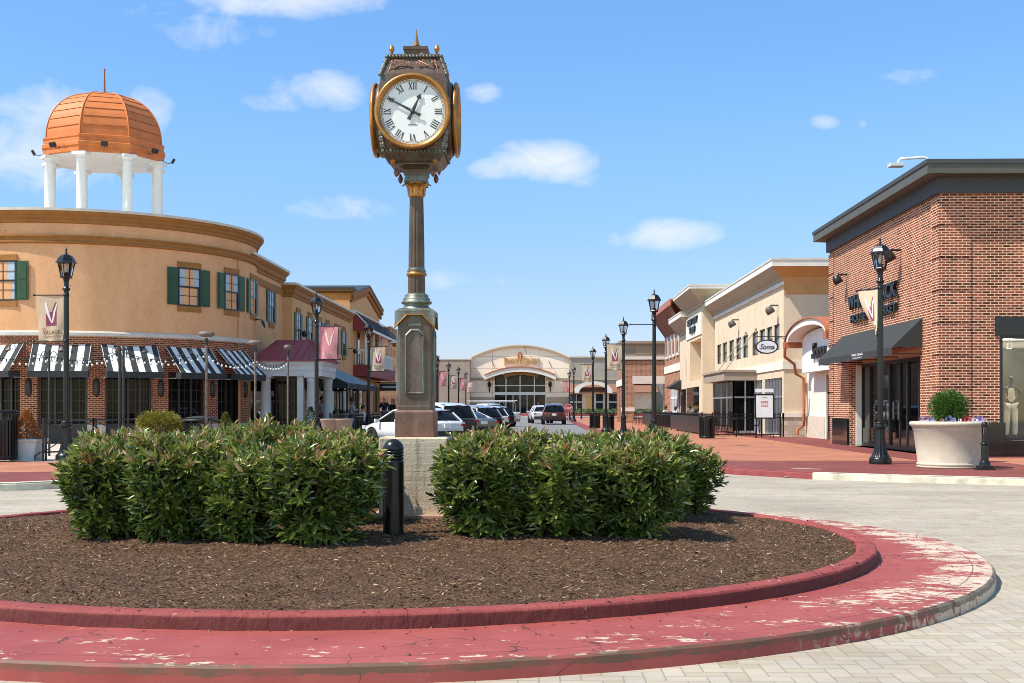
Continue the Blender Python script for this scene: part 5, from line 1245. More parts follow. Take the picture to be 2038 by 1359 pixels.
# black stone bases
mb = MB()
xb0, xb1 = onY(1948, 870, SY0).x - SX, onY(1999, 870, SY0).x - SX
wf.box(mb, xb0, xb1, ZS, onY(1970, 841, SY0).z, .0, .08); wf.box(mb, xb1, LF, ZS, zsl - .002, .0, .05); mb.build('stone_base', m['marble'], st); mb = MB()
ws.box(mb, dn1 + .02, LS - .66, ZS, onX(1670, 832, SX).z, .0, .07); mb.build('stone_base', m['marble'], st)
# recessed storefront
so_ = F(V(SX + .42, SY0, 0), Y3, V(-1, 0, 0)); mb = MB()
cols = [dn0 + .02, dn0 + 1.25, dn0 + 2.35, dn0 + 3.1, dn0 + 4.15, dn0 + 5.2, dn0 + 6.3, dn1 - .1]
for i, a in enumerate(cols): so_.box(mb, a, a + (.09 if i not in (1, 2) else .13), ZS, 2.72, -.06, .05)
so_.box(mb, dn0, dn1, 2.64, 2.74, -.06, .055); so_.box(mb, dn0, dn1, ZS, ZS + .12, -.06, .055)
fr_ = mb.build('storefront', m['black'], st)
for a, b in ((dn0, cols[3]), (cols[5], dn1)): mb = MB(); so_.box(mb, a, b, ZS + .121, ZS + .58, -.05, .03); mb.build('bulkhead', m['marble'], fr_)
mb = MB(); so_.quad(mb, dn0, dn1, ZS + .1, 2.65, .0); mb.build('pane', glass('store_glass', clear=.5), fr_)
mb = MB(); so_.quad(mb, dn0, dn1, 2.74, 2.96, .01); mb.build('transom_panel', plain('tan_transom', (.52, .33, .22), .8), fr_)
mb = MB()
for a in (cols[3] + .55, cols[4] + .3): so_.box(mb, a, a + .03, 1.0, 1.5, .05, .09)
mb.build('door_handle', m['chrome'], fr_)
mb = MB(); letters(mb, '220', so_.p(dn0 + .52, 2.36, .006), V(0, -1, 0), Z3, V(-1, 0, 0), None, .20, .004); mb.build('street_number', m['grey_white'], fr_)
mb = MB(); ws.box(mb, dn1 - .09, dn1 - .005, ZS, 2.72, -.40, -.20); mb.build('entry_reveal', m['cream_white'], fr_)
mb = MB(); d_ = 4.0
for f in ([(SX + .5 + d_, SY0 + dn0, ZS), (SX + .5 + d_, SY0 + dn1, ZS), (SX + .5 + d_, SY0 + dn1, 2.9), (SX + .5 + d_, SY0 + dn0, 2.9)], [(SX + .5, SY0 + dn0, ZS + .01), (SX + .5 + d_, SY0 + dn0, ZS + .01), (SX + .5 + d_, SY0 + dn1, ZS + .01), (SX + .5, SY0 + dn1, ZS + .01)], [(SX + .5, SY0 + dn0, 2.9), (SX + .5 + d_, SY0 + dn0, 2.9), (SX + .5 + d_, SY0 + dn1, 2.9), (SX + .5, SY0 + dn1, 2.9)],
          [(SX + .5, SY0 + dn0, ZS), (SX + .5 + d_, SY0 + dn0, ZS), (SX + .5 + d_, SY0 + dn0, 2.9), (SX + .5, SY0 + dn0, 2.9)], [(SX + .5, SY0 + dn1, ZS), (SX + .5 + d_, SY0 + dn1, ZS), (SX + .5 + d_, SY0 + dn1, 2.9), (SX + .5, SY0 + dn1, 2.9)]): mb.face(f)
mb.build('shop_interior', m['interior'], st)
# awning
ay0, ay1, pz0, pz1, pr = SY0 + 1.40, SY0 + 9.85, 2.93, 3.70, .80
mb = MB(); xo = SX - pr
mb.face([(xo, ay0, pz0), (xo, ay1, pz0), (SX - .005, ay1, pz1), (SX - .005, ay0, pz1)]); mb.face([(xo, ay0, pz0), (xo, ay0, pz0 - .20), (xo, ay1, pz0 - .20), (xo, ay1, pz0)])
for y in (ay0, ay1): mb.face([(xo, y, pz0), (SX - .005, y, pz1), (SX - .005, y, pz0), (xo + .001, y, pz0 - .001)])
aw = mb.build('awning', m['charcoal'], st)
mb = MB()
for y in (ay0 + .05, ay0 + 2.2, ay0 + 4.2, ay0 + 6.3, ay1 - .05): mb.tube([(xo + .02, y, pz0 - .17), (SX, y, pz0 - .17)], .016, 6)
mb.tube([(xo + .02, ay0, pz0 - .18), (xo + .02, ay1, pz0 - .18)], .016, 6); mb.build('awning_frame', m['black'], aw)
mb = MB(); yc = onX(1706, 714, xo).y
letters(mb, 'WHITE | BLACK', V(xo - .002, yc, pz0 - .10), V(0, -1, 0), Z3, V(-1, 0, 0), 1.25, .085, .004, bold=.012); letters(mb, 'HOUSE | MARKET', V(xo - .002, yc, pz0 - .165), V(0, -1, 0), Z3, V(-1, 0, 0), 1.0, .042, .004); mb.build('awning_lettering', m['white_paint'], aw)
# wall sign: raised black letters
mb = MB(); yc = onX(1744, 590, SX).y; zc_ = onX(1744, 603, SX).z
for s, dy, w_, s2, w2_ in (('WHITE', 1.75, 2.3, 'HOUSE', 1.8), ('BLACK', -1.30, 2.2, 'MARKET', 2.1)):
    mb = MB(); letters(mb, s, V(SX - .03, yc + dy, zc_), V(0, -1, 0), Z3, V(-1, 0, 0), w_, .44, .10, bold=.02); letters(mb, s2, V(SX - .03, yc + dy, zc_ - .42), V(0, -1, 0), Z3, V(-1, 0, 0), w2_, .24, .08, bold=.02); mb.build('wall_sign', m['black'], st)
mb = MB()
mb.box(SX - .10, SX - .03, yc - .02, yc + .02, zc_ - .42, zc_ + .44); mb.build('sign_divider', m['black'], st)
mb = None
for x, y in ((1683, 556), (1790, 509)):
    p = onX(x, y, SX - .05); mb = MB(); mb.lathe([(.001, -.02), (.10, 0), (.145, .10), (.15, .26), (.13, .27), (.01, .2)], p + V(-.34, 0, .10), 18, axis=(Y3, V(.85, 0, .5), V(.5, 0, -.85))); mb.tube([p + V(.05, 0, .16), p + V(-.25, 0, .16)], .03, 8); mb.build('wall_spotlight', m['black'], st)
fl = thing('roof_floodlight', 'white floodlight on a bent pipe arm over the dark fascia', 'floodlight', (SX - .3, SY0 + .8, 7.4))
p1, p2, p3 = onY(1848, 322, SY0 + 2.2), onY(1838, 313, SY0 + 2.2), onY(1792, 316, SY0 + 2.2)
mb = MB(); mb.tube([p1 - Z3 * .1, p1, (p1 + p2) / 2 + V(.02, 0, .04), p2, (p2 + p3) / 2 + Z3 * .0, p3, p3 - V(.05, 0, .05), p3 - V(.06, 0, .12)], .035, 8); mb.build('pipe_arm', m['white_paint'], fl); mb = MB(); mb.obox(p3 - V(.10, 0, .16), X3, Y3, Z3, -.20, .18, -.16, .16, -.05, .035); mb.build('lamp_head', m['grey_white'], fl)

# ================================================================ people (continuous skinned figures)
def skinmesh(name, pts, edges, rad, mat, parent, sub=2):
    me = bpy.data.meshes.new(name); sh = V(0, 0, 0); p = parent
    me.from_pydata([tuple(q) for q in pts], edges, []); o = bpy.data.objects.new(name, me); COL.objects.link(o)
    md = o.modifiers.new('skin', 'SKIN'); md.use_smooth_shade = True
    sv = me.skin_vertices[0].data if me.skin_vertices else None
    if sv is None: return o
    for i, r in enumerate(rad):
        sv[i].radius = (r, r) if not isinstance(r, tuple) else r; sv[i].use_root = (i == 0)
    s2 = o.modifiers.new('sub', 'SUBSURF'); s2.levels = sub; s2.render_levels = sub
    dg = bpy.context.evaluated_depsgraph_get(); nm = bpy.data.meshes.new_from_object(o.evaluated_get(dg)); o.modifiers.clear(); o.data = nm
    for f in nm.polygons: f.use_smooth = True
    nm.materials.clear(); nm.materials.append(mat)
    for f in nm.polygons: f.material_index = 0
    o.name = name
    if parent is not None: o.parent = parent
    return o
def make_skin_layer():
    pass
def figure(name, label, cat, loc, rz, skin, shirt, trousers, hair, arms, legs=None, hgt=1.72, seated=False, long_hair=False, bald=False, group=None):
    """local frame: faces -Y, feet at z 0. arms: two lists of (elbow, wrist)"""
    k = hgt / 1.72; t = thing(name, label, cat, loc, group); t.rotation_euler = (0, 0, rz)
    def S(l): return [V(*q) * k for q in l]
    zs = 0.0
    legs = legs or [((-.09, .0, .90), (-.10, -.02, .49), (-.11, .03, .08), (-.115, -.12, .03)), ((.09, 0, .90), (.10, -.01, .49), (.11, .03, .08), (.115, -.12, .03))]
    hipz = legs[0][0][2]
    base = [(0, 0, hipz + .04), (0, .0, hipz + .20), (0, .005, hipz + .40), (0, .01, hipz + .53), (0, -.005, hipz + .62), (0, -.015, hipz + .68), (0, -.02, hipz + .76), (0, -.015, hipz + .81)]
    rb = [(.135, .10), (.125, .095), (.15, .105), (.09, .07), (.050, .052), (.068, .082), (.076, .094), (.048, .06)]
    pts, ed, rd = list(base), [(i, i + 1) for i in range(len(base) - 1)], list(rb)
    for s, (el, wr) in zip((-1, 1), arms):
        n0 = len(pts); d = V(*wr) - V(*el); d.normalize()
        sh = (s * .165, .01, hipz + .49)
        pts += [sh, el, wr, tuple(V(*wr) + d * .06)]; rd += [.052, .042, .028, (.034, .018)]
        ed += [(2, n0), (n0, n0 + 1), (n0 + 1, n0 + 2), (n0 + 2, n0 + 3)]
        side = d.cross(V(0, 0, 1)); side = side.normalized() if side.length > .01 else V(1, 0, 0)
        pm = V(*wr) + d * .06
        for q in range(5):
            off = (q - 1.8) * .017 if q < 4 else -.032 * s; ln = (.075, .085, .08, .062, .05)[q]
            tip = pm + side * off * 1.1 + d * ln + V(0, 0, -.012); mid = pm + side * off + d * ln * .5 + V(0, 0, .004)
            n1 = len(pts); pts += [tuple(mid), tuple(tip)]; rd += [.0085, .007]; ed += [(n0 + 3, n1), (n1, n1 + 1)]
    for lg in legs:
        n0 = len(pts); pts += list(lg); rd += [.088, .060, .042, (.045, .028)]; ed += [(0, n0), (n0, n0 + 1), (n0 + 1, n0 + 2), (n0 + 2, n0 + 3)]
    skinmesh('body', S(pts), ed, [tuple(x * k for x in r) if isinstance(r, tuple) else r * k for r in rd], skin, t)
    # clothes
    pts, ed, rd = base[:4], [(0, 1), (1, 2), (2, 3)], [(.148, .115), (.142, .112), (.168, .122), (.10, .08)]
    pts = list(pts)
    for s, (el, wr) in zip((-1, 1), arms):
        n0 = len(pts); pts += [(s * .168, .01, hipz + .49), el, tuple(V(*el).lerp(V(*wr), .0 if skin is m.get('mannequin') else .75))]; rd += [.066, .056, .044]; ed += [(2, n0), (n0, n0 + 1), (n0 + 1, n0 + 2)]
    if skin is m.get('mannequin'):
        pts = base[:4]; ed = [(0, 1), (1, 2), (2, 3)]; rd = [(.148, .115), (.142, .112), (.160, .118), (.105, .08)]
    skinmesh('shirt', S(pts), ed, [tuple(x * k for x in r) if isinstance(r, tuple) else r * k for r in rd], shirt, t)
    pts, ed, rd = [(0, 0, hipz + .06)], [], [(.150, .118)]
    for lg in legs:
        n0 = len(pts); pts += [lg[0], lg[1], lg[2]]; rd += [.104, .080, .066]; ed += [(0, n0), (n0, n0 + 1), (n0 + 1, n0 + 2)]
    skinmesh('trousers', S(pts), ed, [tuple(x * k for x in r) if isinstance(r, tuple) else r * k for r in rd], trousers, t)
    hz = hipz + .765
    if not bald and hair is not None:
        mb = MB(); mb.lathe([(max(.094 * math.sin(PI * i / 10), .0005), -.118 * math.cos(PI * i / 10)) for i in range(3, 11)], V(0, .012, hz) * k, 14, cap=False)
        if long_hair: mb.tube([V(0, .055, hz + .05) * k, V(0, .09, hz - .08) * k, V(0, .10, hz - .25) * k], [.075 * k, .085 * k, .05 * k], 10)
        o = mb.build('hair', hair, None); o.parent = t
    if skin is not m.get('mannequin'):
        mb = MB()
        for s in (-1, 1): mb.ball(V(s * .030, -.098, hz + .004) * k, .0085 * k, 8, 5)
        o = mb.build('eyes', m['ink'], None); o.parent = t
        mb = MB(); mb.tube([V(0, -.098, hz + .0) * k, V(0, -.122, hz - .03) * k], [.008 * k, .014 * k], 8)
        for s in (-1, 1): mb.ball(V(s * .078, -.005, hz - .01) * k, .02 * k, 8, 5, 1.4)
        o = mb.build('nose_and_ears', skin, None); o.parent = t
        mb = MB(); mb.tube([V(-.022, -.105, hz - .058) * k, V(0, -.112, hz - .06) * k, V(.022, -.105, hz - .058) * k], .005 * k, 6); o = mb.build('mouth', m['red_plastic'], None); o.parent = t
    return t
m['mannequin'] = plain('grey_mannequin', (.035, .038, .045), .3, nscale=3, amt=.1)
m['linen'] = plain('cream_linen', (.66, .60, .48), .9, nscale=4, amt=.06); m['linen_white'] = plain('ivory_linen', (.74, .69, .58), .9, nscale=4, amt=.05)
m['shirt_grey'] = plain('grey_shirt', (.30, .29, .28), .9); m['shirt_white'] = plain('white_shirt', (.75, .75, .74), .9); m['shirt_black'] = plain('black_shirt', (.012, .012, .013), .9); m['shirt_yellow'] = plain('yellow_shirt', (.70, .42, .05), .9); m['denim'] = plain('blue_denim', (.05, .07, .12), .9); m['shirt_blue'] = plain('pale_blue_shirt', (.35, .48, .62), .9)
p = onY(2013, 811, SY0 + .75)
man_arms = [((-.30, .06, 1.18), (-.22, -.02, .92)), ((.30, .05, 1.18), (.20, -.05, .95))]
mq = figure('mannequin', 'dark headless-faced mannequin in a cream top and ivory trousers behind the display glass', 'mannequin', (p.x, SY0 + .78, zsl + .02), R(-12), m['mannequin'], m['linen'], m['linen_white'], None, man_arms, hgt=1.62, bald=True)
mq['label'] = 'glossy dark mannequin in a sleeveless cream top and ivory trousers behind the display glass'
mb = MB(); mb.lathe([(.142, 1.0), (.146, 1.0), (.146, 1.03), (.142, 1.03)], V(0, 0, -.07), 24); o = mb.build('belt', m['shirt_black'], None); o.parent = mq; o.scale = (1, .8, .94)
mq2 = figure('mannequin', 'second dark mannequin in black clothes deeper in the display window', 'mannequin', (p.x + .85, SY0 + 1.1, zsl + .02), R(8), m['mannequin'], m['shirt_black'], m['linen_white'], None, [((-.24, .03, 1.16), (-.22, -.05, .92)), ((.25, .03, 1.16), (.22, -.04, .9))], hgt=1.62, bald=True)

# ================================================================ cream lingerie store with its arched copper porch
CX, CY0, CY1 = 10.20, 51.6, 71.8
cs = thing('cream_store', 'cream stucco store with a flared roof cove and black framed clerestory windows', 'building', (CX, CY0, ZS))
w = F(V(CX, CY0, 0), Y3, V(-1, 0, 0)); e = F(V(CX, CY0, 0), X3, V(0, -1, 0)); L = CY1 - CY0; ZC = 6.62
hl = []
def yof(x): return onX(x, 700, CX).y - CY0
zA, zB = onX(1525, 676, CX).z, onX(1525, 642, CX).z
zg0, zg1 = .16, 2.62
ups = []
for xs in ((1497, 1508.5), (1511.5, 1522.5), (1525.5, 1537), (1540, 1551.5), (1427, 1435), (1438, 1447), (1451, 1461), (1464.5, 1475), (1478, 1489)):
    a0, a1 = yof(xs[1]), yof(xs[0]); ups.append((a0, a1, 3.82, 4.92))
shops = [(.35, 4.35, zg0, zg1), (4.95, 6.3, zg0, zg1)]
mb = MB(); holewall(mb, w, 0, L, ZS, ZC, ups + shops, .14); holewall(mb, e, 0, 6, ZS, 7.0, [], .1); mb.build('stucco_wall', m['cream'], cs)
for i, h in enumerate(ups):
    mb = MB(); md = (h[2] + h[3]) / 2
    w.box(mb, h[0], h[1], md - .03, md + .03, -.12, -.06); w.box(mb, h[0], h[0] + .05, h[2], h[3], -.12, -.05); w.box(mb, h[1] - .05, h[1], h[2], h[3], -.12, -.05); w.box(mb, h[0] + .05, h[1] - .05, h[3] - .05, h[3], -.12, -.05); w.box(mb, h[0] + .05, h[1] - .05, h[2], h[2] + .05, -.12, -.05)
    wd = mb.build('clerestory_window', m['bronze_dark'], cs); mb = MB(); w.quad(mb, h[0], h[1], h[2], h[3], -.10); mb.build('pane', m['glass_grey'], wd)
for h in shops:
    mb = MB(); nm = max(2, round((h[1] - h[0]) / .62))
    for q in range(nm + 1): a = h[0] + (h[1] - h[0] - .06) * q / nm; w.box(mb, a, a + .06, h[2], h[3], -.13, -.0 if q % nm else -.02)
    w.box(mb, h[0], h[1], 1.78, 1.84, -.12, -.03); w.box(mb, h[0], h[1], h[2], h[2] + .1, -.12, -.03)
    wd = mb.build('shop_window', m['steel'], cs); mb = MB(); w.quad(mb, h[0], h[1], h[2], h[3], -.09); mb.build('pane', m['glass_bistro'], wd)
mb = MB(); w.box(mb, -.055, L, 2.95, 3.30, .0, .05); e.box(mb, -.0, 6, 2.95, 3.30, 0, .05); w.box(mb, -.10, L, 6.45, 6.60, .0, .10); mb.build('string_course', m['cream_white'], cs)
# flared cove, fascia
def cove(parent, X, Y0, Y1, zb, zt, out, fh, mats=('soffit', 'cream_white'), south=True, depth=8):
    mb = MB()
    prof = [(0.05, zb), (.10, zb + .12), (.10, zb + .18), (out, zt - fh)]
    for q in range(len(prof) - 1):
        (c0, z0), (c1, z1) = prof[q], prof[q + 1]
        mb.cur = 0; mb.face([(X - c0, Y0 - c0, z0), (X - c0, Y1, z0), (X - c1, Y1, z1), (X - c1, Y0 - c1, z1)])
        if south: mb.cur = 1; mb.face([(X + depth, Y0 - c0, z0), (X - c0, Y0 - c0, z0), (X - c1, Y0 - c1, z1), (X + depth, Y0 - c1, z1)])
    mb.face([(X - out, Y1, zt - fh), (X - .05, Y1, zb), (X + 2, Y1, zb), (X + 2, Y1, zt - fh)])
    mb.build('roof_cove', [m[mats[0]], m['ochre'] if depth == 8 else m['soffit']], parent)
    mb = MB(); mb.box(X - out, X - out + .1, Y0 - out, Y1, zt - fh, zt - .08); mb.box(X - out + .1, X + depth, Y0 - out, Y0 - out + .1, zt - fh, zt - .08); mb.box(X - out + .1, X + depth, Y1 - .1, Y1, zt - fh, zt - .08); mb.build('roof_fascia', m[mats[1]], parent)
    mb = MB(); mb.box(X - out - .03, X + depth, Y0 - out - .03, Y1 + .03, zt - .08, zt); mb.build('roof_coping', m['coping'], parent)
cove(cs, CX, CY0, CY1, 6.60, 7.52, .60, .33)
mb = MB(); e.box(mb, 0, 6, 6.1, 6.6, .0, .05); mb.build('ochre_band', m['ochre'], cs)
# block base and corner pilaster
mb = MB(); e.box(mb, -.05, 1.2, ZS, .95, .0, .06); w.box(mb, -.06, .30, ZS, .95, .0, .05); mb.build('block_base', brick('pale_block', (.62, .52, .42), (.56, .46, .37), (.42, .34, .27), .40, .20, .012, .9), cs)
mb = MB(); e.box(mb, -.08, 1.2, .95, 1.13, .0, .10); w.box(mb, -.10, .33, .95, 1.13, 0, .09); mb.build('stone_cap', m['cream_white'], cs)
# flat entrance canopy on rods with a glass bay
cy0, cy1 = CY0 + 6.2, CY0 + 13.4
mb = MB(); mb.box(CX - 1.55, CX + .05, cy0, cy1, 2.62, 3.02); mb.box(CX - 1.62, CX + .05, cy0 - .06, cy1 + .06, 3.02, 3.12); cn = mb.build('entrance_canopy', m['taupe'], cs)
for dy in (.6, 3.4):
    mb = MB(); mb.tube([(CX - 1.4, cy0 + .2 + dy * .9, 3.1), (CX, cy0 + dy - .4, 5.05)], .022, 6); mb.ball((CX - .02, cy0 + dy - .4, 5.05), .08, 8, 6); mb.build('tie_rod', m['soffit'], cn)
mb = MB(); bx0 = CX - 1.1
for y in (cy0 + .3, cy0 + 2.2, cy0 + 4.1, cy1 - .3): mb.box(bx0, bx0 + .07, y - .035, y + .035, .16, 2.62)
for x in (bx0, bx0 + .55, CX - .1): mb.box(x, x + .07, cy0 + .3 - .035, cy0 + .3 + .035, .16, 2.62)
mb.box(bx0 + .01, bx0 + .06, cy0 + .3, cy1 - .3, 1.80, 1.87); mb.box(bx0, CX, cy0 + .28, cy0 + .33, 1.80, 1.87); mb.box(bx0, CX, cy0 + .28, cy0 + .33, .16, .26)
by = mb.build('glass_bay', m['steel'], cs)
mb = MB(); mb.face([(bx0 + .03, cy0 + .3, .2), (bx0 + .03, cy1 - .3, .2), (bx0 + .03, cy1 - .3, 2.6), (bx0 + .03, cy0 + .3, 2.6)]); mb.face([(bx0, cy0 + .3, .2), (CX, cy0 + .3, .2), (CX, cy0 + .3, 2.6), (bx0, cy0 + .3, 2.6)]); mb.build('pane', m['glass_bistro'], by)
for x, y in ((1469, 644), (1547, 617)):
    p = onX(x, y, CX - .05); mb = MB(); mb.lathe([(.001, -.02), (.13, 0), (.19, .12), (.19, .30), (.16, .31), (.01, .2)], p + V(-.40, 0, .12), 16, axis=(Y3, V(.85, 0, .5), V(.5, 0, -.85))); mb.tube([p + V(.05, 0, .2), p + V(-.3, 0, .2)], .035, 8); mb.build('wall_spotlight', m['fascia_grey'], cs)
# entrance bay between the two stores
EX, EY0, EY1 = 11.15, 42.72, 51.58
en = thing('arched_entrance', 'cream arched shop entrance with a curved copper roof between brick and stucco stores', 'entrance', (EX, 47, ZS))
w = F(V(EX, EY0, 0), Y3, V(-1, 0, 0)); L = EY1 - EY0
mb = MB(); holewall(mb, w, 0, L, ZS, 4.15, [(.2, 5.4, ZS, 2.62)], .2); mb.build('stucco_wall', m['cream_white'], en)
ac, ar, zspr = EY0 + 4.25, 3.55, 4.0
def archpts(r, n=24, h=.76): return [(ac + r * math.cos(PI - PI * i / n), zspr + h * math.sin(PI * i / n)) for i in range(n + 1)]
xo = CX - .12
o_, i_ = archpts(ar + .10), archpts(ar - .30, h=.46); b_ = archpts(ar - .55, h=.36)
mb = MB()
for i in range(len(o_) - 1):
    mb.face([(xo - .06, *o_[i]), (xo - .06, *o_[i + 1]), (EX + .6, *o_[i + 1]), (EX + .6, *o_[i])], smooth=True); mb.face([(xo - .06, *o_[i]), (xo - .06, *o_[i + 1]), (xo - .06, o_[i + 1][0], o_[i + 1][1] - .06), (xo - .06, o_[i][0], o_[i][1] - .06)])
rf = mb.build('copper_roof', m['copper'], en)
mb = MB(); 
for i in range(len(o_) - 1):
    a, b, c2, d = (o_[i][0], o_[i][1] - .055), (o_[i + 1][0], o_[i + 1][1] - .055), i_[i + 1], i_[i]
    mb.face([(xo, *a), (xo, *b), (xo, *c2), (xo, *d)]); mb.face([(xo, *d), (xo, *c2), (EX, *c2), (EX, *d)], smooth=True)
mb.build('arch_fascia', m['cream_white'], en)
mb = MB(); pts = [(ac - ar + .5, 2.75)] + [(p[0], p[1]) for p in b_] + [(ac + ar - .5, 2.75)]
mb.prism([(p[0], p[1]) for p in pts], V(EX - .06, 0, 0), Y3, Z3, V(-1, 0, 0), 0, .46); mb.build('sign_panel', m['white_paint'], en)
mb = MB()
for y in (ac - ar - .12, ac + ar - .1): mb = MB(); mb.box(xo - .08, EX, y - .12, y + .34, zspr - .22, zspr + .03); mb.build('gutter', m['copper'], rf)
mb = MB(); xx = CX - .16
mb.tube([(xx + .1, EY1 - .55, 3.8), (xx + .1, EY1 - .5, 3.45), (xx + .55, EY1 - .25, 3.15), (xx + .62, EY1 - .22, 2.75), (EX - .16, EY1 - .22, 2.55), (EX - .16, EY1 - .22, .62), (EX - .42, EY1 - .22, .45), (EX - .42, EY1 - .22, .22)], .062, 8); mb.build('downspout', m['copper'], en); mb = MB()
mb.tube([(xx + .2, ac - ar + .15, 3.8), (xx + .2, ac - ar + .1, 3.3), (EX - .1, ac - ar - .2, 3.1), (EX - .1, ac - ar - .2, 2.7)], .06, 8); mb.build('downspout', m['copper'], en)
mb = MB(); letters(mb, 'Soma', V(EX - .53, ac - .15, 3.22), V(0, -1, 0), Z3, V(-1, 0, 0), 2.2, .62, .10, shear=.35, bold=.02); mb.build('wall_sign', m['black'], en); mb = MB(); letters(mb, 'intimates', V(EX - .53, ac - 1.0, 2.98), V(0, -1, 0), Z3, V(-1, 0, 0), .8, .11, .05, bold=.02); mb.build('wall_sign', m['black'], en)
mb = MB()
for a in (.2, 1.45, 2.2, 3.2, 4.1, 5.32): w.box(mb, a, a + .09, ZS, 2.62, -.2, -.06)
w.box(mb, .2, 5.41, 2.52, 2.62, -.2, -.05); w.box(mb, .2, 1.45, ZS, .42, -.2, -.05); w.box(mb, 4.1, 5.4, ZS, .42, -.2, -.05); dr = mb.build('shop_door', m['black'], en)
mb = MB(); w.quad(mb, .2, 5.4, ZS, 2.6, -.14); mb.build('pane', m['glass_grey'], dr)
mb = MB(); w.box(mb, 5.55, L, ZS, 1.0, .0, .05); mb.build('block_base', m['granite_block'], en)
# oval hanging sign
p = onY(1526, 690, 50.4)
ov = thing('oval_sign', 'white oval shop sign with a black rim hanging from a scrolled bracket', 'sign', (p.x, p.y, p.z))
mb = MB(); mb.lathe([(.0005, -.04), (.455, -.04), (.47, -.03), (.47, .03), (.455, .04), (.0005, .04)], (0, 0, 0), 48, axis=(X3, Z3 * .62, V(0, -1, 0)))
for q in mb.v: q += p
mb.build('rim', m['black'], ov)
mb = MB(); mb.lathe([(.0005, .043), (.405, .043)], p, 48, axis=(X3, Z3 * .60, V(0, -1, 0)), cap=False); mb.build('face_panel', m['white_paint'], ov)
mb = MB(); letters(mb, 'Soma', p + V(.0, -.046, -.10), X3, Z3, V(0, -1, 0), .60, .21, .008, shear=.4); mb.build('lettering', m['black'], ov)
mb = MB(); mb.tube([V(CX, p.y, p.z + .42), V(p.x - .45, p.y, p.z + .42), V(p.x - .5, p.y, p.z + .46), V(p.x - .46, p.y, p.z + .50)], .014, 6)
for dx_ in (-.22, .22): mb.tube([p + V(dx_, 0, .42), p + V(dx_, 0, .24)], .010, 6)
mb.tube([V(CX, p.y, p.z + .25), V(CX - .3, p.y, p.z + .36), V(CX - .42, p.y, p.z + .42)], .012, 6); mb.build('bracket', m['black'], ov)

# ================================================================ tower portal, red roofed brick shop, pavilion
tw = thing('portal_tower', 'beige stucco shop tower with a tall recessed portal and a slanted flat roof', 'building', (9.5, 75, ZS))
TX, TY0, TY1 = 9.5, 71.85, 79.7
w = F(V(TX, TY0, 0), Y3, V(-1, 0, 0)); L = TY1 - TY0
ph0, ph1 = .55, L - 2.0
mb = MB(); holewall(mb, w, 0, L, 3.0, 7.35, [(ph0, ph1, 3.0, 5.45)], 1.3); f = F(V(TX, TY0, 0), X3, V(0, -1, 0)); f.quad(mb, 0, 4, 3.0, 7.35); f2_ = F(V(TX, TY1, 0), X3, V(0, 1, 0)); f2_.quad(mb, 0, 4, 3, 7.35); w.quad(mb, 0, L, 0, 3.0); f.quad(mb, 0, 2, 0, 3.0)
mb.face([w.p(ph0, 3, -1.3), w.p(ph1, 3, -1.3), w.p(ph1, 5.45, -1.3), w.p(ph0, 5.45, -1.3)]); mb.build('stucco_wall', m['cream'], tw)
mb = MB(); w.box(mb, 1.5, L - .4, .16, 2.6, .0, .03); mb.build('shop_window', m['glass_bistro'], tw)
cove(tw, TX, TY0 + .1, TY1, 7.30, 8.45, .85, .24, depth=6)
mb = MB(); w.box(mb, .25, L - .25, 5.65, 6.95, .0, .06); mb.build('sign_panel', m['cream_white'], tw)
mb = MB(); ctr = w.p(L / 2 - .1, 6.3, .06)
letters(mb, 'BUFF CITY', ctr + Z3 * .12, V(0, -1, 0), Z3, V(-1, 0, 0), 4.6, .42, .10, bold=.02); letters(mb, 'SOAP', ctr - Z3 * .38, V(0, -1, 0), Z3, V(-1, 0, 0), 2.6, .38, .10, bold=.02); mb.build('wall_sign', m['black'], tw)
lowtw = thing('low_stucco_bay', 'narrow cream stucco bay with a hanging wreath emblem left of the tower portal', 'building', (9.9, 83, ZS))
w = F(V(9.85, 79.75, 0), Y3, V(-1, 0, 0)); mb = MB(); w.quad(mb, 0, 6.6, 0, 6.3); f = F(V(9.85, 79.75, 0), X3, V(0, -1, 0)); f.quad(mb, 0, 3, 0, 6.3); mb.build('stucco_wall', m['cream'], lowtw)
cove(lowtw, 9.85, 79.8, 86.3, 6.3, 7.5, .8, .35, depth=5)
mb = MB(); w.box(mb, .4, 1.5, 3.2, 4.6, 0, .03); w.box(mb, 1.8, 2.9, 3.2, 4.6, 0, .03); w.box(mb, .5, 6, .3, 2.6, 0, .03); mb.build('window', m['glass'], lowtw)
mb = MB(); mb.lathe([(.28, 0), (.36, .04), (.42, .0)], w.p(1.6, 5.4, .05), 24, axis=(Y3, Z3, V(-1, 0, 0)), cap=False); mb.build('wreath_emblem', m['green'], lowtw)
rb = thing('red_eaved_shop', 'red brick shop with a flared red eave and small upper windows', 'building', (10, 92, ZS))
BX, BY0, BY1 = 10.0, 86.45, 98.3
w = F(V(BX, BY0, 0), Y3, V(-1, 0, 0)); L = BY1 - BY0
mb = MB(); w.quad(mb, 0, L, 0, 7.4); f = F(V(BX, BY1, 0), X3, V(0, 1, 0)); f.quad(mb, 0, 8, 0, 7.4); mb.build('brick_wall', m['brick_right'], rb)
mb = MB(); w.box(mb, 0, L, 4.0, 4.55, 0, .06); mb.build('stone_band', m['cream_white'], rb)
mb = MB(); xo = BX - 1.15
mb.face([(xo, BY0 - 3.2, 8.3), (xo, BY1 - 1.2, 8.3), (BX, BY1 - .0, 6.9), (BX, BY0 - .5, 6.9)]); mb.face([(xo, BY1 - 1.2, 8.3), (BX + 3, BY1 - 1.2, 8.3), (BX + 3, BY1, 6.9), (BX, BY1, 6.9)]); mb.build('eave_soffit', m['brick_right'] if False else plain('brown_soffit', (.22, .075, .045), .8), rb)
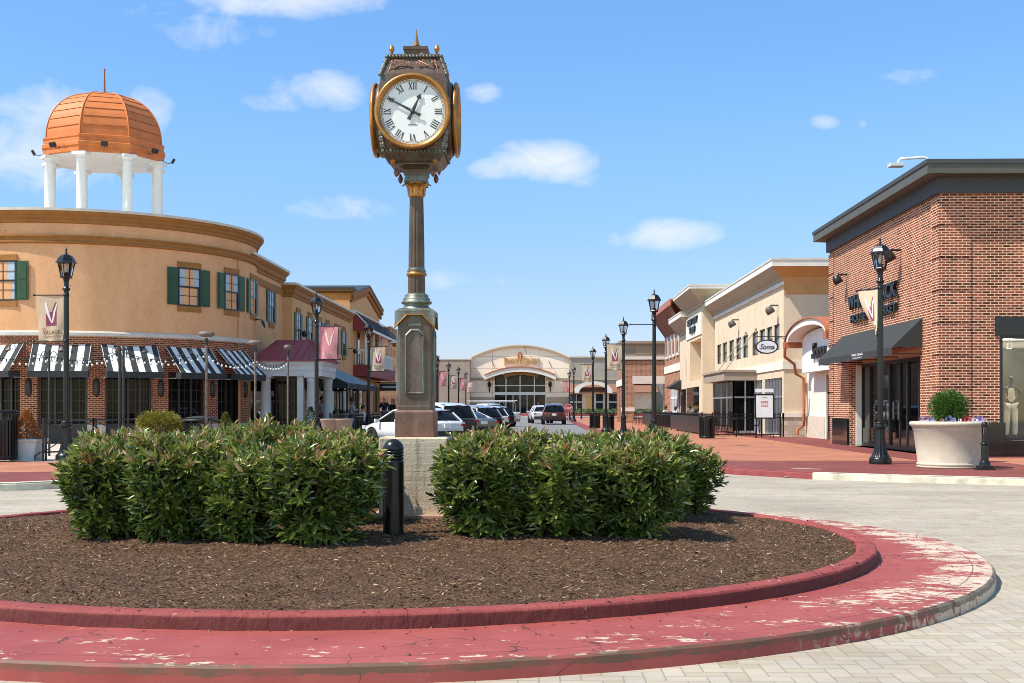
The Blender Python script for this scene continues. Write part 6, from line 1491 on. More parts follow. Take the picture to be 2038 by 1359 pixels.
mb = MB(); mb.box(xo - .04, xo + .06, BY0 - 3.2, BY1 - 1.1, 8.28, 8.70); mb.box(xo + .06, BX + 4, BY1 - 1.2, BY1 - 1.1, 8.28, 8.70); mb.box(xo + .06, BX + 4, BY0 - 3.2, BY1 - 1.2, 8.6, 8.7); mb.build('eave_fascia', m['copper'], rb)
mb = MB()
for q in range(6): y = BY0 - 2 + q * 2; mb.tube([(xo + .08, y, 8.27), (BX - .02, y + .5, 6.95)], .04, 5)
mb.build('eave_rib', m['soffit'], rb)
for q in range(4):
    mb = MB(); w.box(mb, 2.0 + q * 2.4, 3.0 + q * 2.4, 5.3, 6.75, 0, .03); wd = mb.build('window', m['glass_grey'], rb); mb = MB(); w.box(mb, 1.9 + q * 2.4, 3.1 + q * 2.4, 5.12, 5.3, 0, .10); w.box(mb, 1.86 + q * 2.4, 2.0 + q * 2.4, 5.3, 6.8, 0, .06); mb.build('sill', m['white_paint'], wd)
mb = MB(); w.box(mb, 1.5, 6.5, .16, 2.7, 0, .05); sw = mb.build('shop_window', m['glass_grey'], rb); mb = MB()
for q in range(6): w.box(mb, 1.5 + q * .97, 1.62 + q * .97, .16, 2.7, .05, .10)
w.box(mb, 1.5, 6.5, 2.0, 2.1, .05, .09); mb.build('window_frame', m['white_paint'], sw)
mb = MB(); mb.prism([(0, 2.6), (-1.0, 2.75), (0, 3.35)], V(BX, BY0 - 1, 0), X3, Z3, Y3, 0, 3.2); mb.build('awning', m['charcoal'], rb)
pv = thing('brick_pavilion', 'open red brick pavilion with pale lintels and a stucco top before the arcade', 'pavilion', (8, 100, ZS))
x0, x1, y0, y1 = 6.65, 10.0, 98.4, 105.5
f = F(V(x0, y0, 0), X3, V(0, -1, 0)); g = F(V(x0, y0, 0), Y3, V(-1, 0, 0)); W_ = x1 - x0; L = y1 - y0
k_ = F(V(x0, y1, 0), X3, V(0, 1, 0))
mb = MB(); holewall(mb, f, 0, W_, ZS, 5.25, [(.95, W_ - .05, ZS, 3.25)], .5); holewall(mb, g, 0, L, ZS, 5.25, [(.7, 2.3, ZS, 3.1), (3.0, 4.6, ZS, 3.1), (5.3, 6.7, ZS, 3.1)], .5); holewall(mb, k_, 0, W_, ZS, 5.25, [(.8, W_ - .4, ZS, 3.25)], .5)
mb.build('brick_wall', m['brick_right'], pv)
mb = MB(); f.box(mb, 0, W_, 5.25, 6.45, -.4, .06); g.box(mb, .0, L, 5.25, 6.45, -.4, .06); f.box(mb, -.25, W_, 6.45, 6.65, -3, .3); mb.box(x0 - .3, x1, y0, y1 + .3, 6.45, 6.65); mb.box(x0, x1, y0, y1, 5.1, 5.24); mb.build('stucco_top', m['taupe'], pv)
mb = MB(); f.box(mb, -.06, W_, 5.18, 5.42, .0, .12); f.box(mb, .8, W_, 3.25, 3.85, .0, .07); f.box(mb, -.05, .98, 1.05, 1.35, .0, .06); g.box(mb, -.05, L, 3.1, 3.6, .0, .06); g.box(mb, -.05, .7, 1.05, 1.35, 0, .06); g.box(mb, -.12, L, 5.18, 5.42, .0, .12); mb.build('stone_lintel', m['cream_white'], pv)
mb = MB(); f.box(mb, 1.1, 2.7, 5.6, 6.25, .06, .085); mb.build('inset_panel', m['soffit'], pv)
# ================================================================ food court hall at the end of the street
HY = 190.0
hall = thing('food_court_hall', 'pale stucco mall hall with an arched parapet over glazed food court doors', 'building', (onY(1035, HZ, HY).x, HY, .55))
h = F(V(0, HY, 0), X3, V(0, -1, 0))
def hx(x): return onY(x, HZ, HY).x
def hz_(y): return onY(1035, y, HY).z
xl, xr, za = hx(937), hx(1133), hz_(687.5); zs = hz_(712); xm = (xl + xr) / 2
top = [(xl + (xr - xl) * i / 28, zs + (za - zs) * (1 - (2 * i / 28 - 1) ** 2)) for i in range(29)]
gl0, gl1 = hx(984), hx(1087); zd0, zd1, zw1 = .56, hz_(786), hz_(746)
mb = MB()
def poly(mb, pts, c): mb.face([h.p(a, b, c) for a, b in pts])
poly(mb, [(xl, .5), (gl0, .5), (gl0, zs)] + [(xl, zs)], 0); poly(mb, [(gl1, .5), (xr, .5), (xr, zs), (gl1, zs)], 0); poly(mb, [(gl0, zw1), (gl1, zw1), (gl1, zs), (gl0, zs)], 0); poly(mb, [(xl, zs)] + [(xr, zs)] + list(reversed(top[1:-1])), 0)
for a, b in ((xl, -20), (xr, -20)): mb.face([h.p(a, .5, 0), h.p(a, .5, b), h.p(a, zs, b), h.p(a, zs, 0)])
n = NT('scored_pale_stucco'); n.set(.9, 0, .2); uv = n.coord('UV'); b = n.n('TexBrick'); n.l(uv, b.inputs['Vector']); b.inputs['Scale'].default_value = 1; b.inputs['Brick Width'].default_value = 7.2; b.inputs['Row Height'].default_value = 1.85; b.inputs['Mortar Size'].default_value = .03; b.offset = 0
b.inputs['Color1'].default_value = (.86, .77, .61, 1); b.inputs['Color2'].default_value = (.88, .79, .63, 1); b.inputs['Mortar'].default_value = (.42, .35, .26, 1); n.color(n.mix(.4, b.outputs['Color'], n.ramp(n.noise(uv, .5, 5), [(.3, .85), (.7, 1.1)]), 'MULTIPLY')); m['hall'] = n.m
mb.build('stucco_wall', m['hall'], hall)
mb = MB()
for i in range(28):
    (a0, b0), (a1, b1) = top[i], top[i + 1]
    for c0, c1, d0, d1 in ((0, .25, -.34, -.34), (.25, .25, -.34, -.05), (.25, .40, -.05, -.05), (.40, .40, -.05, .12), (.40, -18, .12, .12)):
        mb.face([h.p(a0, b0 + d0, c0), h.p(a1, b1 + d0, c0), h.p(a1, b1 + d1, c1), h.p(a0, b0 + d1, c1)])
mb.build('arched_coping', m['cream'], hall)
mb = MB(); zb = hz_(754)
for a, b in ((xl, gl0), (gl1, xr)): h.box(mb, a, b, zb - .16, zb + .16, 0, .08); h.box(mb, a, b, .5, hz_(790), 0, .10)
mb.build('base_band', m['soffit'], hall)
cl, cr, ca, ce = hx(965.5), hx(1106), hz_(731), hz_(747)
arc_ = [(cl + (cr - cl) * i / 26, ce + (ca - ce) * (1 - (2 * i / 26 - 1) ** 2)) for i in range(27)]
mb, rd = MB(), MB(); out = 2.6
for i in range(26):
    (a0, b0), (a1, b1) = arc_[i], arc_[i + 1]
    mb.face([h.p(a0, b0 - .75, out), h.p(a1, b1 - .75, out), h.p(a1, b1 - .1, out), h.p(a0, b0 - .1, out)], smooth=True); mb.face([h.p(a0, b0 - .75, 0), h.p(a1, b1 - .75, 0), h.p(a1, b1 - .75, out), h.p(a0, b0 - .75, out)])
    rd.face([h.p(a0, b0 - .1, out + .1), h.p(a1, b1 - .1, out + .1), h.p(a1, b1 + .08, out + .1), h.p(a0, b0 + .08, out + .1)]); rd.face([h.p(a0, b0 + .08, out + .1), h.p(a1, b1 + .08, out + .1), h.p(a1, b1 + .08, 0), h.p(a0, b0 + .08, 0)])
cn = mb.build('arched_canopy', m['cream_white'], hall); rd.build('canopy_roof', m['copper'], cn)
for x, y0, y1, c in ((979, 718, 734, 0), (1092, 718, 734, 0), (1042, 687, 703, 0)):
    mb = MB(); a = h.p(hx(x), hz_(y0), .05); b2 = h.p(hx(x) + .5, hz_(y1), 1.6); mb.tube([a, b2], .045, 5); mb.build('tie_rod', m['bronze_dark'], hall)
mb = MB(); h.quad(mb, gl0, gl1, .56, zw1 + .3, -.25); mb.build('glazing', glass('hall_glass', (.018, .022, .022), spec=.15), hall)
mb = MB(); zt_ = hz_(783)
h.box(mb, gl0, gl1, zt_ - .22, zt_ + .22, -.24, -.02); h.box(mb, gl0, gl1, hz_(767) - .06, hz_(767) + .06, -.24, -.08)
for x in (984, 1007, 1035, 1063.5, 1086): a = hx(x); h.box(mb, a - .07, a + .07, .56, zw1 + .2, -.24, -.05)
for x in (1049, 1021): a = hx(x); h.box(mb, a - .05, a + .05, .56, zd1, -.24, -.08)
mb.build('window_frame', m['steel'], hall)
mb = MB(); s0, s1 = hx(1004), hx(1070); sy = hz_(752.5); ss = .45
pts0 = [(s0 + (s1 - s0) * i / 20, sy + ss * (1 - (2 * i / 20 - 1) ** 2)) for i in range(21)]
for i in range(20):
    (a0, b0), (a1, b1) = pts0[i], pts0[i + 1]
    mb.face([h.p(a0, b0, 1.2), h.p(a1, b1, 1.2), h.p(a1, b1 + .78, 1.2), h.p(a0, b0 + .78, 1.2)]); mb.face([h.p(a0, b0, 1.0), h.p(a1, b1, 1.0), h.p(a1, b1, 1.2), h.p(a0, b0, 1.2)])
sg = mb.build('sign_board', plain('olive_gold', (.20, .13, .025), .5), hall)
mb = MB(); xc = (s0 + s1) / 2; hw_ = (s1 - s0) / 2
letters(mb, 'FOOD COURT', h.p(xc, 0, 1.21), X3, Z3, V(0, -1, 0), 4.1, .46, .05, spacing=1.25, warp=lambda a, b: (a, b + sy + .16 + ss * (1 - (a / hw_) ** 2))); mb.build('lettering', m['gilt'], sg)
mb = MB(); zL = hz_(724.5); m['sign_cream'] = plain('cream_sign_letters', (.66, .40, .13), .5)
letters(mb, 'OWNE', h.p(hx(1017.3), zL, .06), X3, Z3, V(0, -1, 0), 1.72, .98, .22); letters(mb, 'ENTRE', h.p(hx(1060), zL, .06), X3, Z3, V(0, -1, 0), 1.95, .98, .22)
letters(mb, 'T', h.p(hx(1004), zL - .25, .06), X3, Z3, V(0, -1, 0), .42, 1.35, .24, bold=.01); letters(mb, 'C', h.p(hx(1043), zL - .2, .06), X3, Z3, V(0, -1, 0), .62, 1.35, .24, bold=.01); ws_ = mb.build('wall_sign', m['sign_cream'], hall)
mb = MB(); c0 = h.p(hx(1034), 0, .08)
P = lambda x, y: (hx(x) - hx(1034), hz_(y))
mb.prism([P(1031, 719), P(1030, 708), P(1032, 702), P(1035, 700), P(1038, 703), P(1040, 710), P(1037, 716), P(1034, 722)], c0, X3, Z3, V(0, -1, 0), 0, .14); mb.build('emblem', m['copper'], ws_)
mb = MB(); mb.prism([P(1034, 703), P(1036.5, 706), P(1036.5, 713), P(1035, 722), P(1031.5, 728), P(1031, 726), P(1033.5, 719), P(1034.5, 711)], c0, X3, Z3, V(0, -1, 0), .15, .28); mb.build('emblem', m['sign_cream'], ws_)
for x in (974, 1095):
    p = h.p(hx(x), hz_(768), .25); mb = MB(); mb.lathe([(.02, -1.0), (.09, -.8), (.09, -.2), (.22, -.1), (.30, .35), (.33, .37), (.12, .62), (.02, .85)], p, 8); mb.tube([p + V(0, .25, -.4), p + V(0, 0, -.4)], .06, 6); mb.build('wall_lantern', m['black'], hall)
lw = thing('beige_hall_wing', 'plain beige mall wing behind the parked cars', 'building', (hx(900), HY - 2, .55))
mb = MB(); mb.box(hx(780), xl, HY - 3, HY + 20, .5, hz_(717)); mb.build('stucco_wall', m['taupe'], lw); mb = MB(); mb.box(hx(780) - .1, xl + .05, HY - 3.1, HY + 20, hz_(717), hz_(715.5)); mb.build('roof_coping', m['coping'], lw)
mb = MB(); mb.lathe([(.55, 0), (.72, .06), (.85, 0)], V(hx(865), HY - 3.05, hz_(746)), 24, axis=(X3, Z3, V(0, -1, 0)), cap=False); mb.build('ring_emblem', m['white_paint'], lw)
rw = thing('grey_hall_wing', 'grey beige mall wing with a red tiled entrance behind the lamp posts', 'building', (hx(1200), HY - 4, .55))
zt = hz_(713.5); mb = MB(); mb.box(xr, hx(1400), HY - 2, HY + 20, .5, zt); mb.build('stucco_wall', plain('grey_beige_stucco', (.33, .29, .24), .9, nscale=.6), rw)
mb = MB(); mb.box(xr - .05, hx(1400), HY - 2.15, HY - 2, hz_(757), hz_(754)); mb.box(xr - .05, hx(1400), HY - 2.2, HY + 20, zt, zt + .22); mb.build('stucco_band', m['soffit'], rw)
yE = HY - 6; E_ = F(V(0, yE, 0), X3, V(0, -1, 0)); ex = lambda x: onY(x, HZ, yE).x; ez = lambda y: onY(1180, y, yE).z
mb = MB(); mb.box(ex(1133), ex(1300), yE, HY - 2, .5, ez(779)); mb.build('entrance_wall', m['cream'], rw)
mb = MB(); mb.face([(ex(1130), yE - .8, ez(780)), (ex(1310), yE - .8, ez(780)), (ex(1310), HY - 2, ez(764)), (ex(1134), HY - 2, ez(764))]); mb.build('tiled_roof', plain('clay_tiles', (.26, .115, .07), .8, nscale=14, amt=.3), rw)
mb = MB(); c_ = ex(1180); 
for i in range(14):
    a0, a1 = PI - PI * i / 14, PI - PI * (i + 1) / 14; r0, r1 = 2.1, 2.9
    mb.face([E_.p(c_ + r0 * math.cos(a0), ez(782) + .6 * r0 * math.sin(a0), 1.2), E_.p(c_ + r0 * math.cos(a1), ez(782) + .6 * r0 * math.sin(a1), 1.2), E_.p(c_ + r1 * math.cos(a1), ez(782) + .6 * r1 * math.sin(a1), 1.2), E_.p(c_ + r1 * math.cos(a0), ez(782) + .6 * r1 * math.sin(a0), 1.2)])
    mb.face([E_.p(c_ + r1 * math.cos(a0), ez(782) + .6 * r1 * math.sin(a0), 1.2), E_.p(c_ + r1 * math.cos(a1), ez(782) + .6 * r1 * math.sin(a1), 1.2), E_.p(c_ + r1 * math.cos(a1), ez(782) + .6 * r1 * math.sin(a1), -2), E_.p(c_ + r1 * math.cos(a0), ez(782) + .6 * r1 * math.sin(a0), -2)])
mb.build('entrance_arch', m['cream_white'], rw)
for x0, x1 in ((1134, 1146), (1148, 1158), (1186, 1200), (1212, 1232), (1238, 1262)):
    mb = MB(); E_.box(mb, ex(x0), ex(x1), ez(816), ez(784), 0, .05); wd = mb.build('window', m['glass'], rw); mb = MB(); E_.box(mb, ex(x0), ex(x1), ez(800) - .08, ez(800) + .08, .05, .1); mb.build('window_bar', m['steel'], wd)
mb = MB(); E_.box(mb, ex(1166), ex(1177), ez(818), ez(787), 0, .06); mb.build('door', m['sign_cream'], rw)

# ================================================================ vehicles
def paint(name, c, metal=.2):
    n = NT(name); n.set(.28, metal, .5, Coat_Weight=1.0, Coat_Roughness=.04); n.color(n.ramp(n.noise(n.coord('Object'), 2, 4), [(.3, mul(c, .92)), (.7, mul(c, 1.06))])); return n.m
m['car_glass'] = glass('vehicle_glass', (.005, .006, .008), spec=.22); m['car_black'] = plain('black_trim', (.015, .015, .016), .5); m['headlight'] = plain('headlight', (.6, .62, .65), .1)
PT = {'white': paint('white_paint_coat', (.72, .72, .71), 0), 'silver': paint('silver_paint', (.42, .43, .44), .5), 'black': paint('black_car_paint', (.008, .008, .010)), 'grey': paint('grey_car_paint', (.13, .14, .15), .4), 'maroon': paint('maroon_car_paint', (.085, .012, .014), .3), 'dark': paint('charcoal_car_paint', (.025, .027, .032), .3)}
def car(label, kind, col, loc, rz, group='vehicles parked aslant along the shops', roofcol=None):
    """local frame: nose towards +Y, middle of the car at the origin"""
    P_ = {'suv': dict(L=4.7, W=.94, low=[(-2.35, .80, .55, .92), (-2.25, .90, .32, 1.02), (-1.5, .94, .28, 1.06), (0, .94, .27, 1.04), (.95, .93, .27, 1.02), (1.5, .91, .28, .98), (2.1, .86, .30, .88), (2.35, .72, .42, .68)],
                       top=[(-2.28, .84, .80, 1.0, 1.02), (-2.02, .86, .66, 1.02, 1.50), (-1.5, .88, .67, 1.04, 1.62), (-.3, .88, .68, 1.03, 1.66), (.25, .88, .66, 1.02, 1.60), (1.12, .84, .80, 1.0, 1.02)], wz=.35, wy=(-1.4, 1.42)),
          'crossover': dict(L=4.6, W=.92, low=[(-2.3, .76, .55, .90), (-2.2, .88, .34, 1.0), (-1.4, .92, .28, 1.02), (0, .92, .26, .98), (1.0, .91, .26, .96), (1.5, .89, .28, .90), (2.05, .84, .30, .78), (2.3, .68, .42, .62)],
                       top=[(-2.2, .82, .78, .96, .98), (-1.85, .84, .62, .98, 1.38), (-1.2, .86, .64, .98, 1.50), (-.2, .86, .65, .97, 1.53), (.3, .86, .62, .96, 1.47), (1.25, .82, .78, .93, .95)], wz=.34, wy=(-1.36, 1.4)),
          'sedan': dict(L=4.8, W=.92, low=[(-2.4, .74, .50, .88), (-2.3, .86, .32, .98), (-1.7, .92, .26, 1.0), (0, .92, .24, .93), (1.0, .91, .24, .92), (1.6, .88, .26, .86), (2.15, .82, .30, .76), (2.4, .66, .40, .60)],
                       top=[(-1.95, .82, .78, .98, .99), (-1.05, .84, .60, .96, 1.36), (-.5, .85, .62, .94, 1.43), (.1, .85, .60, .93, 1.40), (1.15, .82, .78, .90, .92)], wz=.33, wy=(-1.42, 1.44)),
          'van': dict(L=5.1, W=.99, low=[(-2.55, .86, .55, 1.0), (-2.45, .96, .32, 1.08), (-1.5, .99, .27, 1.08), (0, .99, .26, 1.06), (1.2, .98, .26, 1.04), (1.8, .95, .28, .96), (2.35, .88, .32, .84), (2.55, .7, .44, .66)],
                       top=[(-2.48, .90, .86, 1.04, 1.06), (-2.28, .92, .74, 1.06, 1.60), (-1.8, .93, .74, 1.06, 1.72), (-.2, .93, .75, 1.05, 1.76), (.5, .92, .72, 1.04, 1.66), (1.55, .88, .82, 1.0, 1.02)], wz=.35, wy=(-1.55, 1.55)),
          'pickup': dict(L=5.8, W=1.0, low=[(-2.9, .94, .55, 1.0), (-2.85, .98, .45, 1.18), (-1.5, 1.0, .42, 1.2), (0, 1.0, .40, 1.18), (1.2, .99, .40, 1.16), (1.8, .97, .42, 1.14), (2.6, .93, .45, 1.06), (2.9, .84, .52, .85)],
                       top=[(-.75, .90, .86, 1.16, 1.18), (-.6, .90, .72, 1.18, 1.74), (-.2, .91, .74, 1.18, 1.84), (.6, .91, .74, 1.17, 1.85), (.95, .90, .70, 1.16, 1.76), (1.75, .86, .80, 1.13, 1.15)], wz=.40, wy=(-1.75, 1.8))}[kind]
    t = thing({'suv': 'suv', 'crossover': 'crossover_car', 'sedan': 'sedan_car', 'van': 'minivan', 'pickup': 'pickup_truck'}[kind], label, {'van': 'van', 'pickup': 'truck'}.get(kind, 'car'), loc, group)
    t.rotation_euler = (0, 0, rz); pc = PT[col]
    def put(mb, nm, mt, par=None):
        o = mb.build(nm, mt, None); o.parent = par or t; return o
    def sect(y, w, zb, zt):
        h_ = [(0, zb), (.82 * w, zb), (.96 * w, zb + .08), (1.0 * w, zb + (zt - zb) * .42), (.985 * w, zb + (zt - zb) * .72), (.95 * w, zt - .06), (.88 * w, zt - .005), (0, zt + .015)]
        return [V(x, y, z) for x, z in h_] + [V(-x, y, z) for x, z in reversed(h_[1:-1])]
    mb = MB(); rows = [sect(*s) for s in P_['low']]; mb.grid(rows, closed=True); mb.face(list(reversed(rows[0]))); mb.face(rows[-1])
    body = put(mb, 'body', pc)
    def tsec(y, wb, wt, zb, zr):
        h_ = [(wb, zb), (wb * .45 + wt * .55, zb + (zr - zb) * .55), (wt, zr - min(.05, (zr - zb) * .3)), (wt * .80, zr), (0, zr + .02)]
        return [V(x, y, z) for x, z in h_] + [V(-x, y, z) for x, z in reversed(h_[:-1])]
    mb = MB(); rows = [tsec(*s) for s in P_['top']]; mb.grid(rows); put(mb, 'windows', m['car_glass'])
    mb = MB(); T = P_['top'][1:-1]
    rr_ = []
    for y, wb, wt, zb, zr in T: rr_.append([V(x, y, z) for x, z in [(wt * 1.03, zr - .09), (wt * 1.02, zr - .03), (wt * .80, zr + .012), (0, zr + .035), (-wt * .80, zr + .012), (-wt * 1.02, zr - .03), (-wt * 1.03, zr - .09)]])
    mb.grid(rr_)
    for i0, i1 in ((0, 1), (len(P_['top']) - 1, len(P_['top']) - 2)):
        a, b = tsec(*P_['top'][i0]), tsec(*P_['top'][i1])
        for k in (0, -1): mb.tube([a[k] * 1.0 + V(0, 0, .0), a[k].lerp(b[k if k == 0 else -1], .0) if False else (a[2 if k == 0 else -3] * .0 + b[2 if k == 0 else -3])], .042, 6)
    for ys in ((-.55,) if kind == 'pickup' else (-1.25, -.1)):
        i = max(q for q in range(len(P_['top'])) if P_['top'][q][0] <= ys); y0, y1 = P_['top'][i][0], P_['top'][i + 1][0]; f = (ys - y0) / (y1 - y0); s = tsec(*[P_['top'][i][q] * (1 - f) + P_['top'][i + 1][q] * f for q in range(5)])
        for k in ((0, 1, 2), (-1, -2, -3)): mb.tube([s[k[0]], s[k[1]], s[k[2]]], .035, 6)
    put(mb, 'roof', PT[roofcol] if roofcol else pc)
    W_, L = P_['W'], P_['L']; bk = P_['low'][0][0]; zt = P_['low'][1][3]
    for s in (-1, 1):
        mb = MB(); mb.obox(V(s * (W_ - .16), bk + .03, zt - .16), X3, Y3, Z3, -.07, .12, -.05, .10, -.045, .045); put(mb, 'tail_light', m['red_plastic'], body)
        mb = MB(); mb.obox(V(s * (W_ - .24), L / 2 - .18, .72 if kind != 'pickup' else .95), X3, Y3, Z3, -.17, .17, -.12, .06, -.07, .07); put(mb, 'headlight', m['headlight'], body)
        mb = MB(); ty = P_['top'][-1][0] - .35; mb.obox(V(s * (W_ + .09), ty, P_['top'][-1][3] + .06), X3, Y3, Z3, -.10, .10, -.05, .05, -.06, .08); put(mb, 'wing_mirror', pc, body)
        for wy in P_['wy']:
            c0 = V(s * (W_ - .12), wy, P_['wz']); ax = (Y3, Z3, X3 * s); wz = P_['wz']
            mb = MB(); mb.lathe([(wz * .62, -.10), (wz * .96, -.10), (wz, -.05), (wz, .10), (wz * .94, .135), (wz * .66, .135), (wz * .62, .10)], c0, 24, axis=ax); w_ = put(mb, 'wheel', m['rubber'])
            mb = MB(); mb.lathe([(.01, .09), (.05, .11), (wz * .55, .10), (wz * .64, .125)], c0, 20, axis=ax, cap=False); put(mb, 'rim', m['steel'], w_)
            mb = MB(); mb.lathe([(.02, .122), (wz * 1.14, .122)], V(s * (W_ - .115), wy, wz + .02), 24, axis=ax, cap=False); put(mb, 'wheel_arch', m['car_black'], body)
    mb = MB(); mb.obox(V(0, bk, .52), X3, Y3, Z3, -W_ * .82, W_ * .82, -.06, .1, -.12, .08); put(mb, 'rear_bumper', m['car_black'] if kind != 'pickup' else m['chrome'], body)
    mb = MB(); mb.obox(V(0, bk - .02, .80 if kind != 'pickup' else .66), X3, Y3, Z3, -.16, .16, -.045, .0, -.08, .08); put(mb, 'number_plate', m['white_paint'], body)
    if kind in ('suv', 'van', 'crossover'):
        y, wb, wt, zb, zr = P_['top'][1]; mb = MB(); mb.obox(V(0, y - .04, zr + .03), X3, Y3, Z3, -.10, .10, -.08, .02, -.012, .014); put(mb, 'brake_light', m['red_plastic'], body)
        mb = MB()
        for s in (-1, 1): mb.tube([V(s * wt * .86, T[0][0], T[0][4] + .05), V(s * wt * .88, T[-1][0], T[-1][4] + .06)], .022, 6)
        put(mb, 'roof_rail', m['car_black'], body)
        mb = MB(); mb.tube([V(.05, P_['top'][0][0] - .02, zb + .04), V(-.35, P_['top'][0][0] + .06, zb + .16)], .014, 5); put(mb, 'rear_wiper', m['car_black'], body)
    if kind == 'pickup':
        mb = MB(); mb.box(-.86, .86, -2.8, -.72, 1.10, 1.185); put(mb, 'load_bed', m['car_black'], body)
    return t, P_
def park(label, kind, col, x, D, Xc, rz=39, **kw):
    """the car's rear kerb-away corner at (Xc, D)"""
    W_, L = {'suv': (.94, 4.7), 'crossover': (.92, 4.6), 'sedan': (.92, 4.8), 'van': (.99, 5.1), 'pickup': (1.0, 5.8)}[kind]
    a = R(rz); cx_ = W_ * math.cos(a) + L / 2 * math.sin(a); cy_ = W_ * math.sin(a) - L / 2 * math.cos(a)
    t, p_ = car(label, kind, col, (Xc - cx_ * .92, D - cy_ * .92, 0), a, **kw); t.scale = (.92, .92, .88); return t, p_
def Xat(x, D): return U(x, HZ, D).x
park('white crossover car parked nearest, half behind the clock pedestal', 'crossover', 'white', 0, 43.5, Xat(927, 43.5), 42)
park('dark minivan with a pale roof parked second in the row', 'van', 'dark', 0, 49.0, Xat(954, 49.0), 40, roofcol='white')
park('low grey sedan parked third in the row, its boot showing', 'sedan', 'grey', 0, 53.5, Xat(995, 53.5), 38)
park('black sport utility vehicle with a silver roof parked behind the grey sedan', 'suv', 'black', 0, 62, Xat(1004, 62), 38, roofcol='silver')
park('white sport utility vehicle squeezed between two black ones', 'suv', 'white', 0, 70, Xat(1016, 70), 38)
park('black sport utility vehicle parked just before the white pickup', 'suv', 'black', 0, 78, Xat(1027, 78), 38)
tr, _ = park('white pickup truck carrying ladders on its rack', 'pickup', 'white', 0, 87, Xat(1038, 87), 36)
lr = thing('ladder_rack', 'pale ladders strapped on a rack over the white pickup', 'ladder', (0, 0, 0)); mb = MB()
for s in (-.6, .6):
    mb.tube([(s, -2.6, 2.0), (s, 2.2, 2.0)], .03, 6)
    for y in (-2.4, -.9, .6): mb.tube([(s * 1.3, y, 1.2), (s * 1.2, y, 2.0)], .025, 6)
mb.build('rack_frame', m['steel'], lr)
for k, off in enumerate((-.45, .1)):
    mb = MB()
    for s in (0, .36): mb.tube([(off + s, -3.1, 2.08), (off + s, 2.6, 2.08)], .028, 6)
    for q in range(18): mb.tube([(off, -3.0 + q * .32, 2.08), (off + .36, -3.0 + q * .32, 2.08)], .016, 5)
    mb.build('ladder', m['grey_white'], lr)
lr.location = tr.location; lr.rotation_euler = tr.rotation_euler; lr.scale = tr.scale
car('maroon sport utility vehicle driving away along the street', 'suv', 'maroon', (onX(1101, 845, 1.15).x, 99.5, 0), R(1), group='cars on the roadway')
car('white car partly hidden beside the maroon vehicle', 'crossover', 'white', (.10, 107, 0), R(6), group='cars on the roadway')
# ================================================================ planters, plants and pavement furniture
def leafball(seed, rx, ry, rz, nl, L, mat, parent, name='foliage', cone=False, z0=0.0, yng=.0, dens=.75):
    rnd = random.Random(seed); mb = MB()
    for i in range(nl):
        a = rnd.uniform(0, 2 * PI); c = rnd.uniform(-1, 1); s = math.sqrt(1 - c * c); f = rnd.uniform(dens, 1.0) * (1 + .08 * math.sin(4 * a + 3 * c + seed) + .07 * math.sin(9 * a + 5 * c + seed) + .12 * rnd.random() ** 4)
        if cone:
            zz = rnd.random() ** 1.4; r = (1 - zz) ** .85 * rnd.uniform(.55, 1.05) + .03; p = V(rx * r * math.cos(a), ry * r * math.sin(a), z0 + zz * rz * 2); out = V(math.cos(a), math.sin(a), .35)
        else:
            e = 2.6; k = (abs(s) ** e + abs(c) ** e) ** (-1 / e); p = V(rx * s * k * math.cos(a) * f, ry * s * k * math.sin(a) * f, z0 + rz * (1 + c * k * f)); out = V(s * math.cos(a), s * math.sin(a), c)
        d = (out + V(rnd.uniform(-.8, .8), rnd.uniform(-.8, .8), rnd.uniform(-.3, .9))).normalized()
        leaf(mb, p, d, V(rnd.uniform(-1, 1), rnd.uniform(-1, 1), 1.2).normalized(), L * rnd.uniform(.7, 1.25), L * rnd.uniform(.35, .5), (rnd.random(), yng if rnd.random() < yng else 0.0), .3)
    return mb.build(name, mat, None) if parent is None else _par(mb, name, mat, parent)
def _par(mb, name, mat, parent):
    o = mb.build(name, mat, None); o.parent = parent; return o
def leafmat(name, stops, rough=.45, trans=.2):
    n = NT(name); n.set(rough, 0, .4); uvn = n.coord('UV'); su = n.n('SeparateXYZ'); n.l(uvn, su.inputs[0]); c = n.ramp(su.outputs[0], stops); n.color(c)
    tl = n.n('BsdfTranslucent'); n.l(c, tl.inputs['Color']); mx = n.n('MixShader'); mx.inputs[0].default_value = trans; n.l(n.b.outputs[0], mx.inputs[1]); n.l(tl.outputs[0], mx.inputs[2]); n.l(mx.outputs[0], n.out.inputs['Surface']); return n.m
m['boxwood'] = leafmat('boxwood_leaf', [(0., (.020, .060, .010)), (.5, (.055, .14, .018)), (1., (.14, .26, .03))])
m['yellow_leaf'] = leafmat('golden_leaf', [(0., (.10, .11, .015)), (.5, (.26, .24, .03)), (.85, (.42, .36, .06)), (1., (.40, .22, .06))])
m['rust_leaf'] = leafmat('dry_orange_needles', [(0., (.26, .09, .028)), (.5, (.52, .21, .065)), (1., (.68, .38, .15))])
m['conifer'] = leafmat('dark_conifer', [(0., (.015, .035, .010)), (.6, (.05, .09, .02)), (1., (.13, .14, .03))]); m['conifer_gold'] = leafmat('golden_conifer', [(0., (.06, .08, .012)), (.6, (.18, .19, .03)), (1., (.32, .28, .06))])
m['soil'] = plain('potting_soil', (.03, .02, .014), .95)
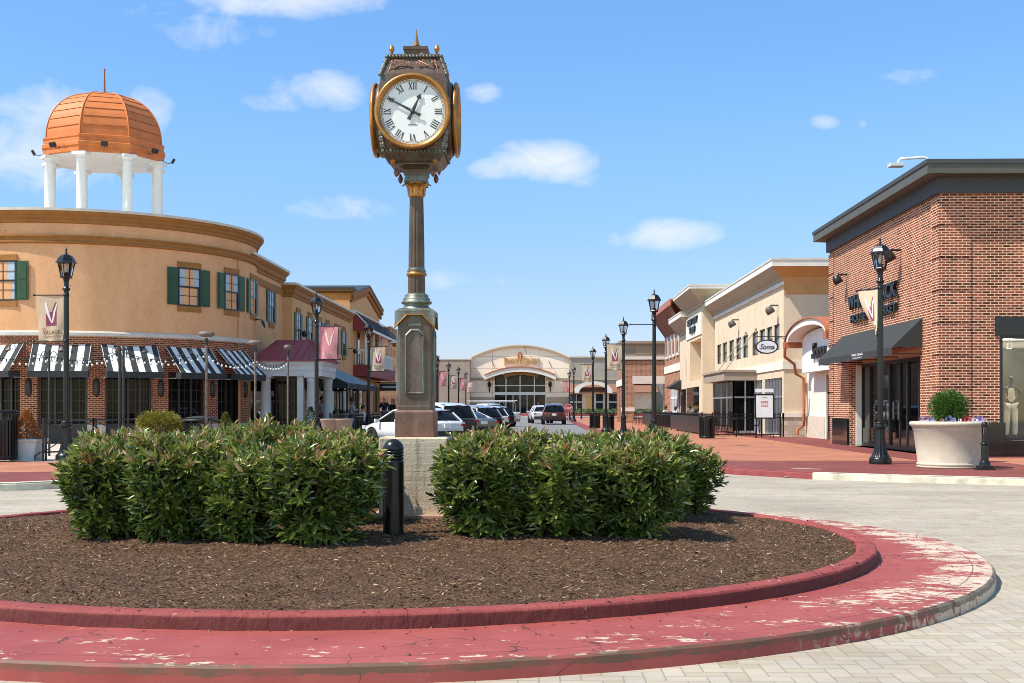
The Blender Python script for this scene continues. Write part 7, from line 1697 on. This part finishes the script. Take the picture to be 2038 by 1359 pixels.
# round flower planter with clipped ball
q = onZ(1890, 931, ZS); pc = U(1888, HZ, 25.15); pc.z = ZS
pl = thing('round_planter', 'large round cream planter with a rolled rim beside the brick store', 'planter', pc)
mb = MB(); mb.lathe([(.60, 0), (.625, .01), (.63, .035), (.61, .05), (.625, .06), (.63, .085), (.612, .10), (.605, .115), (.69, .76), (.705, .775), (.70, .80), (.715, .825), (.74, .845), (.765, .87), (.772, .90), (.76, .93), (.73, .945), (.69, .94), (.68, .90)], pc, 72); mb.build('bowl', m['planter'], pl)
mb = MB(); mb.lathe([(.0005, .89), (.69, .89)], pc, 40, cap=False); mb.build('soil', m['soil'], pl)
bs = thing('ball_shrub', 'clipped round green boxwood growing in the round cream planter', 'shrub', pc + V(0, 0, .9)); leafball(3, .37, .37, .335, 9000, .046, m['boxwood'], bs, z0=-.02, dens=.35); mb = MB(); mb.tube([(0, 0, -.1), (0, 0, .3)], .02, 6); _par(mb, 'stem', m['twig'], bs)
rnd = random.Random(8); FC = {'violet': (.20, .17, .42), 'red': (.40, .02, .03), 'white': (.78, .74, .74), 'pink': (.58, .22, .28)}
for k, c in FC.items(): m['petal_' + k] = plain(k + '_petals', c, .8)
fl0 = []
spots = [(-.55, -.30, 'violet', 1.3), (-.47, -.36, 'violet', 1.2), (-.60, -.1, 'violet', 1), (-.16, -.50, 'violet', 1.5), (-.10, -.55, 'violet', 1.1), (.12, -.5, 'red', .9), (.20, -.46, 'red', 1.2), (.30, -.42, 'pink', 1.2), (.36, -.5, 'white', .8), (.42, -.38, 'violet', 1.3), (.50, -.34, 'violet', 1.4), (.58, -.22, 'violet', 1.1), (.62, -.1, 'violet', .9), (.26, -.52, 'pink', .9), (-.3, -.5, 'pink', .7), (.03, -.56, 'white', .7)]
for i, (x, y, k, s) in enumerate(spots):
    f = thing('pansy', {'violet': 'violet', 'red': 'dark red', 'white': 'white', 'pink': 'pink'}[k] + ' pansy flower in the round cream planter', 'flower', pc + V(x, y, .9), 'pansies in the round planter')
    mb = MB()
    for b in range(4):
        a = b * PI / 2 + i; c0 = V(math.cos(a) * .02 * s, -.01 * (b % 2), .055 + .018 * math.sin(a) * s + .02 * s); d = V(math.cos(a), -.55, math.sin(a) * .8 + .35).normalized()
        leaf(mb, c0, d, V(0, -1, .3), .045 * s, .055 * s, (0, 0), .4)
    _par(mb, 'petals', m['petal_' + k], f); mb = MB(); mb.tube([(0, 0, -.02), (0, 0, .06)], .006, 5)
    for b in range(4): leaf(mb, V(0, 0, .01), V(math.cos(b * 1.6 + i), math.sin(b * 1.6 + i), .5).normalized(), Z3, .05, .025, (.4, 0))
    _par(mb, 'leaves', m['boxwood'], f)
# lit pavement bollard
p = onZ(1960, 935, ZS); bl = thing('light_bollard', 'slim black fluted bollard light beside the round planter', 'bollard', p)
mb = MB(); mb.cbox(p, .30, .30, .035, .2); mb.cbox(p + Z3 * .035, .24, .24, .05, .2); mb.lathe([(.11, .08), (.105, .14), (.085, .18)], p, 24); mb.build('base', m['black_satin'], bl)
mb = MB(); fluted(mb, [(.074, .17), (.066, .50)], p, 8, .12, 48); mb.lathe([(.066, .49), (.085, .505), (.088, .52), (.07, .53), (.062, .54)], p, 24); mb.lathe([(.058, .53), (.058, .70)], p, 24); mb.build('post', m['black_satin'], bl)
mb = MB(); mb.lathe([(.05, .70), (.05, .85)], p, 20); mb.build('lens', m['lamp_glass'], bl)
mb = MB()
for q in range(6): a = q * PI / 3; mb.tube([p + V(.056 * math.cos(a), .056 * math.sin(a), .69), p + V(.056 * math.cos(a), .056 * math.sin(a), .86)], .007, 5)
mb.lathe([(.06, .845), (.066, .86), (.068, .90), (.05, .935), (.02, .95), (.0005, .952)], p, 24); mb.build('cap', m['black_satin'], bl)
# slatted litter bins
def make_bin():
    t = thing('litter_bin', 'black slatted litter bin', 'bin', (0, 0, 0), 'black slatted litter bins on the pavements')
    mb = MB(); mb.lathe([(.27, .03), (.285, .05), (.285, .72)], (0, 0, 0), 28); mb.build('liner', m['black'], t)
    mb = MB()
    for q in range(28):
        a = 2 * PI * q / 28; d = V(math.cos(a), math.sin(a), 0); mb.obox(d * .30, V(-d.y, d.x, 0), d, Z3, -.020, .020, -.006, .008, .04, .80)
        mb.tube([d * .31 + Z3 * .78, d * .335 + Z3 * .84, d * .32 + Z3 * .87], .012, 5)
    mb.lathe([(.31, .06), (.318, .06), (.318, .10), (.31, .10)], (0, 0, 0), 28); mb.lathe([(.29, .85), (.33, .86), (.33, .89), (.25, .90), (.17, .895)], (0, 0, 0), 28, cap=False); mb.build('slats', m['black_satin'], t); return t
bins = make_bin(); q = onZ(1407, 873, ZS); bins.location = q; bins['label'] = 'black slatted litter bin before the patio fence'
for x, D, lb in ((1184, 71.0, 'black slatted litter bin at the lamp with the cream banner, farther of two'), (1211, 64.5, 'black slatted litter bin at the slim lamp, nearer of two'), (2, 28.0, 'black slatted litter bin left of the square planter')):
    q = U(x, HZ, D); q.z = ZS; dup(bins, q, .3, (1, 1, 1.05) if x > 100 else (1.15, 1.15, 1.3), lb)
# iron patio fence
fn = thing('patio_fence', 'black iron picket fence round the shop patio with solid mesh panels along the street', 'fence', (7.3, 51.6, ZS))
def rail(mb, a, b, z0=.10, z1=.95, pick=.12, mid=True):
    a, b = V(*a, ZS), V(*b, ZS); d = b - a; L = d.length; d.normalize(); s = V(-d.y, d.x, 0)
    for z in ((z0, z1, z1 - .13) if mid else (z0, z1)): mb.obox(a, d, s, Z3, 0, L, -.018, .018, z - .02, z + .02)
    k = int(L / pick)
    for q in range(1, k): mb.obox(a + d * (L * q / k), d, s, Z3, -.008, .008, -.008, .008, z0, z1)
def posts(mb, pts, h=1.02):
    for x, y in pts: mb.box(x - .03, x + .03, y - .03, y + .03, ZS, ZS + h)
mb = MB(); rail(mb, (7.25, 51.7), (10.1, 51.7)); mb.build('picket_panel', m['black_satin'], fn)
mb = MB(); posts(mb, [(7.25, 51.7), (8.25, 51.7), (9.3, 51.7), (10.08, 51.7)] + [(7.25, 55 + q * 3.2) for q in range(10)]); mb.build('fence_post', m['black_satin'], fn)
mb = MB(); rail(mb, (7.25, 51.7), (7.25, 86), pick=.15); mb.build('picket_panel', m['black_satin'], fn)
mb = MB(); mb.box(7.19, 7.22, 54.5, 67.5, ZS + .12, ZS + .80); mb.build('mesh_panel', m['black'], fn); mb = MB(); mb.box(7.19, 7.22, 79, 85, ZS + .12, ZS + .8); mb.build('mesh_panel', m['black'], fn)
# cafe chairs and tables behind the fence
def make_chair():
    t = thing('patio_chair', 'black iron patio chair', 'chair', (0, 0, 0), 'iron chairs behind the patio fence')
    mb = MB(); mb.box(-.22, .22, -.22, .22, .43, .46); mb.build('seat', m['black_satin'], t)
    mb = MB(); mb.tube([(-.21, .21, .45), (-.2, .26, .88), (0, .28, .94), (.2, .26, .88), (.21, .21, .45)], .014, 6)
    for x in (-.1, 0, .1): mb.tube([(x, .22, .46), (x, .27, .90)], .008, 5)
    mb.build('backrest', m['black_satin'], t)
    for sx_ in (-1, 1):
        for sy_ in (-1, 1): mb = MB(); mb.tube([(sx_ * .2, sy_ * .2, .44), (sx_ * .23, sy_ * .24, 0)], .013, 6); mb.build('leg', m['black_satin'], t)
    return t
def make_table():
    t = thing('patio_table', 'small round iron patio table', 'table', (0, 0, 0), 'iron tables behind the patio fence')
    mb = MB(); mb.lathe([(.40, .71), (.41, .72), (.41, .735), (.40, .74)], (0, 0, 0), 28); mb.build('tabletop', m['black_satin'], t)
    mb = MB(); mb.lathe([(.22, 0), (.2, .03), (.03, .06), (.025, .71)], (0, 0, 0), 16); mb.build('pedestal', m['black_satin'], t); return t
ch, tb = make_chair(), make_table(); ch.location = (8.0, 54.0, ZS); tb.location = (8.7, 54.0, ZS); ch.rotation_euler = (0, 0, R(90)); ch['label'] = tb['label'] = 'x'
ch['label'] = 'black iron patio chair with its back to the mesh panel, at the nearest patio table'; tb['label'] = 'round iron patio table nearest the fence corner'
dup(ch, (9.35, 54.1, ZS), R(-80), None, 'black iron patio chair between the nearest table and the shop glass')
dup(tb, (8.6, 70, ZS), 0, None, 'round iron patio table below the portal tower'); dup(ch, (7.9, 70, ZS), R(85), None, 'black iron patio chair at the table below the portal tower'); dup(ch, (9.1, 71, ZS), R(-60), None, 'black iron patio chair beside the portal tower wall')
for i, (x, y, r_) in enumerate(((7.0, 88.2, 20), (7.7, 88.6, 140), (8.3, 87.6, 250), (7.2, 89.8, 60))): dup(ch, (x, y, ZS), R(r_), None, 'black iron chair of the jumbled group behind the bare-armed lamp').update() if False else dup(ch, (x, y, ZS), R(r_), None, 'black iron chair of the jumbled group behind the bare-armed lamp')
# easel sign
p = onZ(1522, 872, ZS); es = thing('easel_sign', 'black easel holding a white sale poster before the patio fence', 'sign', p)
mb = MB()
for s in (-1, 1): mb.tube([p + V(s * .34, -.05, 0), p + V(s * .27, .22, 1.45)], .016, 6); mb.tube([p + V(s * .30, .45, 0), p + V(s * .25, .24, 1.4)], .014, 6); mb.ball(p + V(s * .34, -.06, .03), .035, 8, 5)
mb.build('stand', m['black_satin'], es)
tl_ = (V(0, .06, 1)).normalized(); o = p + V(0, .02, .78); nn = V(0, -1, .06).normalized()
mb = MB(); mb.obox(o, X3, tl_, nn, -.40, .40, 0, 1.0, -.02, .0); mb.build('board', m['black'], es)
mb = MB(); mb.obox(o, X3, tl_, nn, -.33, .33, .05, .93, .002, .012); po = mb.build('poster', m['white_paint'], es)
mb = MB(); letters(mb, 'SOMA', o + tl_ * .82 + nn * .014, X3, tl_, nn, .24, .05, .003, spacing=1.4); mb.build('lettering', m['ink'], po)
mb = MB(); letters(mb, 'SUPER', o + tl_ * .62 + nn * .014, X3, tl_, nn, .30, .09, .003, bold=.01); letters(mb, 'SALE', o + tl_ * .47 + nn * .014, X3, tl_, nn, .28, .10, .003, bold=.01); mb.build('lettering', plain('red_ink', (.55, .05, .06), .6), po)
mb = MB(); mb.obox(o, X3, tl_, nn, -.36, .36, 1.06, 1.20, -.02, .012); mb.build('header_card', m['white_paint'], es)
# ---- restaurant side
def square_pot(loc, s, h, label, group=None):
    t = thing('square_planter', label, 'planter', loc, group); L = V(*loc); mb = MB()
    rows = [(s * .74, 0), (s * .90, h * .84), (s * .93, h * .85), (s * .99, h * .93), (s, h * .97), (s * .97, h), (s * .86, h), (s * .84, h * .92)]
    sqloft(mb, L, [(r / 2, L.z + z) for r, z in rows[:6]], .02); mb.face([L + V(a * s * .43, b * s * .43, h + .004) for a, b in ((-1, -1), (1, -1), (1, 1), (-1, 1))]); mb.build('pot', m['grey_white'], t); return t
p = U(53, HZ, 28.5); p.z = ZS; square_pot((p.x, p.y, ZS), .76, .50, 'pale square planter with a dried orange conifer beside the litter bin').rotation_euler = (0, 0, 0)
t = thing('dry_conifer', 'dried orange brown conifer in the pale square planter', 'plant', (p.x, p.y, ZS + .50)); leafball(5, .33, .33, .33, 3000, .06, m['rust_leaf'], t, cone=True); mb = MB(); mb.tube([(0, 0, -.05), (0, 0, .5)], [.02, .008], 6); _par(mb, 'stem', m['twig'], t)
for x, y0, D, w_, mt, lb in ((449, 822, 35, .44, 'conifer_gold', 'small golden conifer behind the hedge before the striped awnings'), (536, 823, 37, .46, 'conifer_gold', 'small golden green conifer before the porch column'), (618, 810, 39.5, .52, 'conifer', 'small dark conifer beside the lamp with the pink banner')):
    p = U(x, HZ, D); p.z = ZS; top = U(x, y0, D).z; hgt = .42
    square_pot((p.x, p.y, ZS), .5, .42, 'pale square pot under the ' + lb.split(' behind')[0].split(' before')[0].split(' beside')[0], 'pots of small conifers')
    t = thing('small_conifer', lb, 'plant', (p.x, p.y, ZS + hgt), 'small potted conifers'); leafball(int(x), w_ * .62, w_ * .62, (top - ZS - hgt) / 2, 1300, .06, m[mt], t, cone=True); mb = MB(); mb.tube([(0, 0, -.1), (0, 0, .4)], [.02, .008], 6); _par(mb, 'stem', m['twig'], t)
p = U(316, HZ, 30); p.z = ZS; t = thing('round_bush', 'rounded yellow green bush behind the hedge before the striped awnings', 'bush', (p.x, p.y, ZS)); leafball(9, .53, .5, .30, 7000, .06, m['yellow_leaf'], t, z0=.50, dens=.6); mb = MB()
for q in range(5): mb.tube([(0, 0, 0), (.2 * math.cos(q * 1.3), .2 * math.sin(q * 1.3), .8)], [.025, .01], 6)
_par(mb, 'stem', m['twig'], t)
for x, lb in ((658, 'stone urn planter beside the lamp with the pink banner, nearer the lamp'), (682, 'stone urn planter before the grey patio awning, beside the white car')):
    p = U(x, HZ, 44.5); p.z = ZS; t = thing('urn_planter', lb, 'planter', p, 'stone urns by the patio awning'); mb = MB(); mb.lathe([(.24, 0), (.24, .08), (.16, .14), (.14, .22), (.20, .30), (.32, .55), (.37, .74), (.40, .78), (.40, .82), (.33, .82), (.30, .76)], p, 32); mb.build('bowl', m['taupe'], t)
    mb = MB(); mb.lathe([(.0005, .77), (.32, .77)], p, 24, cap=False); mb.build('soil', m['soil'], t)
# railing with crossed bars
rl = thing('crossbar_railing', 'dark railing with crossed bars before the round restaurant', 'railing', (-11, 28.2, ZS)); a, b = U(86, HZ, 28.2), U(186, HZ, 29.6); c = U(420, HZ, 33)
mb = MB()
for q0, q1 in ((a, b), (b, U(300, HZ, 31.2)), (U(300, HZ, 31.2), c)):
    q0, q1 = V(q0.x, q0.y, ZS), V(q1.x, q1.y, ZS); d = (q1 - q0).normalized(); L = (q1 - q0).length
    for q in (q0, q0 + d * .08, q1): mb.tube([q, q + Z3 * .98], .028, 6)
    for z in (.20, .93): mb.tube([q0 + Z3 * z, q1 + Z3 * z], .018, 6)
    mb.tube([q0 + Z3 * .93, q1 + Z3 * .20], .013, 6); mb.tube([q0 + Z3 * .20, q1 + Z3 * .93], .013, 6)
mb.build('bars', m['bronze_dark'], rl)
mb = MB(); q0 = V(a.x, a.y, ZS); mb.tube([q0 + V(-.16, -.1, .02), q0 + V(-.15, -.1, .12), q0 + V(-.05, -.05, .2), q0 + V(.05, 0, .2)], .02, 6); mb.build('foot', m['bronze_dark'], rl)
# heater-like lamp poles
for x, y, D, lb in ((411, 665, 32.7, 'slim bronze pole with a flat oval head before the fourth striped awning'), (508, 682, 37.2, 'slim bronze pole with a flat oval head before the last striped awning'), (573, 691, 39.8, 'slim bronze pole with a small tilted head before the entrance porch')):
    p = U(x, y, D); t = thing('oval_headed_pole', lb, 'lamp pole', (p.x, p.y, ZS), 'slim poles with oval heads'); k = .22 if x < 560 else .13
    mb = MB(); mb.tube([V(p.x, p.y, ZS), V(p.x, p.y, p.z - .1)], .035, 10); mb.lathe([(.14, 0), (.14, .03), (.04, .06)], V(p.x, p.y, ZS), 16); mb.build('pole', m['rust'], t)
    mb = MB(); mb.lathe([(.0005, -.075), (.6, -.07), (.92, -.04), (1.0, 0), (.95, .04), (.7, .075), (.0005, .085)], (0, 0, 0), 28, axis=(X3 * k, Y3 * .16, Z3))
    for q in mb.v: q += p
    mb.build('head', m['rust'], t); mb = MB(); mb.lathe([(.05, 0), (.05, .16)], V(p.x, p.y, p.z - .28), 12); mb.build('collar', m['black'], t)
# poles carrying the bulb strings
PO = []
for i, (x, y, D, lb) in enumerate(((-60, 690, 30.5, None), (98, 697, 31.0, 'dark string light pole behind the lamp with the cream banner'), (238, 690, 31.5, 'dark string light pole with scrolled ironwork before the third awning'), (246, 689, 31.9, 'dark string light pole, twin of the scrolled pole beside it'))):
    p = U(x, y, D); PO.append(p)
    if lb is None: continue
    t = thing('string_light_pole', lb, 'pole', (p.x, p.y, ZS), 'poles carrying the bulb strings'); mb = MB(); mb.tube([V(p.x, p.y, ZS), p], .032, 8); mb.build('pole', m['bronze_dark'], t)
    mb = MB()
    for s in (-1, 1):
        mb.tube([p + V(s * .02, 0, -.12)] + [p + V(s * (.12 + .07 * math.cos(q)), -.02, -.1 + .07 * math.sin(q)) for q in [PI - j * .55 for j in range(11)]], .010, 5)
    mb.build('scroll', m['bronze_dark'], t)
def string(label, a, b, sag, nb):
    t = thing('string_lights', label, 'string lights', (0, 0, 0), 'bulb strings before the striped awnings'); mb = MB(); P = [a.lerp(b, q / 20) - Z3 * sag * 4 * (q / 20) * (1 - q / 20) for q in range(21)]
    t.location = P[10]; mb.tube(P, .008, 5)
    for k in range(nb): s = (k + .5) / nb; q = a.lerp(b, s) - Z3 * sag * 4 * s * (1 - s); mb.tube([q, q - Z3 * .075], .014, 5)
    mb.build('wire', m['black'], t)
    b0 = None; rnd = random.Random(nb)
    for k in range(nb):
        s = (k + .5) / nb; q = a.lerp(b, s) - Z3 * sag * 4 * s * (1 - s)
        if b0 is None: mb = MB(); mb.ball(q - Z3 * .10, .030, 8, 6); mb.build('bulb', m['glow'], t); b0 = [c for c in t.children if c.name.startswith('bulb')][0]; c0 = q
        else: c = b0.copy(); COL.objects.link(c); c.parent = t; c.location = q - c0 + V(0, 0, -.03 * rnd.random())
H1, H2, H3 = U(411, 700, 32.7), U(508, 712, 37.2), U(573, 716, 39.8)
string('bulb string ending at the pole behind the cream banner lamp', PO[0] - Z3 * .1, PO[1] - Z3 * .15, .14, 12)
string('bulb string from the pole behind the cream banner lamp to the twin poles', PO[1] - Z3 * .15, PO[2] - Z3 * .15, .16, 14)
string('bulb string from the twin poles to the first oval headed pole', PO[3] - Z3 * .15, H1, .22, 14)
string('bulb string between the first two oval headed poles', H1, H2, .25, 12)
string('bulb string from the second oval headed pole to the porch', H2, H3, .22, 12)
for k, (y0, y1) in enumerate(((0, 1), (1, 2))):
    aa, bb_ = U(60 + k * 150, 700, 38), U(215 + k * 150, 705, 38); string('bulb string hanging close over the ' + ('second' if k == 0 else 'third') + ' striped awning', aa, bb_, .18, 11)
# low table with a shade before the fourth awning
p = U(397, HZ, 33.5); p.z = ZS; t = thing('cafe_table', 'dark cafe table behind the hedge before the fourth striped awning', 'table', p); mb = MB(); mb.lathe([(.55, .86), (.57, .88), (.30, .97), (.02, 1.0)], p, 20); mb.build('tabletop', m['bronze_dark'], t); mb = MB(); mb.lathe([(.25, 0), (.24, .03), (.03, .06), (.03, .86)], p, 14); mb.build('pedestal', m['bronze_dark'], t)
# low iron railing of the grey awning patio
rl = thing('patio_railing', 'black iron railing round the grey awning patio', 'railing', (-8.1, 53, ZS)); mb = MB(); rail(mb, (-8.1, 47.5), (-8.1, 62.5), pick=.14); posts(mb, [(-8.1, 47.5 + 2.5 * q) for q in range(7)]); mb.build('bars', m['black_satin'], rl)
for q in range(3): mb = MB(); mb.lathe([(.12, 0), (.14, .3), (.12, .32)], V(-8.9, 53.6 + q * 2, .9), 12); mb.box(-9.05, -8.75, 53.5 + q * 2, 53.7 + q * 2, ZS, .9); mb.build('heater', m['black'], rl)
# stop sign, small bollards, low far hedge
p = U(1131.5, 812, 112); ss_ = thing('stop_sign', 'red octagonal stop sign at the end of the street', 'sign', (p.x, p.y, ZS)); mb = MB()
oc8 = lambda r: [(r * math.cos(PI / 8 + PI / 4 * i), r * math.sin(PI / 8 + PI / 4 * i)) for i in range(8)]
mb.prism(oc8(.385), p, X3, Z3, V(0, -1, 0), 0, .012); sp_ = mb.build('sign_plate', m['white_paint'], ss_); mb = MB(); mb.prism(oc8(.36), p, X3, Z3, V(0, -1, 0), .012, .016); mb.build('red_face', plain('stop_red', (.55, .012, .02), .45), sp_)
mb = MB(); letters(mb, 'STOP', p + V(0, -.017, -.125), X3, Z3, V(0, -1, 0), .56, .25, .004, bold=.012); mb.build('lettering', m['white_paint'], sp_); mb = MB(); mb.tube([V(p.x, p.y + .03, ZS), V(p.x, p.y + .03, p.z + .3)], .03, 8); mb.build('post', m['steel'], ss_)
for x, y, D, lb in ((1157, 833, 128, 'small black bollard beyond the stop sign'), (1059, 828, 170, 'small black bollard before the food court doors')):
    q = U(x, HZ, D); q.z = ZS; t = thing('small_bollard', lb, 'bollard', q, 'small far bollards'); mb = MB(); mb.lathe([(.16, 0), (.15, .06), (.10, .1), (.09, .9), (.10, .95), (.05, 1.02), (.001, 1.03)], q, 14); mb.build('post', m['black_satin'], t)
t = thing('low_hedge', 'low green hedge on the red bed before the grey wing', 'hedge', (Xat(1190, 172), 172, .35)); rnd = random.Random(2); mb = MB()
for i in range(2600):
    q = V(rnd.uniform(-4.2, 9.5), rnd.uniform(-.6, .6), rnd.uniform(.1, .75)); leaf(mb, q, V(rnd.uniform(-1, 1), rnd.uniform(-1, 1), rnd.uniform(0, 1)).normalized(), Z3, .22, .11, (rnd.random(), 0))
_par(mb, 'foliage', m['boxwood'], t)
mb = MB(); mb.box(-4.4, 9.7, -.8, .8, -.25, .12); _par(mb, 'bed_wall', m['red_panel'], t)
# tuft of grass at the kerb
q = onZ(1335, 1321, 0.0); t = thing('grass_tuft', 'small green tuft growing in the paver joint at the kerb', 'grass', q); rnd = random.Random(6); mb = MB()
for i in range(26): a = rnd.uniform(0, 6.3); leaf(mb, V(rnd.uniform(-.015, .015), rnd.uniform(-.012, .012), 0), V(math.cos(a), math.sin(a), rnd.uniform(.3, 1.4)).normalized(), Z3, rnd.uniform(.02, .045), .006, (rnd.uniform(.5, 1), 0), .5)
_par(mb, 'blades', m['boxwood'], t)
# ================================================================ people
hang = [((-.25, .03, 1.16), (-.22, -.08, .93)), ((.25, .03, 1.16), (.22, -.08, .93))]
fwd = [((-.24, -.02, 1.15), (-.12, -.25, 1.22)), ((.24, -.02, 1.15), (.12, -.25, 1.22))]
step = [((-.09, .0, .90), (-.10, -.16, .50), (-.11, -.12, .08), (-.115, -.27, .03)), ((.09, 0, .90), (.10, .04, .48), (.11, .26, .12), (.115, .14, .05))]
seat = [((-.09, .0, .50), (-.11, -.42, .50), (-.11, -.40, .08), (-.115, -.54, .03)), ((.09, 0, .50), (.11, -.42, .48), (.11, -.36, .08), (.115, -.50, .03))]
seat_arm = [((-.24, -.02, .76), (-.10, -.28, .84)), ((.24, -.02, .76), (.12, -.28, .72))]
p = U(701, HZ, 51.5); figure('person', 'dark haired person in a grey top standing at the grey awning patio', 'person', (p.x, p.y, ZS), R(115), m['skin_b'], m['shirt_grey'], m['denim'], m['hair_dark'], fwd, None, 1.62, group='people on the pavements')
p = U(722, HZ, 57); figure('person', 'seated person in pale clothes under the grey awning', 'person', (p.x, p.y, ZS), R(-100), m['skin_a'], m['shirt_white'], m['denim'], m['hair_dark'], seat_arm, seat, 1.7, group='people on the pavements')
ch2 = dup(ch, (p.x + .05, p.y + .02, ZS), R(-100), None, 'black iron chair under the seated person by the grey awning'); ch2['group'] = 'iron chairs under the grey awning'
p = U(594, HZ, 60); p = U(640, HZ, 58); figure('person', 'person in a pale blue shirt beyond the lamp with the pink banner', 'person', (p.x, p.y, ZS), R(60), m['skin_a'], m['shirt_blue'], m['denim'], m['hair_dark'], hang, None, 1.7, group='people on the pavements')
p = U(765, HZ, 68); figure('person', 'bald man in a black top with a hand to his mouth above the white car', 'person', (p.x, p.y, ZS), R(15), m['skin_a'], m['shirt_black'], m['denim'], None, [((-.26, -.05, 1.17), (-.06, -.20, 1.42)), hang[1]], step, 1.80, bald=True, group='people on the pavements')
p = U(781, HZ, 69.5); figure('person', 'auburn haired person in black beside the bald man', 'person', (p.x, p.y, ZS), R(-30), m['skin_a'], m['shirt_black'], m['denim'], m['hair_red'], hang, step, 1.68, long_hair=True, group='people on the pavements')
p = U(1072, HZ, 150); figure('person', 'person in a yellow jacket with auburn hair walking before the food court', 'person', (p.x, p.y, 0), R(170), m['skin_a'], m['shirt_yellow'], m['shirt_black'], m['hair_red'], hang, step, 1.9, long_hair=True, group='people on the pavements')
p = U(1094, HZ, 148); figure('person', 'person in a white shirt behind the maroon vehicle', 'person', (p.x, p.y, 0), R(190), m['skin_a'], m['shirt_white'], m['denim'], m['hair_dark'], hang, None, 2.0, group='people on the pavements')
p = U(1325, HZ, 84); figure('person', 'seated person in a white shirt near the red eaved shop window', 'person', (p.x, p.y, ZS), R(200), m['skin_b'], m['shirt_white'], m['denim'], m['hair_dark'], seat_arm, seat, 1.7, group='people on the pavements')
p = U(1357, HZ, 78.5); figure('person', 'seated person in a white shirt at the patio below the portal tower', 'person', (p.x - .4, p.y, ZS), R(150), m['skin_b'], m['shirt_white'], m['shirt_black'], m['hair_dark'], seat_arm, seat, 1.62, group='people on the pavements')
